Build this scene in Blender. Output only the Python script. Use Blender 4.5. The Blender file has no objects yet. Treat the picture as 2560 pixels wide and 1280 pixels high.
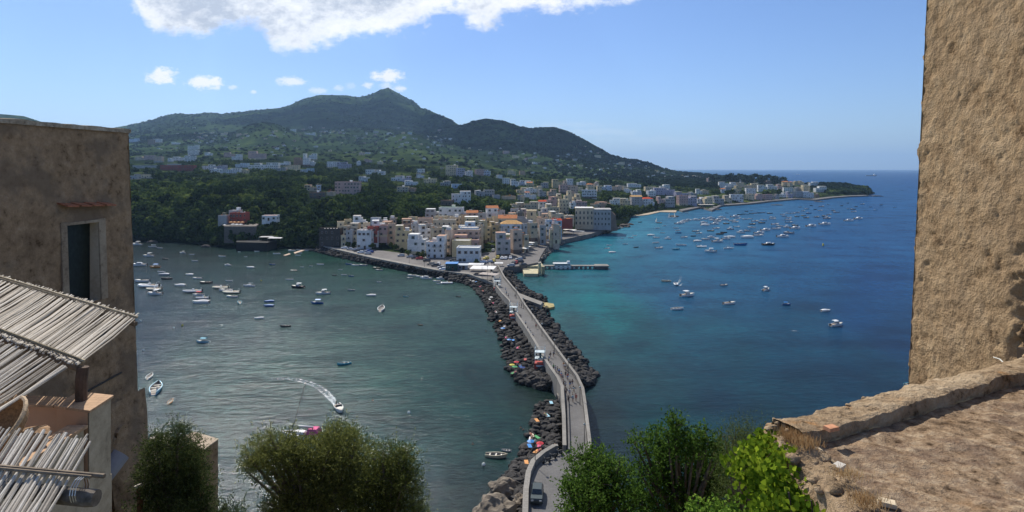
import bpy, math, random
import numpy as np
from mathutils import Vector, Matrix, noise as MN
random.seed(7); RNG = np.random.default_rng(7)
R = math.radians
S = bpy.context.scene
COL = S.collection
H, F, HY, CX = 55.0, 1500.0, 422.0, 1280.0      # eye height, focal length and horizon of the view, metres / pixels
def P(px, py, z=0.0):                            # ground point seen at a pixel, for a surface at height z
    Y = (H - z) * F / (py - HY)
    return Vector(((px - CX) / F * Y, Y, z))
def PD(px, py, Y):                               # point seen at a pixel at a chosen distance
    return Vector(((px - CX) / F * Y, Y, H - (py - HY) / F * Y))
# ------------------------------------------------------------------ materials
MATS = {}
def newmat(name):
    m = bpy.data.materials.new(name); m.use_nodes = True
    nt = m.node_tree; nt.nodes.clear()
    return m, nt
def N(nt, t, **kw):
    n = nt.nodes.new(t)
    for k, v in kw.items():
        if k.startswith('i_'):
            key = k[2:]
            key = int(key) if key.isdigit() else key.replace('_', ' ')
            n.inputs[key].default_value = v
        else: setattr(n, k, v)
    return n
def L(nt, a, b): nt.links.new(a, b)
def c4(c): return (c[0], c[1], c[2], 1.0)
def ramp(nt, fac, stops, interp='LINEAR'):
    r = N(nt, 'ShaderNodeValToRGB'); r.color_ramp.interpolation = interp
    el = r.color_ramp.elements
    while len(el) < len(stops): el.new(0.5)
    for e, (p, c) in zip(el, stops): e.position = p; e.color = c4(c) if len(c) == 3 else c
    L(nt, fac, r.inputs[0]); return r.outputs[0]
def tex(nt, scale, detail=6, rough=0.6, coord=None, kind='ShaderNodeTexNoise', **kw):
    n = N(nt, kind)
    n.inputs['Scale'].default_value = scale
    if 'Detail' in n.inputs: n.inputs['Detail'].default_value = detail
    if 'Roughness' in n.inputs: n.inputs['Roughness'].default_value = rough
    for k, v in kw.items(): setattr(n, k, v)
    if coord is None:
        g = N(nt, 'ShaderNodeNewGeometry'); coord = g.outputs['Position']
    L(nt, coord, n.inputs['Vector']); return n
def mixc(nt, fac, a, b, mode='MIX'):
    m = N(nt, 'ShaderNodeMix', data_type='RGBA', blend_type=mode)
    for s, v in ((m.inputs[0], fac), (m.inputs[6], a), (m.inputs[7], b)):
        if hasattr(v, 'is_output') or isinstance(v, bpy.types.NodeSocket): L(nt, v, s)
        else: s.default_value = v if isinstance(v, float) else c4(v)
    return m.outputs[2]
def math_(nt, op, a, b=0.0, clamp=False):
    m = N(nt, 'ShaderNodeMath', operation=op, use_clamp=clamp)
    for s, v in ((m.inputs[0], a), (m.inputs[1], b)):
        if isinstance(v, bpy.types.NodeSocket): L(nt, v, s)
        else: s.default_value = v
    return m.outputs[0]
def finish(m, nt, color, rough=0.8, bump=None, bstr=0.3, bdist=0.05, spec=0.3, metal=0.0, trans=0.0):
    o = N(nt, 'ShaderNodeOutputMaterial'); matt = spec < .16 and metal == 0
    b = N(nt, 'ShaderNodeBsdfDiffuse' if matt else 'ShaderNodeBsdfPrincipled')
    if isinstance(color, bpy.types.NodeSocket): L(nt, color, b.inputs[0])
    else: b.inputs[0].default_value = c4(color)
    if not matt: b.inputs['Roughness'].default_value = rough; b.inputs['Specular IOR Level'].default_value = spec; b.inputs['Metallic'].default_value = metal
    if bump is not None:
        bn = N(nt, 'ShaderNodeBump'); bn.inputs['Strength'].default_value = bstr; bn.inputs['Distance'].default_value = bdist
        L(nt, bump, bn.inputs['Height']); L(nt, bn.outputs[0], b.inputs['Normal'])
    if trans > 0:
        t = N(nt, 'ShaderNodeBsdfTranslucent'); mx = N(nt, 'ShaderNodeMixShader'); mx.inputs[0].default_value = trans
        if isinstance(color, bpy.types.NodeSocket): L(nt, color, t.inputs[0])
        else: t.inputs[0].default_value = c4(color)
        L(nt, b.outputs[0], mx.inputs[1]); L(nt, t.outputs[0], mx.inputs[2]); L(nt, mx.outputs[0], o.inputs[0])
    else: L(nt, b.outputs[0], o.inputs[0])
    return m
def plain(name, col, rough=0.6, var=0.12, scale=1.5, spec=0.3, metal=0.0):
    """painted or plain surface with a little dirt and tone variation"""
    if name in MATS: return MATS[name]
    m, nt = newmat(name)
    n = tex(nt, scale, 5, 0.65)
    lo = tuple(max(0, x * (1 - var * 1.6)) for x in col); hi = tuple(min(1, x * (1 + var)) for x in col)
    c = ramp(nt, n.outputs[0], [(0.32, lo), (0.68, hi)])
    MATS[name] = finish(m, nt, c, rough, n.outputs[0], 0.15, 0.02, spec, metal)
    return MATS[name]
def plaster(name, col):
    if name in MATS: return MATS[name]
    m, nt = newmat(name)
    a = tex(nt, 0.22, 6, 0.7); b = tex(nt, 2.2, 5, 0.7)
    c = ramp(nt, a.outputs[0], [(0.3, tuple(x * 0.72 for x in col)), (0.5, col), (0.72, tuple(min(1, x * 1.1) for x in col))])
    st = ramp(nt, b.outputs[0], [(0.35, (0.55, 0.5, 0.45)), (0.55, (1, 1, 1))])
    c = mixc(nt, 0.5, c, st, 'MULTIPLY')
    MATS[name] = finish(m, nt, c, 0.9, b.outputs[0], 0.3, 0.04, 0.15)
    return MATS[name]
def foliage(name, dark, mid, light, trans=0.3, scale=0.6, rough=0.55, nw=.5):
    if name in MATS: return MATS[name]
    m, nt = newmat(name)
    g = N(nt, 'ShaderNodeNewGeometry'); oi = N(nt, 'ShaderNodeObjectInfo')
    n = tex(nt, scale, 4, 0.6)
    f = math_(nt, 'MULTIPLY', g.outputs['Random Per Island'], 1 - nw)
    f = math_(nt, 'ADD', f, math_(nt, 'MULTIPLY', n.outputs[0] if nw <= .5 else math_(nt, 'ADD', math_(nt, 'MULTIPLY', math_(nt, 'SUBTRACT', n.outputs[0], .5), 2.4), .5), nw))
    f = math_(nt, 'ADD', f, math_(nt, 'MULTIPLY', math_(nt, 'SUBTRACT', oi.outputs['Random'], 0.5), 0.35))
    c = ramp(nt, f, [(0.2, dark), (0.5, mid), (0.8, light)])
    MATS[name] = finish(m, nt, c, rough, spec=0.06, trans=trans)
    return MATS[name]
# ------------------------------------------------------------------ meshes
class MB:
    def __init__(s): s.v = []; s.f = []; s.m = []
    def add(s, vs, fs, mi=0):
        b = len(s.v); s.v += [tuple(v) for v in vs]; s.f += [tuple(b + i for i in f) for f in fs]; s.m += [mi] * len(fs); return s
    def box(s, c, d, rz=0.0, mi=0, taper=1.0):
        cx, cy, cz = c; x, y, z = d[0] / 2, d[1] / 2, d[2] / 2; cs, sn = math.cos(rz), math.sin(rz)
        vs = []
        for k in (-1, 1):
            t = 1.0 if k < 0 else taper
            for i, j in ((-1, -1), (1, -1), (1, 1), (-1, 1)):
                a, b = i * x * t, j * y * t
                vs.append((cx + a * cs - b * sn, cy + a * sn + b * cs, cz + k * z))
        return s.add(vs, [(0, 3, 2, 1), (4, 5, 6, 7), (0, 1, 5, 4), (1, 2, 6, 5), (2, 3, 7, 6), (3, 0, 4, 7)], mi)
    def prism(s, poly, z0, z1, mi=0):
        n = len(poly)
        a = sum(poly[i][0] * poly[(i + 1) % n][1] - poly[(i + 1) % n][0] * poly[i][1] for i in range(n))
        if a < 0: poly = poly[::-1]
        g = lambda z, i: z[i] if isinstance(z, (list, tuple)) else z
        vs = [(p[0], p[1], z0) for p in poly] + [(p[0], p[1], (p[2] if len(p) > 2 and z1 is None else z1)) for p in poly]
        return s.add(vs, [tuple(range(n))[::-1], tuple(range(n, 2 * n))] + [(i, (i + 1) % n, n + (i + 1) % n, n + i) for i in range(n)], mi)
    def tube(s, pts, rad, n=6, mi=0, cap=True):
        pts = [Vector(p) for p in pts]; rs = rad if isinstance(rad, (list, tuple)) else [rad] * len(pts)
        vs = []; k = len(pts)
        for i, p in enumerate(pts):
            d = (pts[min(i + 1, k - 1)] - pts[max(i - 1, 0)]).normalized()
            up = Vector((0, 0, 1)) if abs(d.z) < 0.9 else Vector((0, 1, 0))
            a = d.cross(up).normalized(); b = a.cross(d)
            for j in range(n):
                t = 2 * math.pi * j / n
                vs.append(p + (a * math.cos(t) + b * math.sin(t)) * rs[i])
        fs = [(i * n + j, i * n + (j + 1) % n, (i + 1) * n + (j + 1) % n, (i + 1) * n + j) for i in range(k - 1) for j in range(n)]
        if cap: fs += [tuple(range(n))[::-1], tuple(range((k - 1) * n, k * n))]
        return s.add(vs, fs, mi)
    def lathe(s, prof, n=10, c=(0, 0, 0), mi=0):
        vs = [(c[0] + r * math.cos(2 * math.pi * j / n), c[1] + r * math.sin(2 * math.pi * j / n), c[2] + z) for r, z in prof for j in range(n)]
        k = len(prof)
        fs = [(i * n + j, i * n + (j + 1) % n, (i + 1) * n + (j + 1) % n, (i + 1) * n + j) for i in range(k - 1) for j in range(n)]
        fs += [tuple(range(n))[::-1], tuple(range((k - 1) * n, k * n))]
        return s.add(vs, fs, mi)
    def wall(s, pts, z0, z1, th, mi=0):
        """a wall following a polyline, th thick, from z0 to z1"""
        pts = [Vector(p) for p in pts]; k = len(pts); vs = []
        for i, p in enumerate(pts):
            d = (pts[min(i + 1, k - 1)] - pts[max(i - 1, 0)]); d.z = 0; d.normalize(); nrm = Vector((-d.y, d.x, 0)) * th / 2
            for q, z in ((p - nrm, z0), (p + nrm, z0), (p + nrm, z1), (p - nrm, z1)): vs.append((q.x, q.y, z))
        fs = [(4 * i + a, 4 * i + (a + 1) % 4, 4 * i + 4 + (a + 1) % 4, 4 * i + 4 + a) for i in range(k - 1) for a in range(4)]
        fs += [(3, 2, 1, 0), (4 * k - 4, 4 * k - 3, 4 * k - 2, 4 * k - 1)]
        return s.add(vs, [f[::-1] for f in fs], mi)
    def mesh(s, name, mats, smooth=False):
        me = bpy.data.meshes.new(name); me.from_pydata(s.v, [], s.f)
        for m in (mats if isinstance(mats, (list, tuple)) else [mats]): me.materials.append(m)
        if len(set(s.m)) > 1 or (s.m and s.m[0]): me.polygons.foreach_set('material_index', s.m)
        if smooth: me.polygons.foreach_set('use_smooth', [True] * len(me.polygons))
        return me
    def build(s, name, mats, parent=None, loc=None, smooth=False):
        return obj(name, s.mesh(name, mats, smooth), parent, loc)
def obj(name, me, parent=None, loc=None, rz=0.0, sc=None):
    o = bpy.data.objects.new(name, me); COL.objects.link(o)
    if parent: o.parent = parent
    if loc is not None: o.location = loc
    if rz: o.rotation_euler.z = rz
    if sc is not None: o.scale = sc
    return o
def npmesh(name, V, Fc, mat, smooth=False):
    """V (n,3), Fc (m,k) with constant k"""
    me = bpy.data.meshes.new(name); k = Fc.shape[1]
    me.vertices.add(len(V)); me.vertices.foreach_set('co', np.asarray(V, np.float32).ravel())
    me.loops.add(Fc.size); me.loops.foreach_set('vertex_index', np.asarray(Fc, np.int32).ravel())
    me.polygons.add(len(Fc)); me.polygons.foreach_set('loop_start', np.arange(0, Fc.size, k, dtype=np.int32))
    if smooth: me.polygons.foreach_set('use_smooth', np.ones(len(Fc), bool))
    for m in (mat if isinstance(mat, (list, tuple)) else [mat]): me.materials.append(m)
    me.update(calc_edges=True); me.validate(); return me
def tag(o, label, cat, group=None, kind=None):
    if label: o['label'] = label
    if cat: o['category'] = cat
    if group: o['group'] = group
    if kind: o['kind'] = kind
    return o
def struct(o): o['kind'] = 'structure'; return o
def thing(name, label, cat, loc=(0, 0, 0), rz=0.0, group=None):
    o = bpy.data.objects.new(name, None); COL.objects.link(o); o.location = loc; o.rotation_euler.z = rz
    o.empty_display_size = 0.2
    return tag(o, label, cat, group)
KIDS = {}
def dup(root, loc, rz=0.0, label=None, group=None, sc=None):
    r = root.copy(); COL.objects.link(r); r.location = loc; r.rotation_euler.z = rz
    if sc is not None: r.scale = (sc, sc, sc) if not isinstance(sc, (tuple, list)) else sc
    if label: r['label'] = label
    if group: r['group'] = group
    if root.name not in KIDS: KIDS[root.name] = [(c, list(c.children)) for c in root.children]
    out = []
    for ch, gs in KIDS[root.name]:
        c = ch.copy(); COL.objects.link(c); c.parent = r; out.append(c)
        for g in gs:
            d = g.copy(); COL.objects.link(d); d.parent = c
    return r, out
def recolor(o, i, m):
    s = o.material_slots[i]; s.link = 'OBJECT'; s.material = m
def kid(cs, n): return next(c for c in cs if c.name.split('.')[0] == n)
ORD = 'first second third fourth fifth sixth seventh eighth ninth tenth eleventh twelfth thirteenth fourteenth fifteenth sixteenth seventeenth eighteenth nineteenth'.split()
TENS = ['', '', 'twenty', 'thirty', 'forty', 'fifty', 'sixty', 'seventy', 'eighty', 'ninety']
TENO = ['', '', 'twentieth', 'thirtieth', 'fortieth', 'fiftieth', 'sixtieth', 'seventieth', 'eightieth', 'ninetieth']
def ordw(n):
    if n <= 19: return ORD[n - 1]
    if n >= 100: return 'hundred-and-' + ordw(n - 100) if n > 100 else 'hundredth'
    return TENO[n // 10] if n % 10 == 0 else TENS[n // 10] + '-' + ORD[n % 10 - 1]
# ------------------------------------------------------------------ camera, sun, sky
cam = bpy.data.objects.new('camera', bpy.data.cameras.new('camera')); COL.objects.link(cam); S.camera = cam
cam.location = (0, 0, H); cam.rotation_euler = (R(90), 0, 0)
cam.data.lens = 36.0 * F / 2560; cam.data.sensor_width = 36; cam.data.shift_y = -(640 - HY) / 2560
cam.data.clip_start = 0.1; cam.data.clip_end = 90000
S.render.resolution_x, S.render.resolution_y = 1024, 512
SUN_AZ, SUN_EL = R(-27), R(46)
sd = Vector((math.sin(SUN_AZ) * math.cos(SUN_EL), math.cos(SUN_AZ) * math.cos(SUN_EL), math.sin(SUN_EL)))
sun = bpy.data.objects.new('sun', bpy.data.lights.new('sun', 'SUN')); COL.objects.link(sun)
sun.data.energy = 4.8; sun.data.angle = R(0.53); sun.data.color = (1.0, 0.955, 0.88)
sun.rotation_euler = (-sd).to_track_quat('-Z', 'Y').to_euler()
W = bpy.data.worlds.new('World'); S.world = W; W.use_nodes = True
nt = W.node_tree; nt.nodes.clear()
tc = N(nt, 'ShaderNodeTexCoord')
sep = N(nt, 'ShaderNodeSeparateXYZ'); L(nt, tc.outputs['Generated'], sep.inputs[0])
zc = math_(nt, 'MAXIMUM', sep.outputs[2], 0.004)
cmb = N(nt, 'ShaderNodeCombineXYZ'); L(nt, sep.outputs[0], cmb.inputs[0]); L(nt, sep.outputs[1], cmb.inputs[1]); L(nt, zc, cmb.inputs[2])
sky = N(nt, 'ShaderNodeTexSky', sky_type='NISHITA', sun_disc=False)
sky.sun_elevation = SUN_EL; sky.sun_rotation = SUN_AZ; sky.altitude = 0; sky.air_density = 1.0; sky.dust_density = 0.4; sky.ozone_density = 2.2
L(nt, cmb.outputs[0], sky.inputs[0])
# clouds: real directions in the sky, tangent coordinates about +Y
yy = math_(nt, 'MAXIMUM', sep.outputs[1], 0.02)
A = math_(nt, 'DIVIDE', sep.outputs[0], yy); B = math_(nt, 'DIVIDE', sep.outputs[2], yy)
ab = N(nt, 'ShaderNodeCombineXYZ'); L(nt, A, ab.inputs[0]); L(nt, math_(nt, 'MULTIPLY', B, 1.5), ab.inputs[1])
n1 = tex(nt, 11, 10, 0.62, ab.outputs[0]); n2 = tex(nt, 38, 9, 0.68, ab.outputs[0]); n3 = tex(nt, 5, 6, 0.6, ab.outputs[0])
fc = N(nt, 'ShaderNodeFloatCurve')
edge = [(340, 20), (355, 48), (420, 92), (500, 100), (560, 82), (620, 70), (690, 112), (765, 132), (830, 112), (900, 100), (990, 88), (1050, 58), (1130, 46), (1205, 76), (1235, 70), (1280, 44), (1400, 32), (1500, 14), (1590, 2), (1720, -60)]
cu = fc.mapping.curves[0]
ex = [((px - CX) / F + 0.75) / 1.2 for px, _ in edge]; ey = [(HY - py) / F for _, py in edge]
pts = [(0.0, 0.45)] + [(x, y) for x, y in zip(ex, ey)] + [(1.0, 0.6)]
while len(cu.points) < len(pts): cu.points.new(0.5, 0.5)
for p, (x, y) in zip(cu.points, pts): p.location = (x, y); p.handle_type = 'AUTO_CLAMPED'
fc.mapping.update()
L(nt, math_(nt, 'DIVIDE', math_(nt, 'ADD', A, 0.75), 1.2, True), fc.inputs['Value'])
depth = math_(nt, 'SUBTRACT', B, fc.outputs[0])
dn = math_(nt, 'ADD', depth, math_(nt, 'MULTIPLY', math_(nt, 'SUBTRACT', n1.outputs[0], 0.5), 0.095))
dn = math_(nt, 'ADD', dn, math_(nt, 'MULTIPLY', math_(nt, 'SUBTRACT', n2.outputs[0], 0.5), 0.045))
big = N(nt, 'ShaderNodeMapRange', interpolation_type='SMOOTHSTEP'); L(nt, dn, big.inputs[0]); big.inputs[1].default_value = -0.004; big.inputs[2].default_value = 0.024
mask = big.outputs[0]
for px, py, rx, ry, k in [(405, 192, 40, 20, 1), (508, 208, 50, 18, 1), (584, 218, 15, 8, .55), (635, 230, 10, 6, .6), (730, 204, 40, 13, .8), (800, 227, 26, 8, .5), (842, 220, 14, 9, .45), (880, 216, 14, 9, .25), (967, 190, 46, 15, .95), (1000, 222, 22, 9, .75), (918, 214, 17, 9, .7), (965, 215, 20, 10, .5), (350, 12, 26, 22, .5), (1500, 330, 130, 9, .16), (1420, 312, 110, 8, .12), (1640, 350, 160, 10, .12)]:
    a = math_(nt, 'DIVIDE', math_(nt, 'SUBTRACT', A, (px - CX) / F), rx / F); b = math_(nt, 'DIVIDE', math_(nt, 'SUBTRACT', B, (HY - py) / F), ry / F)
    d = math_(nt, 'SQRT', math_(nt, 'ADD', math_(nt, 'MULTIPLY', a, a), math_(nt, 'MULTIPLY', b, b)))
    d = math_(nt, 'ADD', d, math_(nt, 'MULTIPLY', math_(nt, 'SUBTRACT', n2.outputs[0], 0.5), 3.4))
    mr = N(nt, 'ShaderNodeMapRange', interpolation_type='SMOOTHSTEP'); L(nt, d, mr.inputs[0]); mr.inputs[1].default_value = 1.15; mr.inputs[2].default_value = 0.35
    mask = math_(nt, 'MAXIMUM', mask, math_(nt, 'MULTIPLY', mr.outputs[0], k))
front = N(nt, 'ShaderNodeMapRange'); L(nt, sep.outputs[1], front.inputs[0]); front.inputs[1].default_value = 0.1; front.inputs[2].default_value = 0.3
mask = math_(nt, 'MULTIPLY', mask, front.outputs[0])
sh = math_(nt, 'ADD', math_(nt, 'MULTIPLY', depth, 5.5), math_(nt, 'MULTIPLY', math_(nt, 'SUBTRACT', n3.outputs[0], 0.5), 2.2))
sh = math_(nt, 'ADD', sh, math_(nt, 'MULTIPLY', math_(nt, 'SUBTRACT', n2.outputs[0], 0.5), 0.9))
CLOUD = 9.9
ccol = ramp(nt, sh, [(0.0, (CLOUD, CLOUD, CLOUD)), (0.2, (CLOUD * .88, CLOUD * .9, CLOUD * .93)), (0.48, (CLOUD * .5, CLOUD * .55, CLOUD * .64))])
tint = mixc(nt, 1.0, sky.outputs[0], (.70, .83, 1.10), 'MULTIPLY')
skyc = mixc(nt, math_(nt, 'MULTIPLY', mask, 0.96), tint, ccol)
bg = N(nt, 'ShaderNodeBackground'); L(nt, skyc, bg.inputs[0]); bg.inputs[1].default_value = 0.10
wo = N(nt, 'ShaderNodeOutputWorld'); L(nt, bg.outputs[0], wo.inputs[0])
S.view_settings.view_transform = 'Standard'; S.view_settings.look = 'None'; S.view_settings.exposure = 0.2; S.view_settings.gamma = 1.0
S.render.engine = 'CYCLES'
cy = S.cycles
cy.use_denoising = True; cy.max_bounces = 6; cy.diffuse_bounces = 3; cy.glossy_bounces = 2; cy.transmission_bounces = 3; cy.volume_bounces = 0; cy.transparent_max_bounces = 6
cy.use_fast_gi = False; cy.sample_clamp_indirect = 6
# ------------------------------------------------------------------ terrain
Z = None
COLS = {
 -300: [(470, 570), (520, 505), (640, 460), (850, 430), (1200, 400), (1700, 370), (2300, 330), (3000, 270)],
 130: [(470, 570), (520, 505), (640, 460), (850, 430), (1200, 405), (1800, 380), (2600, 350), (3200, 318)],
 330: [(470, 572), (520, 505), (640, 470), (850, 440), (1200, 415), (1800, 385), (3000, 345), (5500, 314)],
 450: [(462, 575), (520, 500), (640, 468), (850, 440), (1200, 412), (1800, 380), (3000, 335), (5200, 285)],
 550: [(440, 592), (520, 508), (640, 475), (850, 440), (1200, 408), (1800, 375), (3000, 340), (5500, 286)],
 700: [(430, 600), (500, 520), (600, 487), (850, 440), (1200, 405), (1800, 372), (3000, 325), (5500, 270)],
 790: [(415, 608), (480, 545), (560, 505), (800, 450), (1200, 410), (1900, 375), (3200, 330), (5500, 238)],
 860: [(372, Z, 2), (440, Z, 5), (500, 530), (750, 470), (1200, 410), (1900, 375), (3300, 330), (5600, 236)],
 950: [(346, Z, 2), (430, Z, 5), (500, 530), (700, 482), (1200, 412), (2000, 375), (3300, 330), (5900, 222)],
 1050: [(318, Z, 2), (430, Z, 6), (520, 532), (700, 487), (1200, 415), (2000, 372), (3300, 335), (5900, 262)],
 1150: [(294, Z, 2), (430, Z, 5), (540, 528), (760, 470), (1300, 415), (2000, 385), (2700, 360), (3300, 312)],
 1250: [(332, Z, 2), (420, Z, 4), (600, 528), (850, 475), (1400, 430), (2000, 400), (2600, 365), (3200, 297)],
 1330: [(344, Z, 2), (440, Z, 4), (620, 522), (900, 470), (1500, 435), (2100, 400), (2700, 375), (3200, 318)],
 1400: [(452, Z, 2), (520, Z, 4), (680, 510), (950, 468), (1600, 437), (2200, 405), (2700, 375), (3100, 320)],
 1480: [(497, Z, 2), (560, Z, 5), (720, 505), (1000, 472), (1700, 441), (2200, 417), (2600, 397), (3000, 355)],
 1560: [(585, Z, 2), (640, Z, 4), (760, Z, 8), (1000, 477), (1500, 452), (2000, 428), (2500, 412), (2900, 393)],
 1600: [(716, Z, 1), (760, Z, 3), (850, Z, 9), (1000, 478), (1500, 454), (2000, 432), (2500, 417), (2900, 396)],
 1650: [(784, Z, 1.5), (820, Z, 4), (900, Z, 12), (1050, 480), (1500, 458), (2000, 440), (2400, 425), (2800, 413)],
 1720: [(799, Z, 2), (850, Z, 5), (950, Z, 12), (1100, 480), (1500, 461), (1900, 449), (2300, 440), (2600, 430)],
 1800: [(848, Z, 2), (900, Z, 5), (1000, Z, 11), (1150, 481), (1500, 464), (1800, 454), (2100, 446), (2300, 440)],
 1900: [(988, Z, 2), (1020, Z, 5), (1080, Z, 10), (1200, 480), (1400, 468), (1600, 460), (1800, 454), (1950, 450)],
 2000: [(1106, Z, 2), (1140, Z, 5), (1190, 486), (1280, 479), (1380, 472), (1480, 467), (1560, 463), (1640, 462)],
 2100: [(1184, Z, 2), (1210, Z, 5), (1250, 483), (1300, 478), (1350, 474), (1400, 471), (1440, 470), (1480, 466)],
 2160: [(1238, Z, 1), (1250, Z, 3), (1270, Z, 7), (1300, Z, 10), (1330, Z, 11), (1350, Z, 11), (1370, Z, 11), (1390, Z, 11)],
 2190: [(1335, Z, -1), (1340, Z, -1), (1345, Z, -1), (1350, Z, -1), (1355, Z, -1), (1360, Z, -1), (1370, Z, -1), (1390, Z, -1)]}
SHORE = [(-300, 600), (330, 600), (450, 606), (515, 612), (560, 620), (690, 622), (740, 618), (790, 628), (830, 639), (887, 652), (950, 664), (1019, 677), (1105, 694), (1150, 708), (1200, 700), (1230, 680), (1260, 672), (1345, 662), (1352, 645), (1363, 624), (1376, 614), (1406, 605), (1476, 589), (1500, 579), (1537, 570), (1565, 565), (1572, 556), (1578, 541), (1619, 536), (1650, 528), (1706, 528), (1751, 518), (1780, 526), (1803, 514), (1873, 509), (1926, 503), (1996, 497), (2040, 500), (2082, 494), (2119, 491), (2175, 489), (2190, 484)]
SKYL = [(-300, 250), (0, 285), (60, 290), (130, 312), (180, 330), (230, 335), (280, 320), (330, 312), (380, 300), (410, 290), (440, 284), (480, 286), (520, 282), (560, 286), (620, 279), (700, 271), (725, 263), (760, 246), (800, 237), (850, 238), (900, 243), (925, 237), (950, 225), (970, 220), (1000, 236), (1040, 258), (1052, 270), (1100, 287), (1125, 297), (1150, 313), (1165, 309), (1190, 301), (1215, 296), (1260, 302), (1300, 316), (1330, 321), (1360, 318), (1385, 317), (1420, 327), (1460, 347), (1500, 370), (1530, 387), (1555, 394), (1590, 400), (1620, 406), (1655, 419), (1680, 428), (1750, 434), (1800, 440), (1900, 450), (2000, 460), (2050, 457), (2100, 459), (2130, 464), (2160, 472), (2190, 482)]
cps = sorted(COLS)
NL = 8
_LY = np.zeros((NL + 2, len(cps))); _LZ = np.zeros((NL + 2, len(cps)))
for j, px in enumerate(cps):
    sy = np.interp(px, *zip(*SHORE)); _LY[0, j] = H * F / (sy - HY); _LZ[0, j] = -1
    for i, e in enumerate(COLS[px]):
        _LY[i + 1, j] = e[0]; _LZ[i + 1, j] = e[2] if len(e) > 2 else H - (e[1] - HY) / F * e[0]
    last = e[0]
    _LY[NL + 1, j] = last * 1.3 if px < 1700 else last + 60; _LZ[NL + 1, j] = -6 if px > 1560 else _LZ[NL, j] * 0.35
def fbm(x, y, o=5):
    """cheap smooth numpy noise in -1..1: a sum of turned sines"""
    t = np.zeros_like(x, dtype=float); a = 1.0; s = 0.0; r = np.random.default_rng(11)
    for i in range(o):
        for k in range(3):
            th = r.uniform(0, 6.28); f = 2.0 ** i * r.uniform(0.7, 1.3)
            u = (x * math.cos(th) + y * math.sin(th)) * f + r.uniform(0, 6.28)
            t = t + a * np.sin(u + 1.3 * np.sin((x * math.sin(th) - y * math.cos(th)) * f * 0.8 + k))
        s += a * 2.0; a *= 0.52
    return t / s
BUMPS = [(650, 2500, 75, 300, 62), (1010, 2300, 60, 260, 45), (820, 3800, 90, 500, 60), (1300, 2300, 70, 260, 35), (560, 3700, 70, 500, 55), (1450, 1900, 60, 260, 18)]
def terr_levels(px):
    """level distances and heights along bearing px (arrays (NL+2, n))"""
    px = np.atleast_1d(np.asarray(px, float))
    LY = np.array([np.interp(px, cps, _LY[i]) for i in range(NL + 2)]); LZ = np.array([np.interp(px, cps, _LZ[i]) for i in range(NL + 2)])
    sy = np.interp(px, *zip(*SHORE)); LY[0] = H * F / (sy - HY)
    for i in range(1, NL + 2): LY[i] = np.maximum(LY[i], LY[i - 1] + (6 if i == 1 else 4))
    sk = np.interp(px, *zip(*SKYL)); LZ[NL] = np.where(px < 2150, H - (sk - HY) / F * LY[NL], LZ[NL])
    return LY, LZ
def relief(px, Y, Zb):
    X = (px - CX) / F * Y
    far = np.clip((Y - 900) / 2500, 0, 1)
    n = fbm(X / 260, Y / 330) * 26 * far + fbm(X / 70, Y / 90 + 9) * (1.2 + 7 * far) * np.clip((Y - 480) / 200, 0, 1)
    for bx, bY, wx, wY, h in BUMPS: n = n + h * np.exp(-((px - bx) / wx) ** 2 - ((Y - bY) / wY) ** 2)
    n = n * np.clip(Zb / 25, 0, 1)
    return n
def terrz(px, Y):
    px = np.atleast_1d(np.asarray(px, float)); Y = np.atleast_1d(np.asarray(Y, float))
    px, Y = np.broadcast_arrays(px, Y)
    LY, LZ = terr_levels(px.ravel()); out = np.empty(px.size); Yr = Y.ravel()
    zb = np.full(px.size, -6.0)
    for i in range(NL + 1):
        k = (Yr >= LY[i]) & (Yr <= LY[i + 1])
        t = (Yr - LY[i]) / np.maximum(LY[i + 1] - LY[i], 1e-6); ts = t * t * (3 - 2 * t) * 0.5 + t * 0.5
        zb = np.where(k, LZ[i] + (LZ[i + 1] - LZ[i]) * ts, zb)
    damp = np.where(Yr > LY[NL - 1], np.clip((LY[NL] - Yr) / (LY[NL] - LY[NL - 1] + 1), 0.0, 1) * 0.85 + 0.15, 1.0)
    return (zb + relief(px.ravel(), Yr, zb) * damp).reshape(px.shape)
_YS = np.geomspace(270, 6400, 900)
def groundY(px, py):
    z = terrz(np.full(_YS.shape, px), _YS); ray = H - (py - HY) / F * _YS
    k = np.nonzero((z >= ray) & (_YS > 280))[0]
    return float(_YS[k[0]]) if len(k) else 2500.0
def gz(px, Y): return float(terrz(px, Y)[0])
gpx = np.concatenate([np.arange(-300, 300, 20), np.arange(300, 1700, 4.0), np.arange(1700, 2192, 3)])
LY, LZ = terr_levels(gpx)
rowsY = [LY[0] - 12]
SUBS = [4, 10, 10, 12, 14, 18, 22, 26, 6]
for i in range(NL + 1):
    for k in range(SUBS[i]): rowsY.append(LY[i] + (LY[i + 1] - LY[i]) * k / SUBS[i])
rowsY.append(LY[NL + 1]); GY = np.array(rowsY); GPX = np.broadcast_to(gpx, GY.shape)
GZ = terrz(GPX, GY); GZ[0] = -7
V = np.stack([(GPX - CX) / F * GY, GY, GZ], -1).reshape(-1, 3)
nr, nc = GY.shape
i, j = np.meshgrid(np.arange(nr - 1), np.arange(nc - 1), indexing='ij'); q = (i * nc + j).ravel()
m, nt = newmat('hillside_ground')
a = tex(nt, 0.004, 8, 0.62); b = tex(nt, 0.03, 8, 0.7); c = tex(nt, 0.16, 6, 0.75)
v = tex(nt, 0.05, 2, 0.5, kind='ShaderNodeTexVoronoi')
green = ramp(nt, b.outputs[0], [(0.36, (0.012, 0.022, 0.012)), (0.50, (0.022, 0.034, 0.015)), (0.57, (0.075, 0.105, 0.03)), (0.68, (0.17, 0.19, 0.065))])
wood = ramp(nt, c.outputs[0], [(0.33, (0.006, 0.011, 0.007)), (0.55, (0.014, 0.023, 0.012)), (0.72, (0.030, 0.042, 0.018))])
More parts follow.
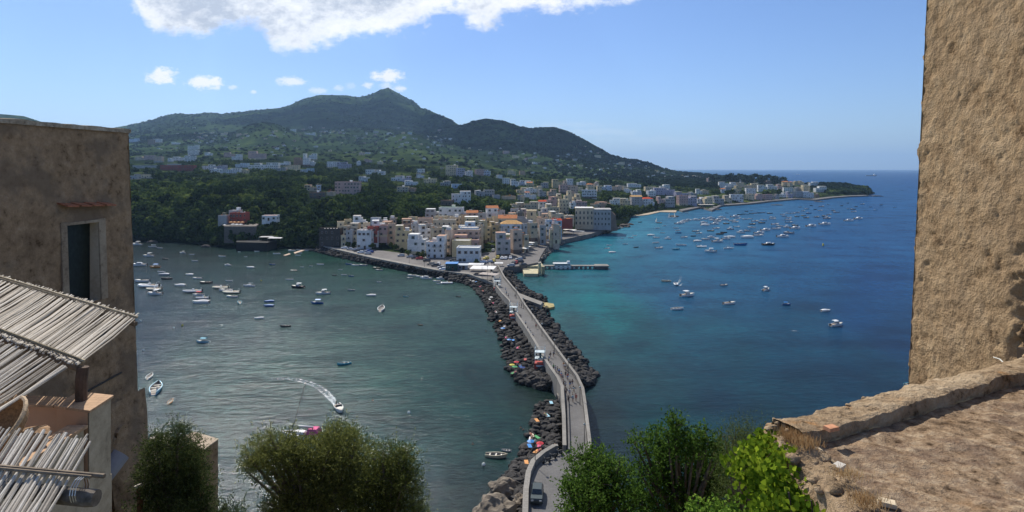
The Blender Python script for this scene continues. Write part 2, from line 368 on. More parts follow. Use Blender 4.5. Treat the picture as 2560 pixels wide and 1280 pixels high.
g2 = mixc(nt, ramp(nt, a.outputs[0], [(0.44, (0, 0, 0)), (0.54, (1, 1, 1))]), wood, green)
geo = N(nt, 'ShaderNodeNewGeometry'); sx = N(nt, 'ShaderNodeSeparateXYZ'); L(nt, geo.outputs['Normal'], sx.inputs[0])
rock = ramp(nt, c.outputs[0], [(0.35, (0.05, 0.042, 0.034)), (0.65, (0.14, 0.115, 0.09))])
st = ramp(nt, sx.outputs[2], [(0.45, (1, 1, 1)), (0.66, (0, 0, 0))])
g3 = mixc(nt, math_(nt, 'MULTIPLY', st, 0.55), g2, rock)
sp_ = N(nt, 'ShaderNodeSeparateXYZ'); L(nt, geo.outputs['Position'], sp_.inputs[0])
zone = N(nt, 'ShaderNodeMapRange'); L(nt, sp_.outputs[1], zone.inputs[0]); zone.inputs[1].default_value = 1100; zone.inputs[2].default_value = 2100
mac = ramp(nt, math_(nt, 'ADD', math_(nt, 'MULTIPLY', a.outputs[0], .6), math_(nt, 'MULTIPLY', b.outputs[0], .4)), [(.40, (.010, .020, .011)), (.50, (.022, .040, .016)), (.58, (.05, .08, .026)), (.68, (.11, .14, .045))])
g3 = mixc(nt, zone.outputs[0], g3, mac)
hb = math_(nt, 'ADD', math_(nt, 'MULTIPLY', b.outputs[0], 1.2), math_(nt, 'MULTIPLY', c.outputs[0], 0.6))
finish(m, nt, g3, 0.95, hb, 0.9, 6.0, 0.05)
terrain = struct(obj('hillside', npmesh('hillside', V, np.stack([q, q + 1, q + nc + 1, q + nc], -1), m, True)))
# ------------------------------------------------------------------ sea
PICK = [ # px, py, water colour, seabed (sand, weed, deep) with reflections painted in, as 0-255 tones
 (345, 600, 14, 38, 44), (400, 620, 16, 42, 48), (500, 625, 12, 40, 42), (600, 650, 22, 56, 58), (700, 640, 14, 50, 50), (760, 650, 20, 68, 62), (900, 680, 44, 78, 76), (500, 700, 34, 62, 70), (700, 720, 50, 78, 80), (350, 760, 34, 58, 78), (350, 850, 34, 60, 80), (450, 800, 44, 68, 84),
 (700, 800, 74, 92, 98), (600, 850, 62, 86, 94), (500, 900, 38, 80, 84), (700, 930, 44, 86, 88), (550, 1010, 30, 78, 82), (650, 1050, 34, 72, 78), (900, 1100, 30, 80, 82), (900, 950, 48, 88, 90), (1000, 850, 70, 96, 98), (1100, 780, 76, 100, 102), (1000, 740, 62, 86, 88), (1150, 850, 58, 84, 88), (1200, 950, 40, 70, 74), (1100, 1050, 40, 76, 80), (1200, 1080, 34, 68, 72), (1180, 1230, 28, 54, 60), (1000, 1200, 34, 66, 78), (430, 1060, 34, 70, 80), (600, 1230, 36, 66, 78), (1340, 990, 34, 50, 54),
 (1340, 670, 46, 84, 92), (1370, 640, 46, 110, 125), (1420, 620, 50, 118, 140), (1500, 600, 52, 122, 155), (1600, 570, 62, 128, 165), (1450, 680, 34, 106, 132), (1380, 700, 48, 100, 114), (1400, 740, 36, 112, 128), (1480, 760, 22, 112, 128), (1550, 800, 24, 104, 124), (1430, 800, 52, 88, 104),
 (1600, 700, 30, 88, 128), (1700, 740, 26, 80, 124), (1480, 860, 44, 76, 92), (1600, 850, 26, 78, 100), (1750, 830, 22, 74, 108), (1540, 960, 38, 56, 72), (1500, 1040, 38, 50, 62), (1560, 1100, 36, 50, 66), (1620, 1000, 26, 60, 80), (1640, 1040, 18, 66, 82), (1720, 1040, 16, 58, 78), (1800, 1000, 14, 50, 78),
 (1850, 900, 16, 60, 88), (1950, 880, 16, 62, 98), (2000, 960, 10, 48, 76), (1900, 1050, 14, 48, 68), (2200, 950, 10, 50, 82), (2150, 900, 12, 54, 90), (2240, 850, 14, 50, 100), (2150, 780, 18, 62, 114), (2200, 700, 22, 66, 124), (2000, 800, 18, 66, 108), (2000, 700, 24, 74, 124), (1850, 700, 28, 82, 126),
 (1780, 630, 38, 94, 142), (1700, 600, 46, 108, 154), (1850, 570, 50, 104, 154), (1950, 600, 38, 88, 142), (2100, 600, 34, 82, 142), (2230, 580, 34, 80, 140), (2100, 520, 42, 92, 150), (2230, 500, 34, 86, 150), (1700, 540, 64, 116, 160), (1800, 535, 60, 112, 162), (1950, 520, 54, 104, 158), (1850, 430, 38, 86, 150), (2000, 445, 34, 84, 152), (2280, 440, 30, 80, 150), (2150, 470, 34, 84, 152), (300, 440, 34, 82, 150)]
PICK = [(a, b, *[(((c / 255 + .055) / 1.055) ** 2.4 if c > 10 else c / 255 / 12.92) * k * (.80 if a < 1240 and b > 560 else .85 if k == .53 and b > 780 else 1) for c, k in zip((r_, g_, b__), (.54, .63, .53))]) for a, b, r_, g_, b__ in PICK]
pk = np.array(PICK)
def seacol(px, py):
    d2 = ((px[:, None] - pk[None, :, 0]) / 1.5) ** 2 + ((py[:, None] - pk[None, :, 1])) ** 2 + 300
    # the causeway parts the two bays
    line = np.interp(py, [422, 500, 600, 665, 800, 925, 1000, 1280], [1700, 1500, 1250, 1245, 1315, 1400, 1430, 1440])
    pl = np.interp(pk[:, 1], [422, 500, 600, 665, 800, 925, 1000, 1280], [1700, 1500, 1250, 1245, 1315, 1400, 1430, 1440])
    side = (px < line)[:, None] != (pk[:, 0] < pl)[None, :]
    w = 1 / d2 ** 1.7 * np.where(side, 0.0005, 1.0)
    return (w[:, :, None] * pk[None, :, 2:]).sum(1) / w.sum(1)[:, None]
su = np.linspace(-1700, 4200, 380); sp = np.concatenate([np.linspace(2600, 1300, 12), np.linspace(1290, 430, 190), [427, 425.5, 424.6, 424]])
SPX, SPY = np.meshgrid(su, sp); SY = H * F / (SPY - HY)
V = np.stack([(SPX - CX) / F * SY, SY, np.zeros_like(SY)], -1).reshape(-1, 3)
nr, nc = SY.shape; i, j = np.meshgrid(np.arange(nr - 1), np.arange(nc - 1), indexing='ij'); q = (i * nc + j).ravel()
cols = np.concatenate([seacol(a, b) for a, b in zip(np.array_split(SPX.ravel(), 20), np.array_split(SPY.ravel(), 20))])
m, nt = newmat('sea_water')
at = N(nt, 'ShaderNodeAttribute', attribute_name='bed_reflect')
geo = N(nt, 'ShaderNodeNewGeometry')
mp = N(nt, 'ShaderNodeMapping'); mp.inputs['Scale'].default_value = (0.55, 1.25, 1); mp.inputs['Rotation'].default_value = (0, 0, R(-12)); L(nt, geo.outputs['Position'], mp.inputs[0])
wv = tex(nt, 0.55, 8, 0.62, mp.outputs[0]); swell = tex(nt, 0.055, 4, 0.55, mp.outputs[0]); bed_reflect = tex(nt, 0.035, 7, 0.66); fine = tex(nt, 2.2, 4, 0.6, mp.outputs[0])
bc = ramp(nt, bed_reflect.outputs[0], [(0.34, (.52, .55, .62)), (0.5, (1, 1, 1)), (0.66, (1.22, 1.3, 1.2))])
col = mixc(nt, 0.8, at.outputs['Color'], bc, 'MULTIPLY')
m2 = N(nt, 'ShaderNodeMapping'); m2.inputs['Scale'].default_value = (.018, .075, 1); m2.inputs['Rotation'].default_value = (0, 0, R(-14)); L(nt, geo.outputs['Position'], m2.inputs[0]); wind = tex(nt, 1.0, 7, .62, m2.outputs[0])
col = mixc(nt, .55, col, ramp(nt, wind.outputs[0], [(.36, (.70, .74, .80)), (.5, (1, 1, 1)), (.64, (1.4, 1.32, 1.22))]), 'MULTIPLY')
rip = ramp(nt, wv.outputs[0], [(0.38, (.58, .62, .68)), (0.52, (1, 1, 1)), (0.64, (1.6, 1.5, 1.4))])
col = mixc(nt, 0.55, col, rip, 'MULTIPLY')
hgt = math_(nt, 'ADD', math_(nt, 'MULTIPLY', wv.outputs[0], 0.9), math_(nt, 'ADD', math_(nt, 'MULTIPLY', swell.outputs[0], 2.2), math_(nt, 'MULTIPLY', fine.outputs[0], 0.16)))
pb = N(nt, 'ShaderNodeBsdfDiffuse'); L(nt, col, pb.inputs['Color'])
bn = N(nt, 'ShaderNodeBump'); bn.inputs['Strength'].default_value = 0.6; bn.inputs['Distance'].default_value = 0.45; L(nt, hgt, bn.inputs['Height']); L(nt, bn.outputs[0], pb.inputs['Normal'])
gl = N(nt, 'ShaderNodeBsdfGlossy'); gl.inputs['Roughness'].default_value = 0.13; L(nt, bn.outputs[0], gl.inputs['Normal']); fr_ = N(nt, 'ShaderNodeFresnel'); fr_.inputs[0].default_value = 1.33; L(nt, bn.outputs[0], fr_.inputs['Normal'])
mxs = N(nt, 'ShaderNodeMixShader'); L(nt, math_(nt, 'MINIMUM', math_(nt, 'MULTIPLY', fr_.outputs[0], .6), .17), mxs.inputs[0]); L(nt, pb.outputs[0], mxs.inputs[1]); L(nt, gl.outputs[0], mxs.inputs[2])
o = N(nt, 'ShaderNodeOutputMaterial'); L(nt, mxs.outputs[0], o.inputs[0])
me = npmesh('sea', V, np.stack([q, q + 1, q + nc + 1, q + nc], -1), m, True)
ca = me.color_attributes.new('bed_reflect', 'FLOAT_COLOR', 'POINT'); ca.data.foreach_set('color', np.concatenate([cols, np.ones((len(cols), 1))], 1).astype(np.float32).ravel())
sea = struct(obj('sea', me))
# ------------------------------------------------------------------ air
def make_haze():
    m, nt = newmat('haze_air')
    pv = N(nt, 'ShaderNodeVolumePrincipled'); pv.inputs['Color'].default_value = (0.42, 0.66, 1.0, 1); pv.inputs['Density'].default_value = 5.0e-5; pv.inputs['Anisotropy'].default_value = 0.25
    o = N(nt, 'ShaderNodeOutputMaterial'); L(nt, pv.outputs[0], o.inputs[1])
    b = MB(); b.box((0, 20000, 496), (95000, 41200, 1010))
    h = b.build('haze', m); h['kind'] = 'stuff'; return h
make_haze()
# ------------------------------------------------------------------ houses
WC = dict(w=('white', (.74, .74, .72)), c=('cream', (.70, .58, .38)), y=('yellow', (.60, .49, .29)), p=('pink', (.53, .375, .335)), g=('grey', (.42, .41, .40)), b=('beige', (.58, .48, .34)),
          o=('orange', (.56, .38, .26)), s=('dark stone', (.10, .085, .075)), l=('pale blue', (.52, .60, .68)), v=('lilac grey', (.44, .42, .50)), r=('red', (.34, .09, .07)), n=('brown', (.24, .17, .13)), a=('apricot', (.60, .46, .35)))
def wmat(k): return plaster('wall_' + WC[k][0].replace(' ', '_'), WC[k][1])
def tiles(name, col):
    if name in MATS: return MATS[name]
    m, nt = newmat(name); w = tex(nt, 3.0, 2, 0.5, kind='ShaderNodeTexWave'); n = tex(nt, 1.2, 5, 0.7)
    c = ramp(nt, n.outputs[0], [(0.3, tuple(x * .65 for x in col)), (0.5, col), (0.7, tuple(min(1, x * 1.25) for x in col))])
    MATS[name] = finish(m, nt, c, 0.85, w.outputs[0], 0.4, 0.05, 0.15); return MATS[name]
TERRA = tiles('terracotta_tiles', (.50, .21, .10)); OCHRE = tiles('ochre_tiles', (.56, .34, .15)); REDT = tiles('red_tiles', (.55, .10, .05))
FLAT = plain('roof_screed', (.55, .50, .43), 0.9, 0.3, 0.5); FLATW = plain('roof_whitewash', (.72, .70, .66), 0.85, 0.15, 0.5); FLATT = plain('roof_clay_paving', (.46, .27, .18), 0.9, 0.25, 0.5); GREENR = plain('roof_lime_green', (.46, .55, .22), .8, .2, .5)
GLASSD = plain('window_dark_glass', (.025, .03, .035), 0.25, 0.2, 1, 0.5); FRAMEW = plain('window_frame_white', (.44, .42, .38), .7); SHUT = plain('shutter_green', (.05, .12, .09), .6); SHUTB = plain('shutter_brown', (.14, .08, .05), .6); RAIL = plain('iron_rail', (.06, .06, .06), .5)
DOORM = plain('door_wood', (.11, .07, .05), .6); CHIM = plain('chimney_render', (.5, .46, .4), .9)
def win_mesh(sh):
    b = MB(); b.box((0, 0, 0), (1.0, 0.16, 1.0), mi=1); b.box((0, -0.09, 0.0), (0.78, 0.04, 0.86), mi=0)
    if sh: b.box((-0.66, -0.05, 0), (0.32, 0.07, 0.98), mi=2); b.box((0.66, -0.05, 0), (0.32, 0.07, 0.98), mi=2)
    return b.mesh('window', [GLASSD, FRAMEW, sh or FRAMEW])
WINS = [win_mesh(None), win_mesh(SHUT), win_mesh(SHUTB)]
b = MB(); b.box((0, 0, -.04), (1, 1, .12), mi=0)
for t in np.linspace(-.5, .5, 9): b.box((t, -.48, .5), (.03, .02, 1.0), mi=1)
b.box((0, -.48, 1.0), (1, .03, .06), mi=1); b.box((-.48, 0, 1.0), (.03, 1, .06), mi=1); b.box((.48, 0, 1.0), (.03, 1, .06), mi=1)
BALC = b.mesh('balcony', [FRAMEW, RAIL])
b = MB(); b.box((0, 0, 0), (1, .14, 1), mi=0); b.box((0, -.08, .3), (.7, .03, .3), mi=1); DOOR = b.mesh('door', [DOORM, GLASSD])
b = MB(); b.box((0, 0, .5), (.55, .55, 1.0)); b.box((0, 0, 1.04), (.75, .75, .1)); CHIMN = b.mesh('chimney', CHIM)
b = MB(); b.box((0, 0, .6), (1.5, 1.5, 1.2), mi=0); b.box((0, 0, 1.25), (1.7, 1.7, .12), mi=1); HUT = b.mesh('roof_hut', [wmat('w'), FLATW])
CLUT = []
for q_ in range(3):
    r2 = random.Random(q_); b = MB()
    for k in range(5): x, y = r2.uniform(-2, 2), r2.uniform(-1.5, 1.5); b.box((x, y, .4), (r2.uniform(.4, 1.1), r2.uniform(.4, .9), .8), r2.uniform(0, 1), mi=k % 3)
    b.tube([(1, 0, 0), (1, 0, 2.6)], .04, 4, mi=2); b.box((1, 0, 2.4), (.9, .05, .05), mi=2); b.box((-1.2, .5, 1.9), (2.2, 1.6, .08), mi=q_); b.tube([(-2.2, -.2, 0), (-2.2, -.2, 1.9)], .05, 4, mi=2); b.tube([(-.2, -.2, 0), (-.2, -.2, 1.9)], .05, 4, mi=2)
    CLUT.append(b.mesh('roof_clutter', [plain('tank_grey', (.35, .36, .37), .6), TERRA, CHIM]))
AWN = []
for nm_, cc_ in (('awning_cream', (.6, .54, .42)), ('awning_green', (.12, .24, .18)), ('awning_brown', (.30, .20, .14))):
    b = MB(); b.box((0, -.5, -.06), (1, 1, .05)); b.box((0, -1.0, -.2), (1, .03, .25)); AWN.append(b.mesh('awning', plain(nm_, cc_, .9)))
NH = [0]; HRECTS = []; HLIST = []
def house(x0, x1, yt, yb, col='w', roof='f', rot=0.0, Y=None, win=None, extra='', label=None, region='', name='house'):
    rnd = random.Random(int(x0 * 7 + yt * 13))
    pxc = (x0 + x1) / 2
    if rot == 0 and x1 - x0 < 46 and ('old town' in region or 'upper quarter' in region or 'mountain' in region or 'far bay' in region): rot = rnd.choice([-14, -7, 0, 9, 17, 24] if pxc < 1250 else [-8, 6, 12, 18, 26])
    if Y is None: Y = groundY(pxc, yb)
    zb = H - (yb - HY) / F * Y
    Wm = (x1 - x0) / F * Y; hh = (yb - yt) / F * Y
    a = R(rot); r = min(1.0, 10.0 / max(Wm, 4)) if roof not in 'th' else min(.9, 10 / max(Wm, 4)); w = Wm / (math.cos(a) + r * abs(math.sin(a))); d = max(5.0 if Wm > 6 else Wm * .8, r * w)
    if 'D' in extra: d = 8
    X = (pxc - CX) / F * Y
    root = thing(name, label or '', 'house', (X, Y + d / 2 * math.cos(a), zb), a, None)
    HRECTS.append((x0 - 2, x1 + 2, yt - 1, yb + 1, Y)); HLIST.append((root, region, pxc, col, roof, hh, label, Wm))
    small = (x1 - x0) < 9
    step = roof in 'fF' and Wm > 8 and hh > 6 and 'T' not in extra and 'A' not in extra and rnd.random() < .72
    hF = hh; ux0 = ux1 = 0; sb = 0
    if step:
        hh = hF * rnd.uniform(.60, .78); uw = w * rnd.uniform(.42, .72); sb = rnd.uniform(.6, 2.4); ux0 = -w / 2 if rnd.random() < .5 else w / 2 - uw; ux1 = ux0 + uw
    b = MB(); b.box((0, 0, (hh - 4) / 2), (w, d, hh + 4))
    if step:
        b.box(((ux0 + ux1) / 2, sb / 2 - .05, (hh + hF) / 2), (uw - .06, d - sb - .1, hF - hh)); b.box(((ux0 + ux1) / 2, sb / 2 - .05, hF + .15), (uw + .16, d - sb + .1, .3))
    elif hh > 5 and Wm > 9 and roof in 'th': b.box((w * .5 + 1.2, 0, hh * .3 - 1), (2.4, d * .8, hh * .6 + 2))
    if roof in 'fFGT' and not small:
        ph = min(.7, hh * .1)
        for (cx, cyy, sx_, sy_) in ((0, -d / 2 + .14, w + .12, .3), (0, d / 2 - .14, w + .12, .3), (-w / 2 + .14, 0, .3, d - .6), (w / 2 - .14, 0, .3, d - .6)): b.box((cx, cyy, hh + ph / 2), (sx_, sy_, ph))
        if hh > 7: b.box((0, -d / 2 - .05, hh * .5), (w + .1, .12, .18))
    if 'T' in extra:   # crenellated top
        for k in range(7): b.box((-w / 2 + w * (k + .5) / 7, -d / 2 + .1, hh + 1.0), (w / 15, .5, .7))
    b.build('wall', wmat(col), root)
    b = MB()
    if roof in 'th':
        rh = min(w, d) * .22; e = .35; hip = w * .28 if roof == 'h' else -e
        v = [(-w / 2 - e, -d / 2 - e, hh), (w / 2 + e, -d / 2 - e, hh), (w / 2 + e, d / 2 + e, hh), (-w / 2 - e, d / 2 + e, hh), (-w / 2 + hip, 0, hh + rh), (w / 2 - hip, 0, hh + rh)]
        b.add(v, [(0, 1, 5, 4), (2, 3, 4, 5), (3, 0, 4), (1, 2, 5), (3, 2, 1, 0)])
        rm = {0: TERRA, 1: OCHRE, 2: REDT}[2 if 'R' in extra else 1 if 'O' in extra else 0]
    else:
        b.box((0, 0, hh + .03), (w - .5 if not small else w + .1, d - .5 if not small else d + .1, .1)); rm = {'f': FLAT if rnd.random() < .55 else FLATW, 'F': FLATT, 'G': GREENR, 'T': TERRA}[roof]
    b.build('roof', rm, root)
    if step: b = MB(); b.box(((ux0 + ux1) / 2, sb / 2 - .05, hF + .33), (uw - .3, d - sb - .4, .08)); b.build('upper_roof', rm, root)
    if not small and rnd.random() < .4 and roof != 't': pb = MB(); pb.box((0, 0, hh * .11), (w + .07, d + .07, hh * .22)); pb.build('plinth', wmat(rnd.choice('gbbnc')), root)
    if not small and rnd.random() < .45: obj('roof_clutter', CLUT[rnd.randrange(3)], root, (rnd.uniform(-.2, .2) * w, rnd.uniform(-.1, .2) * d, (hF if step and False else hh) + .1))
    if 'N' in extra: return root
    if win is None: win = (max(1, int(round(w / 3.4))), max(1, int(round(hh / 3.5))))
    nx, ny = win
    if small: nx = min(nx, 2); ny = 1
    wm = WINS[rnd.choice([0, 1, 2])] if not small else WINS[0]
    fh = hh / ny; ww = min(1.05, w / nx * .38); wh = min(1.6, fh * .46)
    for iy in range(ny):
        for ix in range(nx):
            if not small and rnd.random() < .16: continue
            big = (iy < ny - 1) and rnd.random() < .15 and not small
            x = -w / 2 + w * (ix + .5) / nx + rnd.uniform(-.55, .55) * (not small)
            if iy == 0 and ix == nx // 2 and not small:
                obj('door', DOOR, root, (x, -d / 2 - .02, 1.1), 0, (1.3, 1, 2.2)); continue
            z = fh * (iy + .52)
            obj('window', wm, root, (x, -d / 2 - .02, z), 0, (ww, 1, wh * (1.2 if big else 1)))
            if not small and iy > 0 and rnd.random() < (.35 if 'B' in extra else .1): obj('balcony', BALC, root, (x, -d / 2 - .55, z - wh * .62), 0, (ww * 1.9, 1.0, .9))
    if step:
        nu_ = max(1, int((ux1 - ux0) / 3.2))
        for k in range(nu_):
            if rnd.random() < .85: obj('window', wm, root, (ux0 + (ux1 - ux0) * (k + .5) / nu_, -d / 2 + sb - .02, hh + (hF - hh) * .5), 0, (1.2, 1, min(1.9, (hF - hh) * .55)))
        if rnd.random() < .4: obj('awning', AWN[rnd.randrange(3)], root, ((ux0 + ux1) / 2, -d / 2 + sb, hh + (hF - hh) * .86), 0, ((ux1 - ux0) * .7, min(sb, 1.6) + .3, 1))
    if not small and d > 5:
        s = 1 if pxc < CX + 60 else -1; ns = max(1, int(d / 3.6)) if (x1 - x0) > 14 else 1
        for iy in range(ny):
            for k in range(ns):
                if rnd.random() < .25: continue
                obj('window', wm, root, (s * (w / 2 + .02), -d / 2 + d * (k + .5) / ns, fh * (iy + .52)), s * R(90), (ww, 1, wh))
    if roof in 'fFG' and not small:
        if rnd.random() < .5: obj('chimney', CHIMN, root, (rnd.uniform(-.35, .35) * w, rnd.uniform(-.2, .3) * d, hh + .05))
        if rnd.random() < .3 or 'K' in extra: obj('roof_hut', HUT, root, (rnd.uniform(-.25, .25) * w, .15 * d, hh + .05), 0, (1.6, 1.5, 1.7))
    elif not small and rnd.random() < .6: obj('chimney', CHIMN, root, (w * .2, d * .15, hh + .4))
    return root
